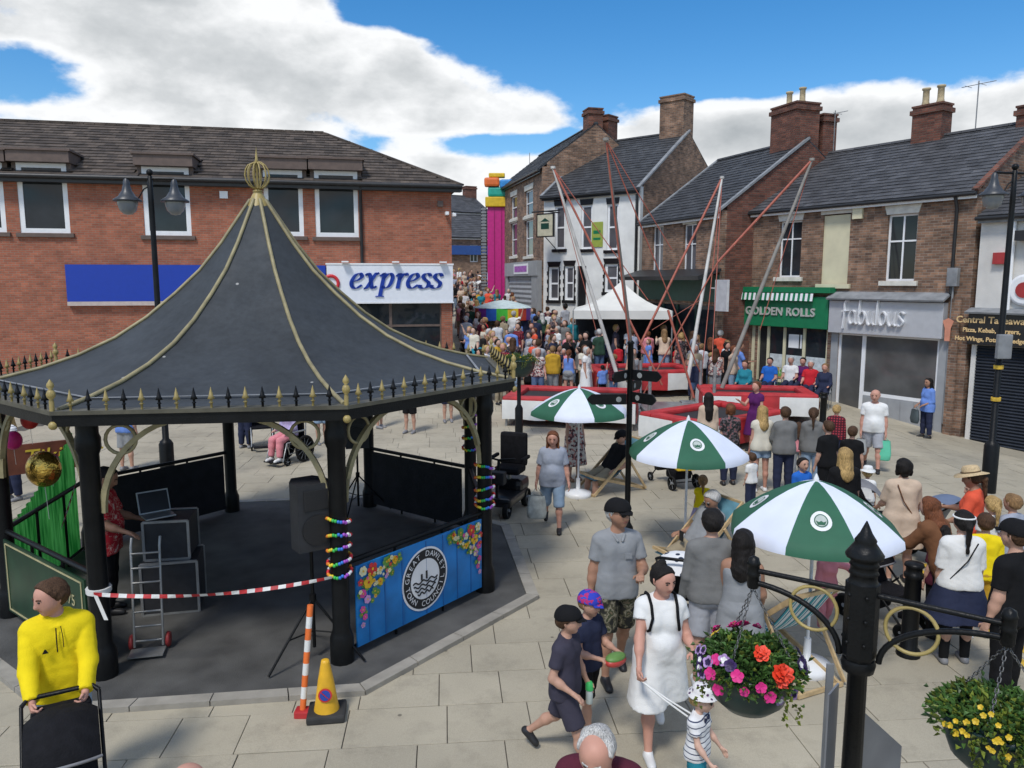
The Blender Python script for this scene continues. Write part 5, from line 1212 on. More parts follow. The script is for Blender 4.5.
# ---------------------------------------------------------------- deckchairs
M_WOOD = mat('pale_wood', (.50, .36, .19), .55, .2, 12)
M_SLING = pattern_mat('deck_stripe', 'stripe', [(0, (.62, .66, .66)), (.28, (.03, .20, .30)), (.42, (.62, .66, .66)), (.55, (.05, .30, .36)), (.8, (.03, .12, .20)), (.9, (.62, .66, .66))], 2.2, .8, 0)
M_SLING2 = mat('deck_blue', (.10, .24, .30), .8, .15, 9)
def deckchair(c, rz, label, sling):
    r = thing('deckchair', label, 'deckchair', c, rz, 'wooden deckchairs'); w = .29
    for s in (-1, 1):
        MB().beam((s*w, -.55, .025), (s*w, .52, .98), .028, .05).build('long_rail', M_WOOD, r)
        MB().beam((s*(w-.035), -.52, .36), (s*(w-.035), .62, .025), .028, .05).build('cross_rail', M_WOOD, r)
        MB().beam((s*(w+.03), .18, .68), (s*(w+.03), .62, .04), .024, .04).build('strut', M_WOOD, r)
    for a, b in (((-w, .52, .98), (w, .52, .98)), ((-w, -.52, .36), (w, -.52, .36)), ((-w, .62, .03), (w, .62, .03)), ((-w, -.55, .03), (w, -.55, .03))): MB().beam(a, b, .03, .04).build('cross_bar', M_WOOD, r)
    vs_ = []; n = 14
    for i in range(n+1):
        t = i/n; y = .50-1.02*t; z = .97-.62*t-.30*math.sin(math.pi*t)**1.1*(1-.25*t)-.05*t
        vs_ += [(-w+.03, y, z), (w-.03, y, z), (-w+.03, y+.004, z-.006), (w-.03, y+.004, z-.006)]
    MB().add(vs_, [f for i in range(n) for f in ((4*i, 4*i+1, 4*i+5, 4*i+4), (4*i+2, 4*i+6, 4*i+7, 4*i+3))], 0, True).build('sling', sling, r, fix=False)
    return r
DC1 = deckchair((1.86, 14.3, 0), R(-62), 'wooden deckchair under the parasol nearest the trampolines', M_SLING2)
DC2 = deckchair((2.52, 10.1, 0), R(-62), 'wooden deckchair under the middle parasol', M_SLING2)
DC3 = deckchair((2.72, 7.55, 0), R(205), 'striped blue deckchair seen from behind under the nearest parasol', M_SLING)
# ---------------------------------------------------------------- cone and striped pole
def cone():
    p = G(327, 716); r = thing('traffic_cone', 'yellow no-waiting cone with black base at the bandstand kerb', 'traffic cone', p, R(8)); M_CY = mat('cone_yellow', (.72, .40, .02), .45, .12, 8)
    MB().bbox(-.17, .17, -.15, .15, 0, .075, .02).build('base', mat('cone_base', (.03, .03, .03), .7, .3), r)
    vs_ = []; lev = [(.115, .075), (.105, .12), (.07, .36), (.04, .52), (.035, .545)]; n = 20; mb = MB(); mb.lathe(lev+[(.018, .55)], n).build('body', M_CY, r)
    c = Vector((0, -.088, .255)); tl = R(-9)
    def dsc(rad, off, m, nm): N_ = 18; MB().add([c+Vector((rad*math.cos(a), -off-.004+.5*(rad*math.cos(a))**2*9*0+rad*math.sin(a)*.15, rad*math.sin(a))) for a in [2*math.pi*i/N_ for i in range(N_)]], [tuple(range(N_))]).build(nm, m, r, fix=False)
    MR = mat('sign_red', (.55, .03, .03), .4); MBl = mat('sign_blue', (.02, .06, .35), .4)
    dsc(.062, .006, MR, 'sign_ring'); dsc(.047, .010, MBl, 'sign_face'); MB().beam(c+Vector((-.035, -.018, .035)), c+Vector((.035, -.018, -.035)), .012, .004).build('sign_bar', MR, r)
    p = G(303, 716); r = thing('barrier_post', 'leaning red and white striped barrier post beside the cone', 'barrier post', p)
    MB().bbox(-.07, .07, -.06, .06, 0, .07, .015).build('foot', M_RED, r)
    stripe_pole(MB(), (0, 0, .06), (.06, .16, 1.0), .028, 9).build('tube', [M_ORANGE, M_WVINYL], r); 
cone()
def tape(a, b, sag, label, n=30, w=.038):
    pts = catenary(a, b, sag, n); r = thing('barrier_tape', label, 'tape', (pts[0].x, pts[0].y, 0)); mb = MB(); o = Vector((pts[0].x, pts[0].y, 0))
    for i in range(n):
        u = lambda k: Vector((0, math.sin(k*.35)*.6, 1)).normalized()*w/2
        mb.add([pts[i]-u(i)-o, pts[i+1]-u(i+1)-o, pts[i+1]+u(i+1)-o, pts[i]+u(i)-o], [(0, 1, 2, 3)], i % 2)
    mb.build('ribbon', [M_RED, M_WVINYL], r, fix=False); return r
c7 = oct_pt(3.04, 7); c0 = oct_pt(3.04, 0)
t = tape(c7+Vector((.02, -.13, .95)), c0+Vector((-.05, -.13, 1.0)), .09, 'red and white barrier tape across the front of the bandstand')
MB().lathe([(.115, .92), (.117, .97)], 12, (-.02, .13, 0)).build('knot', M_WVINYL, t)
MB().add([(.0, -.01, .95), (.05, -.02, .94), (.14, -.03, .70), (.10, -.03, .70)], [(0, 1, 2, 3)]).build('loose_end', M_WVINYL, t)
c6 = oct_pt(3.04, 6); c5 = oct_pt(3.04, 5)
tape(c5+Vector((.05, -.12, 1.5)), c6+Vector((.3, .6, .9)), .05, 'pink and white tape slanting across the foil curtain', 20)
# ---------------------------------------------------------------- loudspeakers, cases and trolley on the bandstand
M_SPK = mat('speaker_black', (.022, .023, .026), .6, .25, 8, .3, 120); M_GRILL = mat('speaker_grille', (.012, .012, .013), .5, .3, 60, .5, 300)
def speaker(loc, rz, label, s=1.0, h=.68):
    r = thing('loudspeaker', label, 'loudspeaker', loc, rz, 'loudspeakers on the bandstand'); w, d = .19*s, .19*s; h *= s
    MB().prism([(-w, -d, 0), (w, -d, 0), (w*1.0, d*.2, 0), (w*.6, d, 0), (-w*.6, d, 0), (-w, d*.2, 0)], (0, 0, h)).build('cabinet', M_SPK, r)
    MB().lathe([(.155*s, -.012), (.155*s, .0), (.12*s, .0), (.04*s, .03)], 22, (0, -d-.003, h*.32), 0, 'y').build('woofer', M_GRILL, r)
    MB().bbox(-.13*s, .13*s, -d-.012, -d-.003, h*.62, h*.92, .004).build('horn', M_GRILL, r)
    MB().tube([(w*.5, d*.2, h), (w*.5, d*.2, h+.0)], .01) if False else None
    MB().bbox(w+.002, w+.03, -.03, .03, h*.3, h*.6, .01).build('handle', M_GRILL, r)
    return r
def tripod(loc, h, label, rz=0.0):
    r = thing('speaker_stand', label, 'stand', loc, rz)
    MB().tube([(0, 0, .12), (0, 0, h)], .018, 8).lathe([(.035, .62), (.035, .70)], 8).build('pole', M_IRON, r)
    for k in range(3):
        a = R(120*k+90); d = Vector((math.cos(a), math.sin(a), 0)); MB().tube([Vector((0, 0, .66)), d*.55+Vector((0, 0, .015))], .013, 6).tube([Vector((0, 0, .3)), d*.30+Vector((0, 0, .3))], .008, 5).build('leg', M_IRON, r)
    return r
sp = Vector((-2.06, 7.60, .05)); tripod(sp, 1.22, 'black tripod stand under the front loudspeaker', R(20)); speaker(sp+Vector((0, 0, 1.22)), R(36), 'black loudspeaker on a tripod by the front right column')
sp = oct_pt(2.6, 3, .05); tripod(sp, 1.15, 'black tripod stand at the back of the bandstand', R(50)); speaker(sp+Vector((0, 0, 1.15)), R(15), 'black loudspeaker half hidden behind the front right column')
def flightcase(loc, rz, w, d, h, label):
    r = thing('flight_case', label, 'case', loc, rz, 'black equipment cases on the bandstand'); M_AL = M_STEEL
    MB().bbox(-w/2, w/2, -d/2, d/2, .0, h, .01).build('body', M_SPK, r)
    e = MB(); t = .014
    for x in (-w/2, w/2):
        for y in (-d/2, d/2): e.box(x-t, x+t, y-t, y+t, -.001, h+.001)
    for z in (0, h):
        for y in (-d/2, d/2): e.box(-w/2, w/2, y-t*1.05, y+t*1.05, z-t, z+t)
    tag(e.build('aluminium_edge', M_AL, r), kind='stuff'); return r
q = Vector((-4.1, 8.95, .05)); flightcase(q, R(14), .62, .55, .62, 'black equipment case on the floor beside the front left column')
flightcase(q+Vector((-.02, .05, .64)), R(10), .5, .5, .46, 'upper black equipment case with the screen on it')
def screen():
    r = thing('laptop', 'open laptop tilted on the upper equipment case', 'laptop', q+Vector((-.12, -.05, 1.12)), R(40))
    MB().bbox(-.17, .17, -.12, .12, 0, .02, .006).build('keyboard', M_STEEL, r)
    s = MB().prism([(-.18, .12, .02), (.18, .12, .02), (.18, .22, .27), (-.18, .22, .27)], (0, .012, -.004)).build('lid', M_STEEL, r)
    MB().prism([(-.165, .122, .035), (.165, .122, .035), (.165, .212, .255), (-.165, .212, .255)], (0, -.003, .001)).build('display', M_BLACK, s)
screen()
def trolley():
    r = thing('hand_trolley', 'grey ladder-backed hand trolley with red wheels leaning by the front left column', 'trolley', G(150, 655)+Vector((0, 0, .05)), R(14))
    M_AL = mat('trolley_grey', (.30, .30, .29), .4, .15, metal=.5)
    mb = MB()
    for x in (-.14, .14): mb.tube([(x, -.02, .06), (x, .10, 1.12), (x, .16, 1.2)], .014, 6)
    for i in range(7): z = .12+i*.155; mb.tube([(-.14, -.02+.11*(z/1.1), z), (.14, -.02+.11*(z/1.1), z)], .012, 6)
    mb.box(-.17, .17, -.22, -.02, .03, .045); mb.build('frame', M_AL, r)
    for x in (-.18, .18): MB().lathe([(.03, -.02), (.075, -.02), (.085, 0), (.075, .02), (.03, .02)], 14, (x, .06, .085), 0, 'x').build('wheel', mat('trolley_red', (.30, .03, .03), .5), r)
trolley()
# party board and balloons behind the curtain
def party():
    p = Vector((-6.75, 10.35, .05)); q2 = Vector((-5.0, 13.2, 0))
    r = thing('party_board', 'brown painted party board with yellow letters above the foil curtain', 'sign', (-7.2, 11.6, 0), R(38)); MBR = mat('party_brown', (.16, .045, .025), .6, .3, 5)
    MB().box(-.75, .75, -.02, .02, 1.05, 1.5).tube([(-.7, .03, 0), (-.7, .03, 1.5)], .02).tube([(.7, .03, 0), (.7, .03, 1.5)], .02).build('board', MBR, r)
    lettering('Tiki Bar', .34, mat('party_yellow', (.7, .5, .05), .5), r, (0.25, -.026, 1.28), depth=.004, shear=.2)
    b = thing('foil_balloon', 'gold foil balloon hanging at the left column of the bandstand', 'balloon', c6+Vector((.30, .35, 0)))
    MB().sphere((0, 0, 1.72), .20, 0, 20, 14, (1, .8, 1.1)).build('envelope', mat('gold_foil', (.60, .38, .08), .22, .4, 12, .8, 18, metal=.9), b); MB().tube([(0, 0, 1.5), (.02, 0, 1.1)], .004, 4).build('string', M_WVINYL, b)
    for i, (dx, dz, m) in enumerate(((.33, 1.78, 'petal_pink'), (-.1, 2.05, 'petal_pink'), (.12, 2.3, 'print_red'))):
        b = thing('balloon', ('small pink balloon beside the gold one', 'small dark pink balloon above the gold one', 'red balloon under the bandstand eave')[i], 'balloon', c6+Vector((dx, .45, 0)))
        MB().sphere((0, 0, dz), .10, 0, 14, 10, (1, 1, 1.15)).build('envelope', MATS[m], b); MB().tube([(0, 0, dz-.11), (.01, 0, dz-.3)], .003, 4).build('string', M_WVINYL, b)
party()
# rainbow garlands round the columns
GC = [mat('gar_'+n, c, .5) for n, c in (('r', (.6, .02, .03)), ('o', (.7, .22, .02)), ('y', (.7, .55, .03)), ('g', (.04, .45, .08)), ('b', (.03, .18, .6)), ('p', (.35, .08, .5)), ('w', (.7, .7, .72)))]
def garlands():
    rr = random.Random(8)
    for vi, zs, where in ((0, (1.02, 1.14, 1.27, 1.40, 1.56), 'front right column'), (1, (1.18, 1.27, 1.38, 1.52, 1.66), 'right corner column'), (2, (1.40, 1.58, 1.74, 1.90), 'rear right column')):
        for j, z in enumerate(zs):
            c = oct_pt(3.04, vi); ordn = ('lowest', 'second from bottom', 'third from bottom', 'fourth from bottom', 'top')[j]
            r = thing('rainbow_garland', '%s rainbow garland on the %s of the bandstand' % (ordn, where), 'garland', (c.x, c.y, 0), 0, 'rainbow garlands'); mb = MB(); n = 28
            for i in range(n):
                a = 2*math.pi*i/n; mb.sphere((.118*math.cos(a), .118*math.sin(a), z+.03*math.sin(a+j)+rr.uniform(-.008, .008)), .019, (i*14//n) % 7, 6, 4)
            mb.build('flower_chain', GC, r, fix=False)
garlands()
# ---------------------------------------------------------------- wheels on the square: prams, scooter, wheelchairs, bicycle
M_TYRE = mat('tyre', (.012, .012, .012), .8, spec=.2); M_PRAM = mat('pram_black', (.009, .009, .011), .8, .3, 14, .3, 80, spec=.15); M_PRAMG = mat('pram_grey', (.18, .18, .19), .7, .2)
def wheel(parent, c, rad, w=.04, hub=M_LEAD, axis='x', spokes=5):
    t = MB().lathe([(rad*.80, -w/2), (rad*.95, -w/2), (rad, 0), (rad*.95, w/2), (rad*.80, w/2), (rad*.80, -w/2)], 20, c, 0, axis).build('wheel', M_TYRE, parent)
    h = MB().lathe([(rad*.18, -w*.6), (rad*.18, w*.6)], 10, c, 0, axis); C = Vector(c)
    for k in range(spokes):
        a = 2*math.pi*k/spokes; d = Vector((0, math.cos(a), math.sin(a))) if axis == 'x' else Vector((math.cos(a), 0, math.sin(a))); h.tube([C+d*rad*.15, C+d*rad*.82], .006, 5)
    h.build('hub', hub, t)
def pram(loc, rz, label, hood, body=None, s=1.0, hood_up=True, organiser=False):
    """faces -y, handle towards +y"""
    r = thing('pushchair', label, 'pushchair', loc, rz, 'pushchairs'); body = body or M_PRAM
    f = MB()
    for x in (-.24*s, .24*s):
        f.tube([(x, -.42*s, .12), (x, .25*s, .78*s), (x, .52*s, 1.0*s)], .013, 6); f.tube([(x, .38*s, .14), (x, -.02, .56*s)], .013, 6)
    f.tube([(-.24*s, .52*s, 1.0*s), (-.2*s, .56*s, 1.03*s), (.2*s, .56*s, 1.03*s), (.24*s, .52*s, 1.0*s)], .017, 6); f.tube([(-.26*s, .38*s, .14), (.26*s, .38*s, .14)], .01, 6)
    f.build('frame', M_IRON, r)
    for x in (-.27*s, .27*s): wheel(r, (x, .38*s, .14), .14); wheel(r, (x, -.42*s, .09), .09)
    MB().bbox(-.2*s, .2*s, -.30*s, .16*s, .42*s, .50*s, .03).build('seat', body, r)
    MB().prism([(-.2*s, .10*s, .50*s), (.2*s, .10*s, .50*s), (.2*s, .30*s, .92*s), (-.2*s, .30*s, .92*s)], (0, .05, -.02)).build('backrest', body, r)
    MB().bbox(-.19*s, .19*s, .0, .36*s, .18*s, .34*s, .05).build('shopping_basket', M_PRAM, r)
    if organiser: MB().bbox(-.19*s, .19*s, .44*s, .56*s, .72*s, .97*s, .04).build('handle_bag', M_PRAM, r)
    MB().bbox(-.18*s, .18*s, -.44*s, -.3*s, .22*s, .30*s, .02).build('footrest', body, r)
    if hood_up:
        mb = MB(); m, n = 8, 10; vs_ = []
        for i in range(n+1):
            a = R(20+125*i/n)
            for j in range(m+1):
                b = -1+2*j/m; w = .225*s*math.copysign(abs(b)**.8, b); rad_ = .36*s*math.sqrt(max(.05, 1-.35*b*b)); vs_.append((w, .18*s-rad_*math.cos(math.pi-a)*-1*1.0 if False else .16*s-rad_*math.cos(a)*-1, .66*s+rad_*math.sin(a)))
        vs_ = [(x, .30*s-(y-.16*s), z) for x, y, z in vs_]
        mb.add(vs_, [(i*(m+1)+j, i*(m+1)+j+1, (i+1)*(m+1)+j+1, (i+1)*(m+1)+j) for i in range(n) for j in range(m)], 0, True)
        h = mb.build('hood', hood, r)
        MB().tube([Vector(vs_[j])*1.01 for j in range(m+1)], .012, 5).build('hood_trim', M_PRAMG, h)
    return r
M_DALM = pattern_mat('spotted_cover', 'dots', [(0, (.02, .03, .06)), (.28, (.72, .73, .74))], 9)
pram((-2.96, 4.70, 0), R(30), 'black pushchair pushed by the man in the yellow hoodie', M_PRAM, organiser=True)
pram((1.95, 8.35, 0), R(160), 'pushchair with spotted white hood beside the man in the grey sweatshirt', M_DALM)
p = G(872, 548); pram((p.x+.1, p.y+.1, p.z), R(80), 'grey and black pushchair beside the woman in the beige dress', M_PRAMG)
p = G(920, 560); pram((p.x, p.y, p.z), R(-140), 'grey pushchair with blue seat beside the bearded crowd by the lamp post', mat('pram_blue', (.12, .16, .25), .7), M_PRAMG)
def push2():
    p = G(893, 640); pram((p.x+.1, p.y+.45, 0), R(30), 'dark pushchair with pink bag seen through the gold ring of the post', M_PRAM, s=.9); 
push2()
pram((2.42, 8.55, 0), R(150), 'black pushchair behind the striped deckchair', M_PRAM)
def scooter():
    p = G(508, 516); r = thing('mobility_scooter', 'dark mobility scooter with black padded seat parked behind the bandstand corner', 'mobility scooter', (p.x-.05, p.y+.35, 0), R(-20))
    MB().bbox(-.28, .28, -.5, .45, .18, .34, .05).build('deck', M_BLACK, r); MB().bbox(-.26, .26, .1, .6, .25, .52, .10).build('motor_cover', M_BLACK, r)
    for x in (-.25, .25): wheel(r, (x, .38, .16), .16, .09); wheel(r, (x*.8, -.45, .14), .14, .08)
    MB().bbox(-.24, .24, .0, .44, .62, .74, .05).build('seat', M_PRAM, r); MB().bbox(-.25, .25, .38, .52, .70, 1.30, .06).build('backrest', M_PRAM, r); MB().tube([(0, .2, .4), (0, .2, .64)], .04).build('seat_post', M_STEEL, r)
    for x in (-.29, .29): MB().bbox(x-.03, x+.03, .05, .42, .86, .92, .02).build('armrest', M_PRAM, r)
    MB().tube([(0, -.42, .3), (0, -.30, .95)], .03).tube([(-.27, -.24, .98), (0, -.32, .96), (.27, -.24, .98)], .018).build('tiller', M_IRON, r); MB().bbox(-.2, .2, -.62, -.45, .6, .82, .03).build('basket', M_BLACKM, r)
    MB().bbox(-.08, .08, .602, .615, .36, .46, .004).build('number_plate', M_YELLOW, r); MB().bbox(.1, .22, .525, .54, .85, .90, .005).build('reflector', M_RED, r)
scooter()
def wheelchair(p, rz, label):
    r = thing('wheelchair', label, 'wheelchair', p, rz, 'wheelchairs behind the bandstand'); f = MB()
    for x in (-.24, .24): f.tube([(x, .28, .92), (x, .24, .25), (x, -.25, .25), (x, -.32, .5)], .013, 6).tube([(x, .24, .5), (x, -.32, .5), (x, -.45, .12)], .013, 6).tube([(x, .24, .7), (x, -.2, .7)], .02, 6)
    f.build('frame', M_STEEL, r); MB().box(-.22, .22, -.25, .22, .49, .53).build('seat', M_PRAM, r); MB().box(-.22, .22, .225, .25, .52, .92).build('backrest', M_PRAM, r); MB().bbox(-.2, .2, -.58, -.42, .09, .12, .01).build('footplate', M_PRAM, r)
    for x in (-.28, .28): wheel(r, (x, .18, .30), .30, .035, spokes=12); wheel(r, (x*.85, -.32, .09), .09)
WC = [G(290, 462), G(268, 452), G(333, 445)]
wheelchair(WC[0], R(-28), 'wheelchair with a person in pink seen through the bandstand')
wheelchair(WC[1]+Vector((-.3, .5, 0)), R(20), 'dark wheelchair standing behind the pink-clothed person')
# cafe chairs and tables by the roll shop
def cafe():
    ch = thing('cafe_chair', 'grey metal chair outside the roll shop', 'chair', (0, 0, 0), 0, 'metal chairs outside the roll shop'); f = MB()
    for x in (-.2, .2): f.tube([(x, -.2, 0), (x, -.18, .45), (x*1.1, -.16, .64), (x*1.1, .16, .66)], .012, 6).tube([(x, .22, 0), (x, .18, .45), (x, .24, .82)], .012, 6)
    f.tube([(-.2, .24, .82), (.2, .24, .82)], .012, 6); f.build('frame', M_STEEL, ch); MB().bbox(-.2, .2, -.2, .2, .43, .455, .01).build('seat', M_STEEL, ch)
    for k in range(4): MB().box(-.19, .19, .19+.012*k, .205+.012*k, .52+.08*k, .57+.08*k).build('back_slat', M_STEEL, ch)
    return ch
CAFE = cafe()

# ================================================================== people: bodies and clothes grown as smooth fields round a posed skeleton
_CORN = [(i, j, k) for i in (0, 1) for j in (0, 1) for k in (0, 1)]
_EDGE = [(a, b) for a in range(8) for b in range(a+1, 8) if sum(abs(_CORN[a][q]-_CORN[b][q]) for q in range(3)) == 1]
def snets(d, o, h):
    """surface of a sampled distance field (naive surface nets)"""
    s = d < 0; c = sum(s[i:s.shape[0]-1+i, j:s.shape[1]-1+j, k:s.shape[2]-1+k].astype(np.int8) for i, j, k in _CORN)
    act = (c > 0) & (c < 8); I, J, K = np.nonzero(act); n = len(I)
    if n == 0: return None
    idx = np.full(act.shape, -1, np.int32); idx[I, J, K] = np.arange(n)
    D = [d[I+i, J+j, K+k] for i, j, k in _CORN]; pos = np.zeros((n, 3), np.float32); cnt = np.zeros(n, np.float32)
    for a, b in _EDGE:
        da, db = D[a], D[b]; m = (da < 0) != (db < 0); t = (da/(da-db+1e-12))[m]; A = np.array(_CORN[a], np.float32); B = np.array(_CORN[b], np.float32)
        pos[m] += A+t[:, None]*(B-A); cnt[m] += 1
    v = np.asarray(o, np.float32)+h*(pos/cnt[:, None]+np.stack([I, J, K], 1)); Q = []
    for ax in range(3):
        sl0 = [slice(None)]*3; sl1 = [slice(None)]*3; sl0[ax] = slice(0, -1); sl1[ax] = slice(1, None)
        ch = s[tuple(sl0)] != s[tuple(sl1)]; P = np.array(np.nonzero(ch)).T
        b, cc = [(1, 2), (2, 0), (0, 1)][ax]; P = P[(P[:, b] > 0) & (P[:, cc] > 0)]
        lim = act.shape; P = P[(P[:, b] < lim[b]) & (P[:, cc] < lim[cc])]
        def cell(u, w): q = P.copy(); q[:, b] -= u; q[:, cc] -= w; return idx[q[:, 0], q[:, 1], q[:, 2]]
        q = np.stack([cell(1, 1), cell(0, 1), cell(0, 0), cell(1, 0)], 1); f = ~s[P[:, 0], P[:, 1], P[:, 2]]; q[f] = q[f][:, ::-1]; Q.append(q)
    return v, np.concatenate(Q)
def field_mesh(groups, vox, wr_=0.0, name='body'):
    """groups: list of (prims, cuts, k); prims (a, b, ra, rb); cuts (point, normal) drop what lies on the normal's side"""
    lo = np.array([1e9]*3); hi = -lo
    for pr, cuts, k in groups:
        for a, b, ra, rb in pr:
            for p, r_ in ((a, ra), (b, rb)): lo = np.minimum(lo, np.array(p)-r_); hi = np.maximum(hi, np.array(p)+r_)
    lo -= 3.2*vox; hi += 3.2*vox; n = np.ceil((hi-lo)/vox).astype(int)+1
    ax = [(lo[i]+vox*np.arange(n[i])).astype(np.float32) for i in range(3)]
    total = np.full(n, 1e3, np.float32)
    for pr, cuts, k in groups:
        g = total if not cuts and len(groups) == 1 else np.full(n, 1e3, np.float32)
        for a, b, ra, rb in pr:
            a = np.array(a, np.float32); b = np.array(b, np.float32); m = max(ra, rb)+max(k, .03)+2*vox
            i0 = np.maximum(np.floor((np.minimum(a, b)-m-lo)/vox).astype(int), 0); i1 = np.minimum(np.ceil((np.maximum(a, b)+m-lo)/vox).astype(int)+1, n)
            sl = tuple(slice(i0[q], i1[q]) for q in range(3)); x = ax[0][sl[0]][:, None, None]; y = ax[1][sl[1]][None, :, None]; z = ax[2][sl[2]][None, None, :]
            ba = b-a; L2 = float(ba@ba)
            if L2 < 1e-10: t = 0.0; dx, dy, dz = x-a[0], y-a[1], z-a[2]
            else: t = np.clip(((x-a[0])*ba[0]+(y-a[1])*ba[1]+(z-a[2])*ba[2])/L2, 0, 1); dx, dy, dz = x-a[0]-t*ba[0], y-a[1]-t*ba[1], z-a[2]-t*ba[2]
            dd = np.sqrt(dx*dx+dy*dy+dz*dz)-(ra+t*(rb-ra)); o = g[sl]
            hh = np.maximum(k-np.abs(o-dd), 0)/max(k, 1e-6); g[sl] = np.minimum(o, dd)-hh*hh*k*.25
        for (p, nn) in cuts:
            nn = np.array(nn, np.float32); nn = nn/np.linalg.norm(nn); p = np.array(p, np.float32)
            g = np.maximum(g, (ax[0][:, None, None]-p[0])*nn[0]+(ax[1][None, :, None]-p[1])*nn[1]+(ax[2][None, None, :]-p[2])*nn[2])
        if g is not total: total = np.minimum(total, g)
    if wr_:
        x, y, z = ax[0][:, None, None], ax[1][None, :, None], ax[2][None, None, :]
        total = total+wr_*(np.sin(31*x+5*np.sin(17*z)+y*9)*np.sin(24*z+4*np.sin(19*y+11*x))+.3*np.sin(38*z+27*x+5*np.sin(21*y)))
    return snets(total, lo, vox)
def np_mesh(name, parts, m):
    """parts: list of (verts, quads)"""
    parts = [p for p in parts if p is not None]; off = 0; V = []; Q = []
    for v, q in parts: V.append(v); Q.append(q+off); off += len(v)
    V = np.concatenate(V).astype(np.float32); Q = np.concatenate(Q).astype(np.int32)
    me = bpy.data.meshes.new(name); me.vertices.add(len(V)); me.vertices.foreach_set('co', V.ravel()); me.loops.add(Q.size); me.loops.foreach_set('vertex_index', Q.ravel())
    me.polygons.add(len(Q)); me.polygons.foreach_set('loop_start', np.arange(0, Q.size, 4, dtype=np.int32)); me.polygons.foreach_set('use_smooth', np.ones(len(Q), bool)); me.materials.append(m); me.update(calc_edges=True); me.validate(); return me
V3 = lambda *a: np.array(a, float)
def unit(v): return v/max(np.linalg.norm(v), 1e-9)
def rotx(v, a): c, s = math.cos(a), math.sin(a); return V3(v[0], c*v[1]-s*v[2], s*v[1]+c*v[2])
def rotz(v, a): c, s = math.cos(a), math.sin(a); return V3(c*v[0]-s*v[1], s*v[0]+c*v[1], v[2])
SKIN = {k: mat('skin_'+k, c, .55, .10, 9, spec=.35) for k, c in dict(fair=(.48, .275, .195), pink=(.51, .265, .195), tan=(.34, .18, .115), pale=(.55, .345, .26)).items()}
def hair_mat(name, c):
    m = mat(name, c, .62, .3, 9, spec=.2); nt = m.node_tree; N = nt.nodes; L = nt.links; b = N['Principled BSDF']; tc = N.new('ShaderNodeTexCoord'); mp = N.new('ShaderNodeMapping'); mp.inputs['Scale'].default_value = (1, 1, .10); L.new(tc.outputs['Object'], mp.inputs[0])
    n = N.new('ShaderNodeTexNoise'); n.inputs['Scale'].default_value = 150; n.inputs['Detail'].default_value = 4; L.new(mp.outputs[0], n.inputs['Vector']); q = N.new('ShaderNodeMapRange'); L.new(n.outputs['Fac'], q.inputs[0]); q.inputs[1].default_value = .3; q.inputs[2].default_value = .7; q.inputs[3].default_value = .45; q.inputs[4].default_value = 1.6
    src = b.inputs['Base Color'].links[0].from_socket; s = N.new('ShaderNodeVectorMath'); s.operation = 'SCALE'; L.new(src, s.inputs[0]); L.new(q.outputs[0], s.inputs['Scale']); L.new(s.outputs[0], b.inputs['Base Color'])
    bp = N.new('ShaderNodeBump'); bp.inputs['Strength'].default_value = .8; bp.inputs['Distance'].default_value = .01; L.new(n.outputs['Fac'], bp.inputs['Height']); L.new(bp.outputs[0], b.inputs['Normal']); return m
HAIR = {k: hair_mat('hair_'+k, c) for k, c in dict(black=(.012, .010, .009), brown=(.065, .034, .018), blonde=(.38, .25, .10), grey=(.42, .41, .39), auburn=(.14, .05, .022), fair=(.22, .13, .06)).items()}
def cloth(name, c, var=.10): return mat('cloth_'+name, c, .85, var, 7, .25, 120, spec=.2)
FEAT = mat('eye_dark', (.02, .014, .012), .3); LIPS = mat('lips', (.36, .11, .09), .5)
M_LENS = mat('sunglass_lens', (.008, .008, .009), .15)
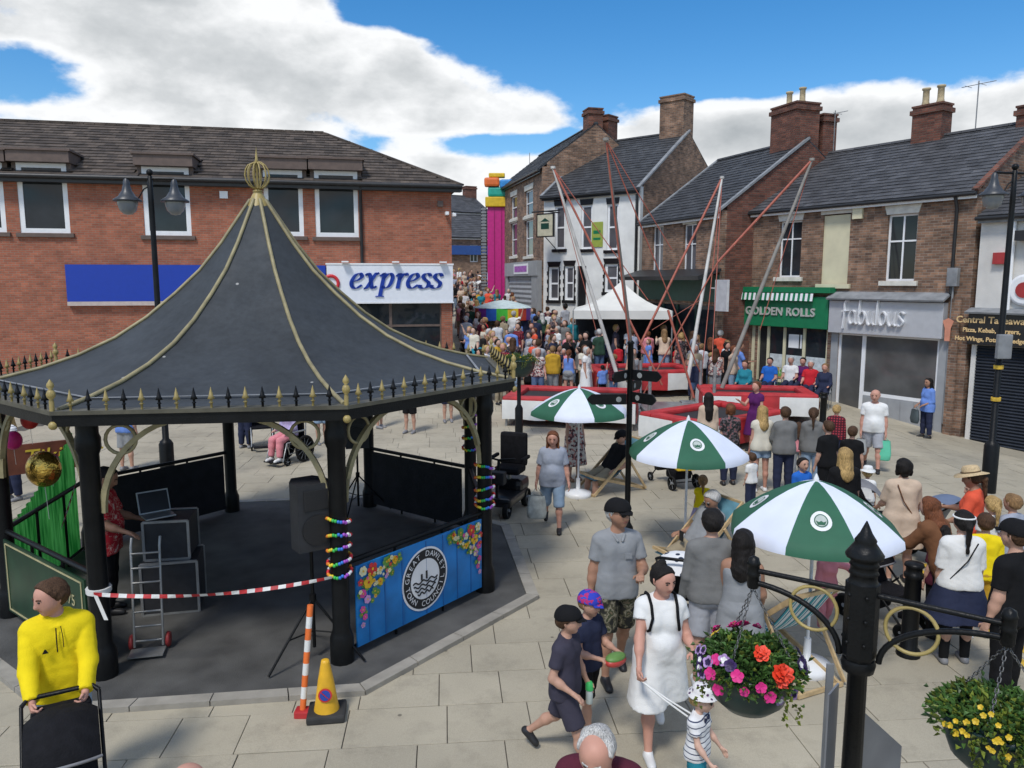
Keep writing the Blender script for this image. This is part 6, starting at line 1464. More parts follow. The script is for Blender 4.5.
def person(label, loc, rz=0.0, h=1.72, sex='m', skin='fair', hair=('short', 'brown'), top=('tee', None), bottom=('trousers', None), shoes=None, hat=None, pose=None, vox=.014, fat=0.0, near=False, name='person', group=None, glasses=False, bare_feet=False):
    """a figure facing -y. pose: lean, head=(yaw, pitch), legs=((flex, abd, knee), ...), arms=((flex, abd, elbow, inward), ...) for the -x and +x sides, seat=height of the hips when sitting"""
    pose = dict(pose or {}); s = h/1.75; kid = max(0.0, min(1.0, (1.5-h)/.6)); f = sex == 'f'
    hs = s*(1+.34*kid)                                       # heads of children are larger for their height
    shx = (.165 if not f else .148)*s*(1-.06*kid)+fat*.35; hipx = (.082 if not f else .090)*s+fat*.3
    lean = pose.get('lean', 0.0); yaw, pit = pose.get('head', (0, 0)); legs = pose.get('legs', ((0.03, .03, .03), (-.03, .03, .03))); arms = pose.get('arms', ((.05, .12, .18, 0), (.05, .12, .18, 0)))
    hipz = .915*s*(1-.03*kid); TH, SHK = .425*s, .405*s
    J = {}
    def leg(i):
        sg = (-1, 1)[i]; fl, ab, kn = legs[i]; hip = V3(sg*hipx, 0, 0); d1 = unit(V3(sg*math.sin(ab), -math.sin(fl)*math.cos(ab), -math.cos(fl)*math.cos(ab))); d2 = unit(V3(sg*math.sin(ab)*.6, -math.sin(fl-kn), -math.cos(fl-kn)))
        kne = hip+d1*TH; ank = kne+d2*SHK; return hip, kne, ank, d2
    LG = [leg(0), leg(1)]
    low = min(LG[i][2][2] for i in (0, 1)); seat = pose.get('seat')
    base = (seat if seat else (-low+.075*s)); pv = V3(0, 0, base)
    LG = [(a+pv, b+pv, c+pv, d) for a, b, c, d in LG]
    def tor(x, y, z): return rotx(V3(x, y, z-hipz), lean)*1.0+pv   # torso coordinates given for an upright figure, hips at hipz
    T = lambda x, y, z: tor(x*s, y*s, z*s-(0 if not kid else 0))
    tw = .0 if not f else -.010
    w = fat
    torso = [(T(-.10, 0, 1.365), T(.10, 0, 1.365), .060*s+w*.3, .060*s+w*.3)]
    for sg in (-1, 1):
        torso += [(T(sg*.070, 0, 1.30), T(sg*.062, .005, 1.10), .100*s+w*.6, (.090+tw)*s+w), (T(sg*.062, .005, 1.10), T(sg*(.072+(.008 if f else 0)), .01, .95), (.090+tw)*s+w, (.102+(.006 if f else 0))*s+w*.8), (T(sg*.07, .045, .93), T(sg*.07, .04, .90), .078*s+w*.5, .078*s+w*.5)]
        if f: torso += [(T(sg*.068, -.070, 1.255), T(sg*.066, -.055, 1.27), .058*s+w*.3, .06*s+w*.3)]
    torso += [(T(0, .015, 1.445), T(sg*.105, .012, 1.395), .040*s+w*.15, .050*s+w*.25) for sg in (-1, 1)]
    if w > .02: torso += [(T(0, -.06, 1.06), T(0, -.05, 1.0), .10*s+w, .10*s+w)]
    ne = T(0, .012, 1.43); hb = T(0, .0, 1.52)
    # ---- head in its own frame
    hc0 = hb+V3(0, -.012*hs, .105*hs)
    def Hd(x, y, z): return hb+rotz(rotx(V3(x, y-.012, z+.105)*hs, -pit*-1), yaw)
    head = [(Hd(0, .025, .022), Hd(0, -.022, .028), .090*hs, .084*hs), (Hd(-.018, -.03, -.03), Hd(.018, -.03, -.03), .066*hs, .066*hs), (Hd(0, -.052, -.075), Hd(0, -.058, -.09), .044*hs, .034*hs), (Hd(0, -.100, .004), Hd(0, -.118, -.03), .009*hs, .014*hs)]
    ears = [(Hd(sg*.088, .012, .012), Hd(sg*.084, .010, -.028), .016*hs, .011*hs) for sg in (-1, 1)]
    neck = [(ne, Hd(0, .012, -.05), .050*s*(1-.1*kid)+w*.1, .050*hs*(.98-.1*kid))]
    # ---- arms
    ARM = []
    for i in (0, 1):
        sg = (-1, 1)[i]; fl, ab, el, inw = arms[i]; sh = tor(sg*shx, .008*s, 1.375*s)
        d1 = unit(V3(sg*math.sin(ab), -math.sin(fl)*math.cos(ab), -math.cos(fl)*math.cos(ab))); d2 = unit(V3(sg*math.sin(ab)*math.cos(el)*.8-sg*inw, -math.sin(fl+el), -math.cos(fl+el)))
        e = sh+d1*.285*s; wv = e+d2*.245*s; ARM.append((sh, e, wv, d2, sg))
    ar = .001+.0*s
    armp = []
    af = 1.0 if not f else .90
    for sh, e, wv, d2, sg in ARM: armp += [(sh, e, (.050*s+w*.4)*af, (.038*s+w*.2)*af), (e, e+(wv-e)*.35, .038*s*af+w*.2, .037*s*af+w*.15), (e+(wv-e)*.35, wv, .037*s*af, .025*s*af)]
    legp = []
    for hip, kn, an, d2 in LG:
        back = unit(np.cross(np.cross(d2, V3(0, 1, 0)), d2)+1e-6)
        legp += [(hip, kn, .080*s+w*.5, .052*s+w*.15), (kn, kn+(an-kn)*.32+back*.014*s, .050*s, .052*s), (kn+(an-kn)*.32+back*.014*s, an, .052*s, .034*s)]
    feet = []
    for (hip, kn, an, d2) in LG:
        pitchf = max(0.0, math.atan2(d2[1], -d2[2])) if not seat else 0.0     # heel lifts on the trailing leg
        fw = unit(V3(0, -math.cos(pitchf*.8), -math.sin(pitchf*.8))); dn = unit(np.cross(np.cross(fw, V3(0, 0, -1)), fw)); feet.append((an, fw, dn))
    footp = [(an+dn*.035*s-fw*.02*s, an+dn*.048*s+fw*.13*s, .032*s, .026*s) for an, fw, dn in feet]
    # ---- hands
    hv = min(vox, .0062) if near else vox
    hand_g = []; grips = pose.get('grip', (.35, .35))
    for i, (sh, e, wv, d2, sg) in enumerate(ARM):
        nrm = V3(-sg, 0, 0) if abs(d2[0]) < .8 else V3(0, 0, -1); 
        if d2[2] > -.55: nrm = V3(0, 0, -1)                  # forearm raised: palm faces down or in
        nrm = unit(nrm-d2*(nrm@d2)); th = unit(np.cross(nrm, d2)); 
        ref = V3(0, -1, .2) if abs(nrm[2]) < .7 else V3(-sg, 0, 0)
        if th@ref < 0: th = -th
        g = grips[i]; pr = [(wv, wv+d2*.045*s+th*.012*s, .024*s, .020*s), (wv, wv+d2*.05*s-th*.012*s, .024*s, .020*s), (wv+d2*.06*s+th*.02*s, wv+d2*.078*s-th*.022*s, .016*s, .015*s)]
        if near:
            for q, (o, L_) in enumerate(((.030, .066), (.011, .074), (-.009, .068), (-.028, .054))):
                a = wv+d2*(.082-.004*abs(q-1.3))*s+th*o*s; b = a+unit(d2*math.cos(g)+nrm*math.sin(g))*L_*.52*s; c = b+unit(d2*math.cos(g*2.1)+nrm*math.sin(g*2.1))*L_*.48*s
                pr += [(a, b, .0092*s, .0085*s), (b, c, .0085*s, .0070*s)]
            a = wv+d2*.028*s+th*.022*s; b = a+unit(d2*.7+th*.8+nrm*.3)*.042*s; c = b+unit(d2*.95+th*.2+nrm*.35)*.032*s; pr += [(a, b, .0115*s, .010*s), (b, c, .010*s, .008*s)]
        else: pr += [(wv+d2*.08*s, wv+d2*.13*s+nrm*.02*s*g, .022*s, .014*s), (wv+d2*.03*s+th*.02*s, wv+d2*.075*s+th*.035*s, .012*s, .010*s)]
        hand_g.append((pr, [], .008))
        J['hand%d' % i] = wv+d2*.10*s+nrm*.025*s
    r = thing(name, label, 'person', loc, rz, group)
    bodyp = torso+neck+armp+legp+footp
    groups = [(bodyp, [], .045*s)]
    head_g = [(head+[neck[0]], [], .035*hs), (ears, [], .01)]
    hvx = min(vox, .0095) if near else vox
    parts = [field_mesh(groups if near else [(bodyp+head, [], .035*s)]+hand_g, vox)]
    if near: parts += [field_mesh(head_g, hvx)]+[field_mesh([g_], hv) for g_ in hand_g]
    put('body', np_mesh('body', parts, SKIN[skin]), r)
    J.update(head=Hd, hb=hb, hs=hs, T=T, s=s, root=r, arms=ARM, legs=LG)
    wrk = .0018 if vox < .02 else 0.0
    # ---- top
    def sleeve(i, frac, infl, flare=0.0):
        sh, e, wv, d2, sg = ARM[i]; pr = []
        if frac <= 1.0:
            en = sh+(e-sh)*frac; q = .3; pr = [(sh, e, .052*s+w*.4+infl, .045*s+w*.3+infl+flare)]; return (pr, [(en, e-sh)], .02)
        en = e+(wv-e)*(frac-1.0); pr = [(sh, e, .052*s+w*.4+infl, .043*s+w*.25+infl), (e, wv, .043*s+w*.2+infl, .031*s+infl+flare)]; return (pr, [(en, wv-e)], .02)
    if top and top[0] != 'none':
        tk, tm = top[0], top[1]; infl = dict(tee=.016, hoodie=.022, polo=.014, vest=.012, dress=.014, coat=.03, strap=.010, jumper=.016)[tk]*(.8+.2*s)
        sl = dict(tee=.62, hoodie=1.97, polo=.60, vest=0, dress=.45, coat=1.95, strap=0, jumper=1.95)[tk]
        if len(top) > 2 and top[2] is not None: sl = top[2]
        hem = dict(tee=.86, hoodie=.84, polo=.85, vest=.90, dress=.95, coat=.62, strap=.95, jumper=.86)[tk]
        if len(top) > 3: hem = top[3]
        infp = [(a, b, ra+infl, rb+infl) for a, b, ra, rb in torso]
        if tk in ('tee', 'polo', 'hoodie', 'jumper', 'coat'): infp += [(T(sg*.068, .0, 1.0), T(sg*.074, .008, hem+.02), .098*s+w+infl+.004, .104*s+w*.9+infl+.008) for sg in (-1, 1)]
        infp += [(T(sg*.10, 0, 1.37), ARM[i][0], .058*s+infl*.8+w*.3, .052*s+infl+w*.35) for i, sg in ((0, -1), (1, 1))] if sl else []
        nk = T(0, 0, 1.50 if tk in ('hoodie', 'coat') else (1.475 if tk not in ('strap', 'vest') else (1.36 if tk == 'strap' else 1.43))); upn = rotx(V3(0, 0, 1), lean); cuts = [(nk, upn+V3(0, -.5 if tk != 'strap' else -.1, 0))]
        cuts += [(T(0, 0, hem), -upn)] if not (seat and tk in ('tee', 'polo', 'hoodie', 'jumper')) else [(T(0, 0, .90), -upn)]
        if tk == 'dress' and bottom and bottom[0] == 'dress' and not seat:      # bodice and skirt of a dress are one piece
            L_ = bottom[2]; fl_ = bottom[3]; zh = max(pv[2]*(1-L_), .06)
            for sg, (hip, kn, an, d2) in zip((-1, 1), LG):
                tgt = hip+(kn-hip)*min(1.15, L_*2.1)
                if L_ > .55: tgt = V3(kn[0], kn[1]*.6+an[1]*.4, zh)
                for oy in (-.03, .03): infp.append((hip+V3(0, oy, .03), tgt+V3(sg*fl_*.3, oy*1.6, -.05), .088*s+w*.6+infl, .088*s+w*.3+infl+fl_))
            infp.append((T(0, -.02, .95), V3(0, (LG[0][1][1]+LG[1][1][1])/2*.8, zh-.05), .11*s+w*.5, .10*s+fl_))
            cuts = [cuts[0], (V3(0, 0, zh), V3(0, 0, -1))]; bottom = None
        gs = [(infp, cuts, .05*s)]
        if sl: gs += [sleeve(i, sl, infl*.9, .006 if sl < 1 else 0) for i in (0, 1)]
        if tk == 'hoodie': gs += [([(T(-.06, .06, 1.44), T(.06, .06, 1.44), .05*s, .05*s), (T(-.075, .01, 1.455), T(-.05, .07, 1.42), .035*s, .05*s), (T(.075, .01, 1.455), T(.05, .07, 1.42), .035*s, .05*s), (T(-.07, -.02, 1.45), T(-.02, -.075, 1.41), .026*s, .022*s), (T(.07, -.02, 1.45), T(.02, -.075, 1.41), .026*s, .022*s)], [], .03)]
        o = put('top', np_mesh('top', [field_mesh(gs, vox, wrk)], tm), r)
        if tk == 'polo':
            cl = [(T(-.055, .03, 1.45), T(-.05, -.058, 1.435), .017*s, .015*s), (T(.055, .03, 1.45), T(.05, -.058, 1.435), .017*s, .015*s), (T(-.055, .03, 1.45), T(.055, .03, 1.45), .017*s, .017*s), (T(-.05, -.058, 1.435), T(-.022, -.100, 1.395), .015*s, .013*s), (T(.05, -.058, 1.435), T(.022, -.100, 1.395), .015*s, .013*s)]
            put('collar', np_mesh('collar', [field_mesh([(cl, [], .012)], min(vox, .009))], tm), o)
        if tk == 'strap':
            for sg in (-1, 1): MB().tube([T(sg*.08, -.11, 1.34), T(sg*.085, -.02, 1.45), T(sg*.075, .10, 1.34)], .009*s, 5).build('strap', tm, o)
    # ---- bottom
    if bottom and bottom[0] != 'none':
        bk, bmt = bottom[0], bottom[1]; infl = dict(trousers=.018, jeans=.014, shorts=.020, leggings=.008, skirt=.02, dress=.018, long=.02)[bk]; hp = [(a, b, ra+infl*.8, rb+infl*.8) for a, b, ra, rb in torso if (max(a[2], b[2]) if not lean else 0) < T(0, 0, 1.13)[2] or abs(lean) > 0]
        hp = [(T(sg*.066, .008, 1.02), T(sg*.072, .01, .94), .094*s+w+infl*.6, .104*s+w*.8+infl*.8) for sg in (-1, 1)]+[(T(sg*.07, .045, .93), T(sg*.07, .04, .90), .08*s+w*.5+infl, .08*s+w*.5+infl) for sg in (-1, 1)]
        if w > .02: hp += [(T(0, -.06, 1.05), T(0, -.05, .98), .10*s+w-.004, .10*s+w-.002)]
        upn = rotx(V3(0, 0, 1), lean); waist = (T(0, 0, 1.06), upn)
        if bk in ('trousers', 'jeans', 'shorts', 'leggings'):
            frac = bottom[2] if len(bottom) > 2 else dict(trousers=1.94, jeans=1.92, shorts=.86, leggings=1.9)[bk]; gs = [(hp, [waist], .05*s)]
            for hip, kn, an, d2 in LG:
                fl_ = .012 if bk in ('shorts',) else 0
                if frac <= 1: gs.append(([(hip, kn, .086*s+w*.5+infl, .066*s+w*.2+infl+fl_)], [(hip+(kn-hip)*frac, kn-hip)], .03))
                else: gs.append(([(hip, kn, .088*s+w*.5+infl, .064*s+w*.15+infl), (kn, kn+(an-kn)*.35, .064*s+infl, .062*s+infl), (kn+(an-kn)*.3, an, .062*s+infl, (.048 if bk != 'leggings' else .040)*s+infl)], [(kn+(an-kn)*(frac-1), an-kn)], .03))
            put(('shorts' if frac <= 1.1 else 'trousers'), np_mesh('bottom', [field_mesh(gs, vox, wrk)], bmt), r)
        else:
            L_ = bottom[2] if len(bottom) > 2 else .52; fl_ = bottom[3] if len(bottom) > 3 else .05     # hem height as a part of hip height, flare
            kz = [(kn+hip)/2 for hip, kn, an, d2 in LG]; gs = [(hp, [waist], .05*s)]
            hemz = pv[2]*(1-L_) if not seat else None
            pr = []
            for sg, (hip, kn, an, d2) in zip((-1, 1), LG):
                tgt = hip+(kn-hip)*min(1.15, L_*2.1); 
                if L_ > .55: tgt = V3(kn[0], kn[1]*.6+an[1]*.4, pv[2]*(1-L_))
                for oy in (-.03, .03): pr.append((hip+V3(0, oy, 0), tgt+V3(sg*fl_*.3, oy*1.6, -.05), .088*s+w*.5+infl, .088*s+w*.3+infl+fl_))
            pr.append((T(0, 0, .93), V3(0, (LG[0][1][1]+LG[1][1][1])/2*.8, pv[2]*(1-L_)-.05), .10*s, .10*s+fl_))
            gs.append((pr, [(V3(0, 0, max(pv[2]*(1-L_), .06)), V3(0, 0, -1))] if not seat else [], .06))
            put('skirt', np_mesh('skirt', [field_mesh(gs, vox, wrk)], bmt), r)
    # ---- shoes
    if shoes is not None:
        for an, fw, dn in feet:
            pr = [(an+dn*.005*s, an+dn*.04*s-fw*.015*s, .040*s, .040*s), (an+dn*.045*s-fw*.03*s, an+dn*.050*s+fw*.15*s, .040*s, .034*s), (an+dn*.030*s+fw*.01*s, an+dn*.045*s+fw*.12*s, .040*s, .036*s)]
            put('shoe', np_mesh('shoe', [field_mesh([(pr, [(an+dn*.073*s, dn)], .02)], min(vox, .012))], shoes), r)
    # ---- hair
    hk, hm = hair[0], HAIR.get(hair[1], HAIR['brown'])
    if hk != 'bald':
        inf = .013*hs; sk = [(Hd(0, .028, .024), Hd(0, -.020, .032), .090*hs+inf, .085*hs+inf), (Hd(0, .045, -.01), Hd(0, .035, .02), .07*hs+inf, .07*hs)]
        fc = (Hd(0, -.050, .060), Hd(0, -1.0, -.62)-Hd(0, 0, 0)); gs = [(sk, [fc, (Hd(0, 0, -.085), Hd(0, .1, -1)-Hd(0, 0, 0))], .02)]
        if hk == 'balding': gs = [(sk, [fc, (Hd(0, 0, -.085), Hd(0, .1, -1)-Hd(0, 0, 0)), (Hd(0, .0, .088), Hd(0, -.75, .65)-Hd(0, 0, 0))], .02)]
        if hk == 'ring': gs = [([(Hd(-.04, .03, -.005), Hd(.04, .03, -.005), .066*hs+inf, .066*hs+inf), (Hd(-.07, .0, .0), Hd(.07, .0, .0), .032*hs, .032*hs), (Hd(-.06, .02, .03), Hd(.06, .02, .03), .05*hs, .05*hs)], [(Hd(0, -.035, 0), Hd(0, -1, 0)-Hd(0, 0, 0)), (Hd(0, 0, -.08), Hd(0, 0, -1)-Hd(0, 0, 0))], .03)]
        if hk in ('long', 'verylong'):
            L_ = .30 if hk == 'long' else .50; lo_ = T(0, .11, 1.52-L_*.75)
            gs += [([(Hd(0, .05, .0), T(0, .105, 1.36), .075*hs, .062*hs), (T(0, .105, 1.36), lo_, .062*hs, .045*hs), (Hd(-.075, .02, .0), T(-.07, .075, 1.36), .034*hs, .036*hs), (Hd(.075, .02, .0), T(.07, .075, 1.36), .034*hs, .036*hs), (T(-.05, .095, 1.38), lo_+V3(-.05, 0, .02), .045*hs, .03*hs), (T(.05, .095, 1.38), lo_+V3(.05, 0, .02), .045*hs, .03*hs), (Hd(-.085, -.01, .02), T(-.10, -.01, 1.36), .022*hs, .026*hs), (Hd(.085, -.01, .02), T(.10, -.01, 1.36), .022*hs, .026*hs)], [], .03)]
        if hk == 'pony': gs += [([(Hd(0, .10, .035), Hd(0, .15, -.02), .035*hs, .035*hs), (Hd(0, .15, -.02), T(0, .14, 1.32), .035*hs, .016*hs)], [], .02)]
        if hk == 'bun': gs += [([(Hd(-.02, .06, .118), Hd(.015, .065, .122), .034*hs, .038*hs), (Hd(-.05, .07, .09), Hd(.05, .075, .09), .03*hs, .03*hs)], [], .02)]
        if hk == 'bob': gs += [([(Hd(sg*.075, .02, .02), Hd(sg*.08, .01, -.085), .034*hs, .030*hs) for sg in (-1, 1)]+[(Hd(0, .06, .0), Hd(0, .06, -.07), .07*hs, .055*hs)], [], .03)]
        put('hair', np_mesh('hair', [field_mesh(gs, min(vox, .010) if near else vox, .0042 if near else 0)], hm), r)
    # ---- face
    if near:
        for sg in (-1, 1): MB().sphere(Hd(sg*.033, -.098, .008), .0105*hs, 0, 8, 6, (1.35, .7, .75)).build('eye', FEAT, r)
        for sg in (-1, 1): MB().tube([Hd(sg*.016, -.110, .026), Hd(sg*.034, -.106, .031), Hd(sg*.050, -.094, .026)], .0050*hs, 5).build('eyebrow', hm if hk != 'bald' else HAIR['fair'], r)
        MB().tube([Hd(-.022, -.094, -.062), Hd(0, -.103, -.060), Hd(.022, -.094, -.062)], .0060*hs, 5).build('mouth', LIPS, r)
    if glasses:
        g = MB()
        for sg in (-1, 1): g.sphere(Hd(sg*.034, -.108, .008), .026*hs, 0, 10, 6, (1, .35, .8)); g.tube([Hd(sg*.06, -.09, .012), Hd(sg*.09, .0, .015)], .003*hs, 4)
        g.tube([Hd(-.02, -.108, .012), Hd(.02, -.108, .012)], .003*hs, 4).build('sunglasses', M_LENS, r)
    # ---- hats
    if hat:
        kd, mt = hat[0], hat[1]
        if kd == 'cap':
            inf = .024*hs; cp = [(Hd(0, .026, .030), Hd(0, -.020, .036), .090*hs+inf, .084*hs+inf)]
            gs = [(cp, [(Hd(0, 0, .028), Hd(0, -.12, -1)-Hd(0, 0, 0))], .01)]
            brim = [(Hd(x, -.085+abs(x)*.25, .040), Hd(x*1.05, -.175+abs(x)*.9, .018), .011*hs, .008*hs) for x in (-.06, -.04, -.02, 0, .02, .04, .06)]; gs.append((brim, [], .012))
            cpo = put('cap', np_mesh('cap', [field_mesh(gs, min(vox, .0085) if near else vox)], mt), r)
        else:
            br, hh = (.20, .11) if kd == 'straw' else ((.145, .10) if kd == 'bucket' else (.16, .10)); prof = [(br, -.012), (br*.98, .0), (.108, .022), (.106, .03), (.100, hh*.75), (.08, hh), (.001, hh+.012)]
            mb = MB(); n = 22; vs_ = []
            for q, (rad, z) in enumerate(prof):
                for j in range(n):
                    a = 2*math.pi*j/n; vs_.append(Hd(rad*math.cos(a)*.95, rad*math.sin(a)*1.05+.002, z+.055+(0.01*math.sin(2*a) if q < 2 else 0)))
            mb.add([tuple(v) for v in vs_], [(i*n+j, i*n+(j+1) % n, (i+1)*n+(j+1) % n, (i+1)*n+j) for i in range(len(prof)-1) for j in range(n)], 0, True).build('hat', mt, r)
            if kd == 'straw': mb2 = MB(); mb2.tube([Hd(.108*math.cos(a)*.96, .108*math.sin(a)*1.06, .085) for a in [2*math.pi*j/20 for j in range(20)]], .008, 5, closed=True).build('hat_band', cloth('band_brown', (.10, .06, .03)), r)
    return J
STAND = dict(); 
def W(a, b, knee=.45): return ((a, .03, .08 if a > b else knee), (b, .03, knee if a > b else .08))
def world(J, p): r = J['root']; return Matrix.Rotation(r.rotation_euler.z, 4, 'Z') @ Vector(p)+Vector(r.location)

# ================================================================== the people of the photograph
C_ = dict(yellow=cloth('yellow', (.78, .60, .01), .06), jeans=cloth('denim', (.10, .16, .27)), jeans_l=cloth('pale_denim', (.24, .33, .44)), navy=cloth('navy', (.022, .028, .06)), slate=cloth('slate_navy', (.045, .042, .062)), black=cloth('black', (.007, .007, .008)), grey=cloth('grey', (.26, .27, .28)), mgrey=cloth('marl_grey', (.17, .17, .165)), lgrey=cloth('light_grey', (.36, .37, .40)), white=cloth('white', (.72, .72, .70), .05), maroon=cloth('maroon', (.085, .016, .03)), beige=cloth('beige', (.56, .43, .32)), khaki=cloth('khaki', (.30, .25, .17)), orange=cloth('coral', (.75, .11, .055)), blue=cloth('sky_blue', (.14, .25, .60)), red=cloth('red', (.50, .02, .03)), green=cloth('green', (.03, .22, .09)), pink=cloth('pink', (.68, .25, .28)), teal=cloth('teal', (.02, .20, .26)), purple=cloth('purple', (.09, .015, .10)), brown=cloth('brown', (.17, .075, .035)), rblue=cloth('royal_blue', (.02, .13, .50)), lilac=cloth('lilac', (.42, .36, .55)), dgreen=cloth('dark_green', (.03, .07, .045)), cream=cloth('cream', (.62, .58, .48)), mustard=cloth('mustard', (.50, .30, .03)), tgrey=cloth('tee_blue_grey', (.30, .33, .40)), peach=cloth('peach', (.60, .34, .24)))
CAMO = pattern_mat('camo', 'blotch', [(0, (.02, .02, .018)), (.42, (.075, .07, .045)), (.5, (.20, .18, .13)), (.57, (.05, .055, .03)), (.66, (.14, .11, .07))], 14)
FLORAL = pattern_mat('floral_dress', 'cells', [(0, (.5, .46, .42)), (.35, (.10, .05, .06)), (.6, (.42, .18, .16)), (.8, (.6, .56, .5))], 26)
PLAID = pattern_mat('red_plaid', 'check', [(0, (.06, .012, .02)), (.25, (.22, .02, .035)), (.6, (.38, .05, .06))], 6)
TSTRIPE = pattern_mat('toddler_stripe', 'stripe', [(0, (.70, .70, .70)), (.8, (.06, .07, .12))], 7.5)
REDPRINT = pattern_mat('red_print_shirt', 'blotch', [(0, (.42, .02, .03)), (.5, (.55, .25, .2)), (.53, (.45, .02, .03)), (.62, (.60, .42, .36))], 16)
HATDOT = pattern_mat('hat_print', 'dots', [(0, (.10, .05, .12)), (.30, (.70, .68, .66))], 28)
BLUECAP = pattern_mat('blue_cap_print', 'blotch', [(0, (.03, .05, .40)), (.5, (.40, .03, .14)), (.60, (.03, .08, .45))], 16)
SH_B = mat('shoe_black', (.015, .015, .017), .5); SH_W = mat('shoe_white', (.68, .68, .67), .5); SH_G = mat('shoe_grey', (.20, .20, .21), .6); SH_T = mat('sandal_tan', (.24, .13, .07), .6)
STRAW = mat('straw', (.56, .42, .24), .85, .2, 60, .5, 150)
W0 = None
def P(px, py, h, rz, label, **k):
    loc = k.pop('loc', None) or headY(px, py, h); d = loc.y; near = d < 10.5
    k.setdefault('vox', .0125 if d < 8.2 else (.0155 if d < 13 else .021)); k.setdefault('near', near)
    return person(label, loc, R(rz), h, **k)
def bag(J, hand, drop, w, hgt, m, name, label, d=.10, rigid=False):
    p = world(J, J['hand%d' % hand]); r = thing(name, label, 'bag', (p.x, p.y, 0), J['root'].rotation_euler.z)
    z1 = p.z-drop; z0 = z1-hgt; mb = MB(); n = 14; vs_ = []; rows = [(z0, .80), (z0+.02, .98), (z0+hgt*.3, 1.08), (z0+hgt*.65, 1.0), (z1, .86)]
    for z, q in rows:
        for j in range(n): a = 2*math.pi*j/n; vs_.append((w/2*q*math.copysign(abs(math.cos(a))**.7, math.cos(a)), d/2*q*math.copysign(abs(math.sin(a))**.7, math.sin(a))+.008*math.sin(5*a+z*40), z))
    mb.add(vs_, [(i*n+j, i*n+(j+1) % n, (i+1)*n+(j+1) % n, (i+1)*n+j) for i in range(len(rows)-1) for j in range(n)]+[tuple(range(n))[::-1]], 0, True); b = mb.build('body', m, r)
    for sg in (-1, 1): MB().tube([(sg*w*.3, sg*.02, z1), (sg*.02, 0, p.z+.01)], .006, 5).build('handle', m, r)
    return r
# --- yellow hoodie, pushing the pram
J = person('man in bright yellow hoodie and jeans pushing a black pushchair', (-3.42, 5.50, 0), R(28), 1.78, 'm', 'pink', ('short', 'brown'), ('hoodie', C_['yellow']), ('jeans', C_['jeans_l']), SH_B, None, dict(head=(R(-58), R(8)), lean=R(4), arms=((R(30), R(4), R(26), .16), (R(30), R(4), R(26), .16)), grip=(1.0, 1.0)), .0115, .012, True)
T = J['T']; MB().tube([T(.0, -.118, 1.425), T(.0, -.136, 1.36), T(.0, -.148, 1.25)], .0045, 5).build('zip', C_['black'], J['root']); MB().tube([T(.03, -.112, 1.43), T(.04, -.138, 1.36), T(.042, -.150, 1.28)], .003, 5).build('drawstring', C_['black'], J['root'])
a = T(-.075, -.150, 1.27)
MB().prism([a+V3(-.020, 0, -.012), a+V3(.020, 0, -.012), a+V3(.004, 0, .018), a+V3(-.004, 0, .018)], (0, -.006, 0)).build('chest_mark', C_['black'], J['root'])
# --- two boys, man in polo, woman in white, toddler, old man
J = P(567, 603, 1.40, 62, 'boy in navy t-shirt, shorts and black cap striding to the right', sex='m', hair=('short', 'brown'), top=('tee', C_['slate'], .62, .84), bottom=('shorts', C_['slate'], .88), shoes=SH_B, hat=('cap', C_['black']), pose=dict(legs=((R(24), .03, R(8)), (R(-22), .03, R(28))), head=(R(12), R(2)), arms=((R(-8), R(14), R(70), .15), (R(6), R(16), R(14), 0))))
p = J['hand1']; bt = MB().lathe([(.028, -.12), (.03, -.11), (.03, .0), (.012, .04), (.012, .06)], 12, p).build('drink_bottle', mat('clear_bottle', (.45, .52, .50), .1, .1), J['root']); MB().lathe([(.034, .0), (.034, .05), (.02, .07)], 12, p).build('bottle_cap', mat('bottle_green', (.05, .45, .12), .4), bt)
J = P(588, 592, 1.30, 38, 'boy in blue patterned cap and navy t-shirt holding a slice of melon', sex='m', hair=('short', 'fair'), top=('tee', C_['navy'], .6, .84), bottom=('shorts', C_['black'], .9), shoes=SH_W, hat=('cap', BLUECAP), pose=dict(legs=((R(14), .03, R(6)), (R(-14), .03, R(20))), head=(R(10), R(6)), arms=((R(22), R(10), R(72), .3), (R(22), R(10), R(72), .3)), grip=(.7, .7)))
p = (J['hand0']+J['hand1'])/2+V3(0, -.02, .0); mel = MB().sphere(p, .085, 0, 14, 8, (1.3, .8, .55)).build('melon', mat('melon_red', (.45, .05, .04), .4), J['root']); MB().sphere(p+V3(0, 0, .03), .08, 0, 14, 8, (1.3, .8, .4)).build('melon_rind', mat('melon_green', (.12, .25, .06), .5), mel)
J = P(618, 498, 1.86, 8, 'man in grey polo shirt, camouflage shorts and black cap', sex='m', skin='tan', hair=('short', 'grey'), top=('polo', C_['grey'], .66, .84), bottom=('shorts', CAMO, .93), shoes=SH_B, hat=('cap', C_['black']), fat=.012, glasses=True, pose=dict(legs=((R(10), .05, R(6)), (R(-10), .05, R(14))), head=(R(28), R(-2)), arms=((R(-2), R(10), R(10), 0), (R(12), R(14), R(86), .42)), grip=(.5, 1.0)))
T = J['T']; MB().bbox(*[v for q in range(3) for v in (T(.075, -.128, 1.26)[q]-(.035, .004, .03)[q], T(.075, -.128, 1.26)[q]+(.035, .004, .03)[q])], .003).build('chest_pocket', C_['grey'], J['root'])
J = P(662, 562, 1.66, 4, 'woman in short white dress with black backpack straps and tied-back dark hair', sex='f', skin='pink', hair=('bun', 'black'), top=('dress', C_['white'], .42, .95), bottom=('dress', C_['white'], .44, .055), shoes=SH_W, fat=.024, pose=dict(legs=((R(12), .03, R(4)), (R(-16), .03, R(30))), head=(R(22), R(8)), arms=((R(30), R(12), R(14), 0), (R(4), R(16), R(80), .12)), grip=(1.0, .9)))
T = J['T']; JW = J
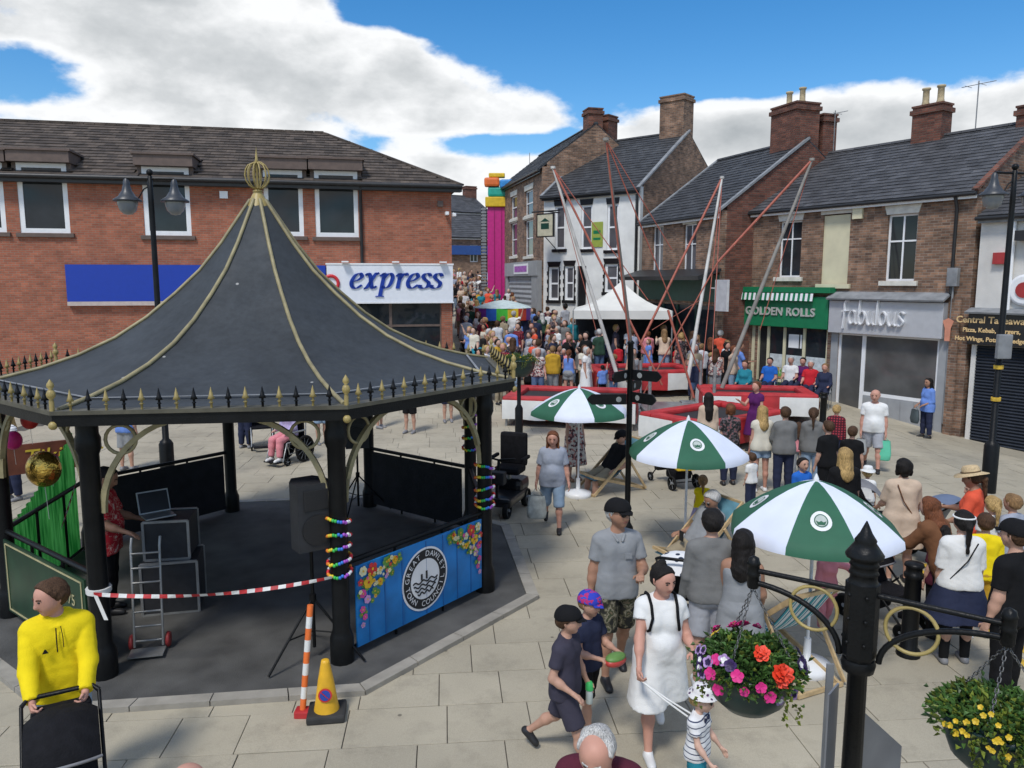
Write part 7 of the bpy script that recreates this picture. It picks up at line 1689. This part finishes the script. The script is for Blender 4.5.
bp = MB().bbox(*[v for q in range(3) for v in sorted((T(-.13, .15, 1.38)[q], T(.13, .29, .98)[q]))], .04).build('backpack', C_['black'], J['root'])
for sg in (-1, 1): MB().tube([T(sg*.115, .14, 1.36), T(sg*.120, .07, 1.475), T(sg*.118, -.02, 1.49), T(sg*.112, -.11, 1.43), T(sg*.110, -.155, 1.33), T(sg*.13, -.14, 1.22), T(sg*.15, .05, 1.10)], .013, 6).build('strap', C_['black'], bp)
p = J['hand1']; MB().bbox(p[0]-.035, p[0]+.035, p[1]-.06, p[1]-.045, p[2]-.02, p[2]+.11, .004).build('phone', M_BLACK, J['root'])
J = P(700, 692, .97, 52, 'toddler in striped top, patterned sun hat and dark sunglasses on reins', sex='m', skin='pale', hair=('short', 'blonde'), top=('tee', TSTRIPE, .55, .84), bottom=('shorts', C_['teal'], .8), shoes=SH_W, hat=('bucket', HATDOT), glasses=True, pose=dict(legs=((R(12), .04, R(6)), (R(-12), .04, R(16))), arms=((R(20), R(10), R(30), 0), (R(14), R(12), R(26), 0)), head=(R(10), R(6))))
T = J['T']; bow = MB(); a = T(0, -.10, 1.41)
for sg in (-1, 1): bow.prism([a, a+V3(sg*.035, 0, .02), a+V3(sg*.035, 0, -.02)], (0, -.012, 0))
bow.build('bow_tie', C_['navy'], J['root'])
hp_ = world(JW, JW['hand0']); tb = world(J, T(0, .10, 1.36)); rn = thing('reins', 'white child reins from the woman in white to the toddler', 'reins', (tb.x, tb.y, 0)); o = Vector((tb.x, tb.y, 0))
for off in (-.03, .03): MB().tube([hp_-o, (hp_.lerp(tb, .5)+Vector((off*.5, 0, -.01)))-o, tb+Vector((off, 0, 0))-o], .008, 5).build('strap', M_WVINYL, rn)
J = P(612, 722, 1.72, -8, loc=Vector((.50, 4.05, 0)), label='old man with thinning grey hair and maroon jumper at the bottom edge', sex='m', skin='pink', hair=('balding', 'grey'), top=('jumper', C_['maroon']), bottom=('trousers', C_['navy']), shoes=SH_B, vox=.011, fat=.02, pose=dict(head=(R(-14), R(26)), lean=R(26)))
J = P(186, 763, 1.70, 20, 'bald passer-by whose head only just shows at the bottom edge', sex='m', skin='pink', hair=('bald', 'grey'), top=('tee', C_['navy']), bottom=('trousers', C_['navy']), shoes=SH_B, vox=.014)
# --- middle ground
P(713, 508, 1.80, 176, 'man in grey sweatshirt and grey shorts seen from behind beside the spotted pushchair', sex='m', hair=('short', 'black'), top=('jumper', C_['mgrey'], 1.96, .88), bottom=('shorts', C_['lgrey'], .90), shoes=SH_W, fat=.010, pose=dict(arms=((R(2), R(9), R(14), 0), (R(2), R(9), R(14), 0))))
P(744, 529, 1.66, 158, 'woman with long dark hair and grey strappy dress seen from behind', sex='f', skin='tan', hair=('long', 'black'), top=('strap', C_['grey']), bottom=('dress', C_['grey'], .62, .05), shoes=SH_T, fat=.015, pose=dict(arms=((R(14), R(8), R(40), .1), (R(14), R(8), R(40), .1))))
J = P(553, 429, 1.64, -4, 'woman with long auburn hair, grey-blue t-shirt and denim shorts walking with a carrier bag', sex='f', skin='pink', hair=('verylong', 'auburn'), top=('tee', C_['tgrey'], .75, .80), bottom=('shorts', C_['jeans_l'], 1.12), shoes=SH_B, fat=.028, vox=.014, near=True, pose=dict(legs=((R(-14), .03, R(34)), (R(14), .03, R(6))), head=(R(-4), R(10)), arms=((R(-2), R(14), R(10), 0), (R(4), R(14), R(16), 0))))
bag(J, 0, .12, .30, .38, mat('clear_bag', (.52, .54, .50), .3, .35, 9), 'carrier_bag', 'pale carrier bag carried by the woman with auburn hair')
# seated in deckchairs
SIT = dict(seat=.40, lean=R(-32), legs=((R(72), .06, R(66)), (R(66), .08, R(58))), arms=((R(10), R(14), R(62), .2), (R(10), R(14), R(62), .2)), head=(0, R(16)))
loc = DC1.location; J = person('man in black t-shirt and black cap lounging in a deckchair facing left', Vector(loc)+Vector((-.02, -.02, 0)), R(-62), 1.74, 'm', 'fair', ('short', 'brown'), ('tee', C_['black']), ('shorts', C_['khaki'], .95), SH_B, ('cap', C_['black']), SIT, .017, .01, True)
loc = DC2.location; J = person('man in grey t-shirt lounging in a deckchair with his phone', Vector(loc)+Vector((-.02, -.02, 0)), R(-62), 1.76, 'm', 'tan', ('short', 'grey'), ('tee', C_['grey']), ('shorts', C_['khaki'], .95), SH_T, None, dict(SIT, arms=((R(30), R(8), R(60), .15), (R(30), R(8), R(60), .15)), head=(0, R(30))), .0145, .016, True, glasses=True)
p = (J['hand0']+J['hand1'])/2; MB().bbox(p[0]-.04, p[0]+.04, p[1]-.03, p[1]-.02, p[2]-.02, p[2]+.12, .004).build('phone', M_BLACK, J['root'])
p = G(574, 480); person('woman in patterned dress standing under the parasol by the trampolines', p, R(24), 1.62, 'f', 'fair', ('long', 'brown'), ('dress', FLORAL, .4), ('dress', FLORAL, .62, .06), SH_T, None, {}, .020)
P(829, 546, 1.0, 6, 'small girl in pink top and leggings with her arm out by the nearest parasol', sex='f', skin='pale', hair=('bob', 'fair'), top=('tee', C_['pink'], 1.9, .74), bottom=('leggings', C_['pink']), shoes=SH_W, pose=dict(arms=((R(10), R(12), R(30), 0), (R(10), R(74), R(6), 0)), legs=((R(6), .04, R(4)), (R(-8), .04, R(14)))))
# --- right
J = P(876, 388, 1.76, -24, 'man in white t-shirt and pale shorts carrying shopping bags', sex='m', skin='pink', hair=('bald', 'grey'), top=('tee', C_['white']), bottom=('shorts', C_['lgrey'], .92), shoes=SH_B, fat=.03, vox=.016, near=True, pose=dict(legs=((R(-12), .05, R(26)), (R(12), .05, R(6))), head=(R(-10), R(8))))
bag(J, 1, .05, .26, .42, mat('mint_bag', (.12, .55, .36), .4, .1), 'carrier_bag', 'mint green shopping bag carried by the man in white'); 
bag(J, 0, .05, .22, .34, mat('grey_bag', (.35, .36, .36), .4, .2), 'carrier_bag', 'greyish carrier bag carried by the man in white')
_l = headY(930, 371, 1.62); _l = Vector((_l.x*.925, _l.y*.925, 0)); _l.z = gz(_l.x, _l.y)
J = P(930, 371, 1.62, -84, 'woman in blue blouse and jeans standing by the silver shop window', sex='f', skin='tan', hair=('long', 'black'), top=('tee', C_['blue'], 1.5, .78), bottom=('jeans', C_['navy']), shoes=SH_B, fat=.022, vox=.017, near=True, loc=_l, pose=dict(arms=((R(-4), R(6), R(64), .1), (R(-4), R(6), R(70), .3)), head=(R(10), R(4))))
bag(J, 0, .08, .30, .36, mat('dark_tote', (.06, .08, .085), .7, .2), 'tote_bag', 'dark tote bag held by the woman in blue')
P(976, 468, 1.66, -128, 'woman in coral top and wide straw hat beside the lamp post', sex='f', skin='tan', hair=('pony', 'brown'), top=('tee', C_['orange'], .7, .84), bottom=('trousers', C_['black']), shoes=SH_B, hat=('straw', STRAW), fat=.016, pose=dict(arms=((R(34), R(12), R(50), 0), (R(20), R(10), R(50), 0)), head=(R(-10), R(14))))
J = P(905, 458, 1.68, 168, 'woman in short beige dress with dark hair seen from behind', sex='f', skin='fair', hair=('bob', 'black'), top=('dress', C_['beige'], .85), bottom=('dress', C_['beige'], .40, .06), shoes=SH_B, fat=.024, pose=dict(arms=((R(14), R(10), R(30), 0), (R(20), R(10), R(40), 0))))
T = J['T']; MB().tube([T(.10, .13, 1.42), T(.02, .16, 1.2), T(-.17, .12, .92)], .008, 5).bbox(*[v for q in range(3) for v in sorted((T(-.24, .06, .92)[q], T(-.17, .18, .72)[q]))], .02).build('shoulder_bag', C_['brown'], J['root'])
def PP(px, py, h, rz, label, top, bottom, hair, sex='f', skin='fair', shoes=SH_B, **k): return P(px, py, h, rz, label, sex=sex, skin=skin, hair=hair, top=top, bottom=bottom, shoes=shoes, **k)
PP(846, 447, 1.66, 178, 'blonde woman in black top seen from behind above the nearest parasol', ('tee', C_['black'], .9), ('jeans', C_['black']), ('long', 'blonde'), fat=.016)
PP(837, 405, 1.40, 150, 'fair-haired child in red checked shirt among the onlookers', ('jumper', PLAID), ('jeans', C_['navy']), ('short', 'blonde'), 'm')
PP(853, 426, 1.45, 150, 'boy in dark grey t-shirt beside the blonde woman in black', ('tee', C_['black']), ('shorts', C_['navy']), ('short', 'brown'), 'm')
PP(763, 405, 1.66, 184, 'woman with long blonde hair, white top and denim shorts seen from behind', ('tee', C_['cream'], .3), ('shorts', C_['jeans_l'], .5), ('long', 'blonde'), skin='pink', shoes=SH_W, fat=.012)
PP(786, 406, 1.68, 176, 'person in grey jumper and dark jeans seen from behind by the trampoline', ('jumper', C_['mgrey'], 1.95, .84), ('jeans', C_['navy']), ('short', 'brown'), fat=.016, pose=dict(arms=((R(20), R(10), R(70), .2), (R(20), R(10), R(70), .2))))
PP(814, 407, 1.64, 160, 'woman in grey hoodie and pale jeans next to the black bollard', ('hoodie', C_['mgrey'], 1.95, .86), ('jeans', C_['jeans_l']), ('pony', 'brown'))
PP(799, 424, 1.10, 170, 'small child in pink between the two grey-clothed onlookers', ('tee', C_['pink'], 1.5), ('leggings', C_['grey']), ('long', 'brown'), shoes=SH_W)
PP(829, 420, 1.58, 200, 'teenager in black top and black trousers behind the nearest parasol', ('tee', C_['black'], .8), ('trousers', C_['black']), ('short', 'brown'), 'm')
PP(803, 459, 1.25, 14, 'boy in blue and red jacket facing the camera above the nearest parasol', ('jumper', C_['rblue']), ('jeans', C_['navy']), ('short', 'black'), 'm', near=True)
PP(752, 455, .98, -150, 'toddler in white top and navy trousers beside the middle parasol', ('tee', C_['white'], .6), ('trousers', C_['navy']), ('short', 'brown'), 'm', shoes=SH_B)
PP(703, 478, 1.0, 170, 'small child in yellow top and pale blue skirt under the middle parasol', ('tee', C_['yellow'], .3), ('skirt', C_['lilac'], .45, .06), ('pony', 'fair'), shoes=SH_W)
PP(757, 381, 1.66, -58, 'woman in maroon dress standing against the right-hand trampoline', ('dress', C_['purple'], .35), ('dress', C_['purple'], .55, .05), ('short', 'auburn'), skin='pink', pose=dict(arms=((R(40), R(10), R(80), 0), (R(5), R(10), R(14), 0))))
PP(709, 392, 1.64, 176, 'woman in beige top with black ponytail watching the trampolines', ('jumper', C_['beige']), ('leggings', C_['black']), ('verylong', 'black'))
PP(731, 403, 1.62, 182, 'person in dark patterned top with brown hair watching the trampolines', ('tee', pattern_mat('dark_print', 'blotch', [(0, (.02, .02, .02)), (.5, (.10, .09, .10)), (.6, (.25, .10, .10))], 22), .7), ('jeans', C_['navy']), ('bob', 'auburn'))
# --- lower right
J = PP(965, 510, 1.64, 172, 'woman in white top, navy skirt and white headband seen from behind', ('tee', C_['white'], .95, .90), ('skirt', C_['navy'], .42, .10), ('pony', 'black'), fat=.024, shoes=SH_G)
T = J['T']; Hd = J['head']; MB().tube([Hd(.106*math.cos(a), .108*math.sin(a)+.01, .06) for a in [2*math.pi*j/20 for j in range(20)]], .010, 6, closed=True).build('headband', C_['white'], J['root'])
MB().tube([T(-.12, .10, 1.42), T(.0, .165, 1.24), T(.15, .13, 1.02)], .007, 5).build('bag_strap', C_['black'], J['root'])
put('leggings', np_mesh('leggings', [field_mesh([([(hp, kn, .088, .062), (kn, an, .062, .046)], [], .03) for hp, kn, an, d2 in J['legs']], .016)], C_['black']), J['root'])
PP(1018, 520, 1.82, -150, 'man in black t-shirt, black trousers and cap at the right edge', ('tee', C_['black'], .7), ('trousers', C_['black']), ('short', 'brown'), 'm', hat=('cap', C_['black']), fat=.016)
PP(987, 514, 1.42, 165, 'boy in yellow t-shirt between the skirted woman and the man in black', ('tee', C_['yellow'], .7), ('shorts', C_['mustard']), ('short', 'brown'), 'm', shoes=SH_W)
PP(994, 497, 1.40, 175, 'fair-haired girl in white top behind the boy in yellow', ('tee', C_['white'], .5), ('shorts', C_['jeans_l']), ('pony', 'blonde'), shoes=SH_W)
PP(1014, 494, 1.45, -160, 'brown-haired boy in pale top at the right edge', ('tee', C_['tgrey']), ('shorts', C_['navy']), ('short', 'fair'), 'm')
PP(952, 497, 1.62, -150, 'woman with very long brown hair and long brown coat bending forward', ('coat', C_['brown'], 1.95, .45), ('trousers', C_['black']), ('verylong', 'auburn'), pose=dict(lean=R(24), arms=((R(40), R(8), R(30), 0), (R(40), R(8), R(30), 0))))
PP(974, 484, 1.30, -100, 'child in light blue top beside the woman in coral', ('tee', C_['blue']), ('shorts', C_['navy']), ('short', 'brown'), 'm')
PP(942, 528, 1.25, -170, 'child in maroon top beside the woman in the navy skirt', ('tee', C_['maroon']), ('leggings', C_['black']), ('bun', 'black'))
PP(868, 470, 1.0, 150, 'toddler in white hat next to the woman in beige', ('tee', C_['white']), ('shorts', C_['lgrey']), ('short', 'blonde'), 'm', hat=('sun', C_['white']))
# --- on and behind the bandstand
person('man in red patterned shirt behind the front left column of the bandstand', (-4.78, 8.75, .05), R(100), 1.78, 'm', 'tan', ('short', 'black'), ('tee', REDPRINT, .8, .74), ('trousers', C_['black']), SH_B, None, dict(arms=((R(20), R(12), R(50), 0), (R(20), R(12), R(50), 0)), head=(0, R(24))), .0155, .03, True)
SITC = dict(seat=.62, lean=R(-6), legs=((R(80), .05, R(74)), (R(80), .05, R(74))), arms=((R(16), R(10), R(60), .15), (R(16), R(10), R(60), .15)))
person('person in lilac top and pale pink trousers sitting in a wheelchair', WC[0]+Vector((0, 0, 0)), R(-28), 1.62, 'f', 'pale', ('short', 'grey'), ('jumper', C_['lilac']), ('trousers', C_['pink']), SH_W, None, SITC, .022, .02)
for px, py, rz, lb, tp, bt, hr, sx in ((128, 470, 170, 'person in blue top and grey shorts seen through the bandstand arch', ('tee', C_['blue']), ('shorts', C_['grey'], .95), ('short', 'grey'), 'm'), (322, 444, 30, 'person in green top and denim shorts beyond the bandstand', ('tee', C_['green']), ('shorts', C_['jeans_l']), ('short', 'brown'), 'm'), (410, 433, -20, 'person in black shorts beyond the right side of the bandstand', ('tee', C_['white']), ('shorts', C_['black']), ('long', 'brown'), 'f'), (448, 422, 10, 'person in dark clothes and grey shoes beyond the bandstand corner', ('tee', C_['navy']), ('shorts', C_['navy']), ('short', 'black'), 'm'), (246, 448, 160, 'person in dark blue behind the wheelchair', ('jumper', C_['navy']), ('trousers', C_['navy']), ('short', 'grey'), 'm'), (14, 500, -30, 'person in white and navy top at the left edge behind the foil curtain', ('tee', TSTRIPE), ('trousers', C_['navy']), ('long', 'blonde'), 'f'), (380, 428, 60, 'person in white shorts beyond the bandstand', ('tee', C_['red']), ('shorts', C_['white']), ('short', 'fair'), 'm')):
    p = G(px, py); person(lb, p, R(rz), 1.68, sx, 'fair', hr, tp, bt, SH_G, None, {}, .022)
# --- seated outside the roll shop
SITF = dict(seat=.55, lean=R(-4), legs=((R(82), .06, R(78)), (R(82), .06, R(78))), arms=((R(18), R(10), R(62), .15), (R(18), R(10), R(62), .15)), head=(0, R(8)))
ROW = [(745, 361, 'jumper', 'teal', 'brown', 'f', 'leftmost'), (770, 358, 'tee', 'rblue', 'black', 'm', ''), (791, 357, 'tee', 'white', 'grey', 'm', ''), (803, 358, 'jumper', 'purple', 'black', 'f', ''), (811, 361, 'tee', 'red', 'grey', 'm', ''), (825, 364, 'jumper', 'navy', 'fair', 'f', 'rightmost')]
first = True
for i, (px, py, tk, c, hc, sx, w_) in enumerate(ROW):
    cn = dict(teal='teal jumper', rblue='royal blue t-shirt', white='white t-shirt', purple='purple jumper', red='red t-shirt', navy='navy jumper')[c]
    loc = headY(px, py, 1.34); loc.z = gz(loc.x, loc.y); rz = R(-32)
    person('person in %s sitting outside the roll shop' % cn, loc, rz, 1.70, sx, 'pink', ('short', hc), (tk, C_[c]), ('jeans', C_['navy']), SH_B, None, SITF, .022, .012, group='people sitting outside the roll shop')
    o = CAFE if first else copy_tree(CAFE); first = False
    o.location = loc; o.rotation_euler.z = rz; tag(o, 'grey metal chair under the person in the %s' % cn)
def table(loc, label):
    r = thing('cafe_table', label, 'table', loc, 0, 'small tables outside the roll shop'); MB().lathe([(.34, .71), (.35, .725), (.34, .74)], 20).build('table_top', M_STEEL, r); MB().tube([(0, 0, .03), (0, 0, .71)], .03).build('stem', M_STEEL, r); MB().lathe([(.22, 0), (.22, .02), (.05, .04)], 16).build('foot', M_STEEL, r)
p = G(806, 398); table(p, 'small round metal table in front of the person in red')
# ================================================================== the crowd
def crowd():
    rr = random.Random(21); protos = []
    base = [('m', ('short', 'brown'), ('tee', C_['white']), ('jeans', C_['navy']), {}), ('f', ('long', 'brown'), ('tee', C_['white'], .5), ('jeans', C_['navy']), dict(arms=((R(20), R(10), R(80), .2), (R(6), R(10), R(20), 0)))), ('m', ('short', 'brown'), ('tee', C_['white']), ('shorts', C_['navy']), dict(legs=((R(14), .03, R(6)), (R(-14), .03, R(24))), arms=((R(-14), R(10), R(20), 0), (R(16), R(10), R(30), 0)))), ('f', ('pony', 'brown'), ('vest', C_['white']), ('shorts', C_['navy'], .5), dict(arms=((R(10), R(14), R(90), .4), (R(10), R(14), R(90), .4)))),
            ('m', ('bald', 'brown'), ('polo', C_['white']), ('shorts', C_['navy']), dict(arms=((R(24), R(10), R(70), .3), (R(24), R(10), R(70), .3)))), ('f', ('bob', 'brown'), ('dress', C_['white'], .4), ('dress', C_['white'], .6, .06), {}), ('m', ('short', 'brown'), ('hoodie', C_['white']), ('trousers', C_['navy']), {}), ('f', ('bun', 'brown'), ('tee', C_['white'], .7), ('leggings', C_['navy']), dict(arms=((R(30), R(12), R(70), 0), (R(2), R(8), R(10), 0))))]
    base += [('m', ('short', 'brown'), ('tee', C_['white']), ('jeans', C_['navy']), dict(arms=((R(120), R(16), R(40), 0), (R(10), R(10), R(20), 0)))), ('f', ('long', 'brown'), ('jumper', C_['white']), ('jeans', C_['navy']), dict(arms=((R(60), R(10), R(70), .1), (R(60), R(10), R(70), .1)), lean=R(8)))]
    C_.update(floral=FLORAL, stripe=TSTRIPE, plaid=PLAID, print=MATS['dark_print'])
    for sx, hr, tp, bt, ps in base:
        J = person('x', (0, 0, 0), 0, 1.70, sx, 'fair', hr, tp, bt, SH_B, None, ps, .024, rr.uniform(0, .02), group='people in the crowd'); protos.append(J['root'])
    tops = ['white', 'black', 'navy', 'grey', 'red', 'pink', 'mustard', 'dgreen', 'blue', 'cream', 'maroon', 'white', 'lgrey', 'teal', 'white', 'black', 'navy', 'black', 'slate', 'tgrey', 'khaki', 'mgrey', 'beige', 'orange', 'floral', 'stripe', 'plaid', 'print', 'print', 'stripe']
    words = dict(lgrey='light grey', tgrey='grey-blue', orange='coral', mustard='mustard yellow', dgreen='dark green', slate='dark slate', mgrey='mid grey', floral='flowery', stripe='striped', plaid='red checked', print='dark patterned'); bots = ['navy', 'black', 'jeans', 'jeans_l', 'khaki', 'grey', 'black']; hairs = ['brown', 'black', 'blonde', 'grey', 'auburn', 'fair']
    taken = []; avoid = [((1.75, 21.6), 2.0), ((4.2, 25.2), 1.9), ((4.75, 22.1), 1.5), ((7.0, 22.0), 1.7), ((5.0, 18.8), 2.0), ((-.6, 44), 1.4), ((-.35, 33), .6)]
    def ok(x, y, sp):
        if any(math.hypot(x-a[0], y-a[1]) < d for a, d in avoid): return False
        return all((x-q[0])**2+(y-q[1])**2 > sp*sp for q in taken)
    zones = [(48, lambda: (rr.uniform(-.9, 2.6), rr.uniform(23.2, 27.5)), .50, 'crowd behind the nearest trampoline'), (36, lambda: (rr.uniform(2.2, 6.4), rr.uniform(23.2, 28.4)), .48, 'crowd in front of the white marquee'), (52, lambda: (rr.uniform(-1.9, 2.4), rr.uniform(27.5, 34.5)), .55, 'crowd at the mouth of the street'), (34, lambda: (rr.uniform(-2.6, .2), rr.uniform(34.5, 43)), .6, 'crowd in the street by the ride tower'), (34, lambda: (rr.uniform(-4.4, -1.5), rr.uniform(43, 58)), .6, 'far crowd at the end of the street'), (9, lambda: (rr.uniform(5.4, 7.2), rr.uniform(23.4, 26.6)), .5, 'crowd beside the roll shop')]
    used = [False]*len(protos); seen = set()
    WH = ('behind the nearest trampoline', 'before the white marquee', 'at the street mouth', 'by the ride tower', 'far up the street', 'beside the roll shop')
    for zi, (n, fn, sp, gname) in enumerate(zones):
        where = WH[zi]
        c = 0; tries = 0
        while c < n and tries < 4000:
            tries += 1; x, y = fn()
            if not ok(x, y, sp): continue
            taken.append((x, y)); c += 1; k = rr.randrange(len(protos))
            if not used[k]: o = protos[k]; used[k] = True
            else: o = copy_tree(protos[k])
            
            for _ in range(60):
                tn, bn, hn = rr.choice(tops), rr.choice(bots), rr.choice(hairs)
                if (k == 4, k == 5, tn, bn if k != 5 else '', hn if k != 4 else '', zi) not in seen: break
            seen.add((k == 4, k == 5, tn, bn if k != 5 else '', hn if k != 4 else '', zi)); sc = rr.choice((.68, .82, .93, .97, 1.0, 1.03, 1.06)); o.location = (x, y, gz(x, y)); o.rotation_euler.z = rr.choice((R(180), R(180), 0, R(60), R(-60)))+rr.uniform(-.6, .6); o.scale = (sc, sc, sc)
            for ch in o.children:
                nm = ch.name.split('.')[0]
                m = C_[tn] if nm == 'top' else C_[bn] if nm in ('shorts', 'trousers') else (C_[tn] if nm == 'skirt' else HAIR[hn] if nm == 'hair' else SKIN[rr.choice(('fair', 'pink', 'tan', 'pale'))] if nm == 'body' else None)
                if m is not None: ch.material_slots[0].link = 'OBJECT'; ch.material_slots[0].material = m
            kd = 'child' if sc < .85 else 'person'; bw = 'pale denim' if bn == 'jeans_l' else 'denim' if bn == 'jeans' else bn; wt = words.get(tn, tn); who = kd+(' with %s hair' % hn if k != 4 else ' with shaven head')
            tag(o, '%s, %s %s, %s' % (who, wt, 'dress' if k == 5 else 'top and %s bottoms' % bw, where), None, gname)
    for k, p in enumerate(protos):
        if not used[k]:
            for ch in list(p.children): bpy.data.objects.remove(ch)
            bpy.data.objects.remove(p)
crowd()
def yellow_bag():
    p = G(673, 492); r = thing('shopping_bag', 'bright yellow printed shopping bag under the middle parasol', 'bag', (p.x+.22, p.y+.02, 0), R(10)); MB().bbox(-.19, .19, -.09, .09, .42, .80, .03).build('body', mat('bag_yellow', (.75, .48, .02), .5, .06), r); MB().box(-.12, .10, -.096, -.091, .55, .66).box(-.10, .06, -.096, -.091, .70, .74).build('print', M_RED, r)
    for x in (-.1, .1): MB().tube([(x, 0, .79), (x*.5, 0, .98)], .008, 5).build('handle', M_YELLOW, r)
    q = pram((p.x+.12, p.y+.55, 0), R(200), 'black pushchair with the yellow shopping bag hung on it', M_PRAM)
yellow_bag()
def planter():
    p = atY(519, 372, 19.0); r = basket(Vector((p.x, 19.0, 2.0)), .42, 'round planter of leafy red and green flowers behind the bandstand corner', 9, 1); MB().lathe([(.10, -2.0), (.10, -1.2), (.05, -1.1), (.05, -.40)], 12).build('post', M_IRON, r)
planter()
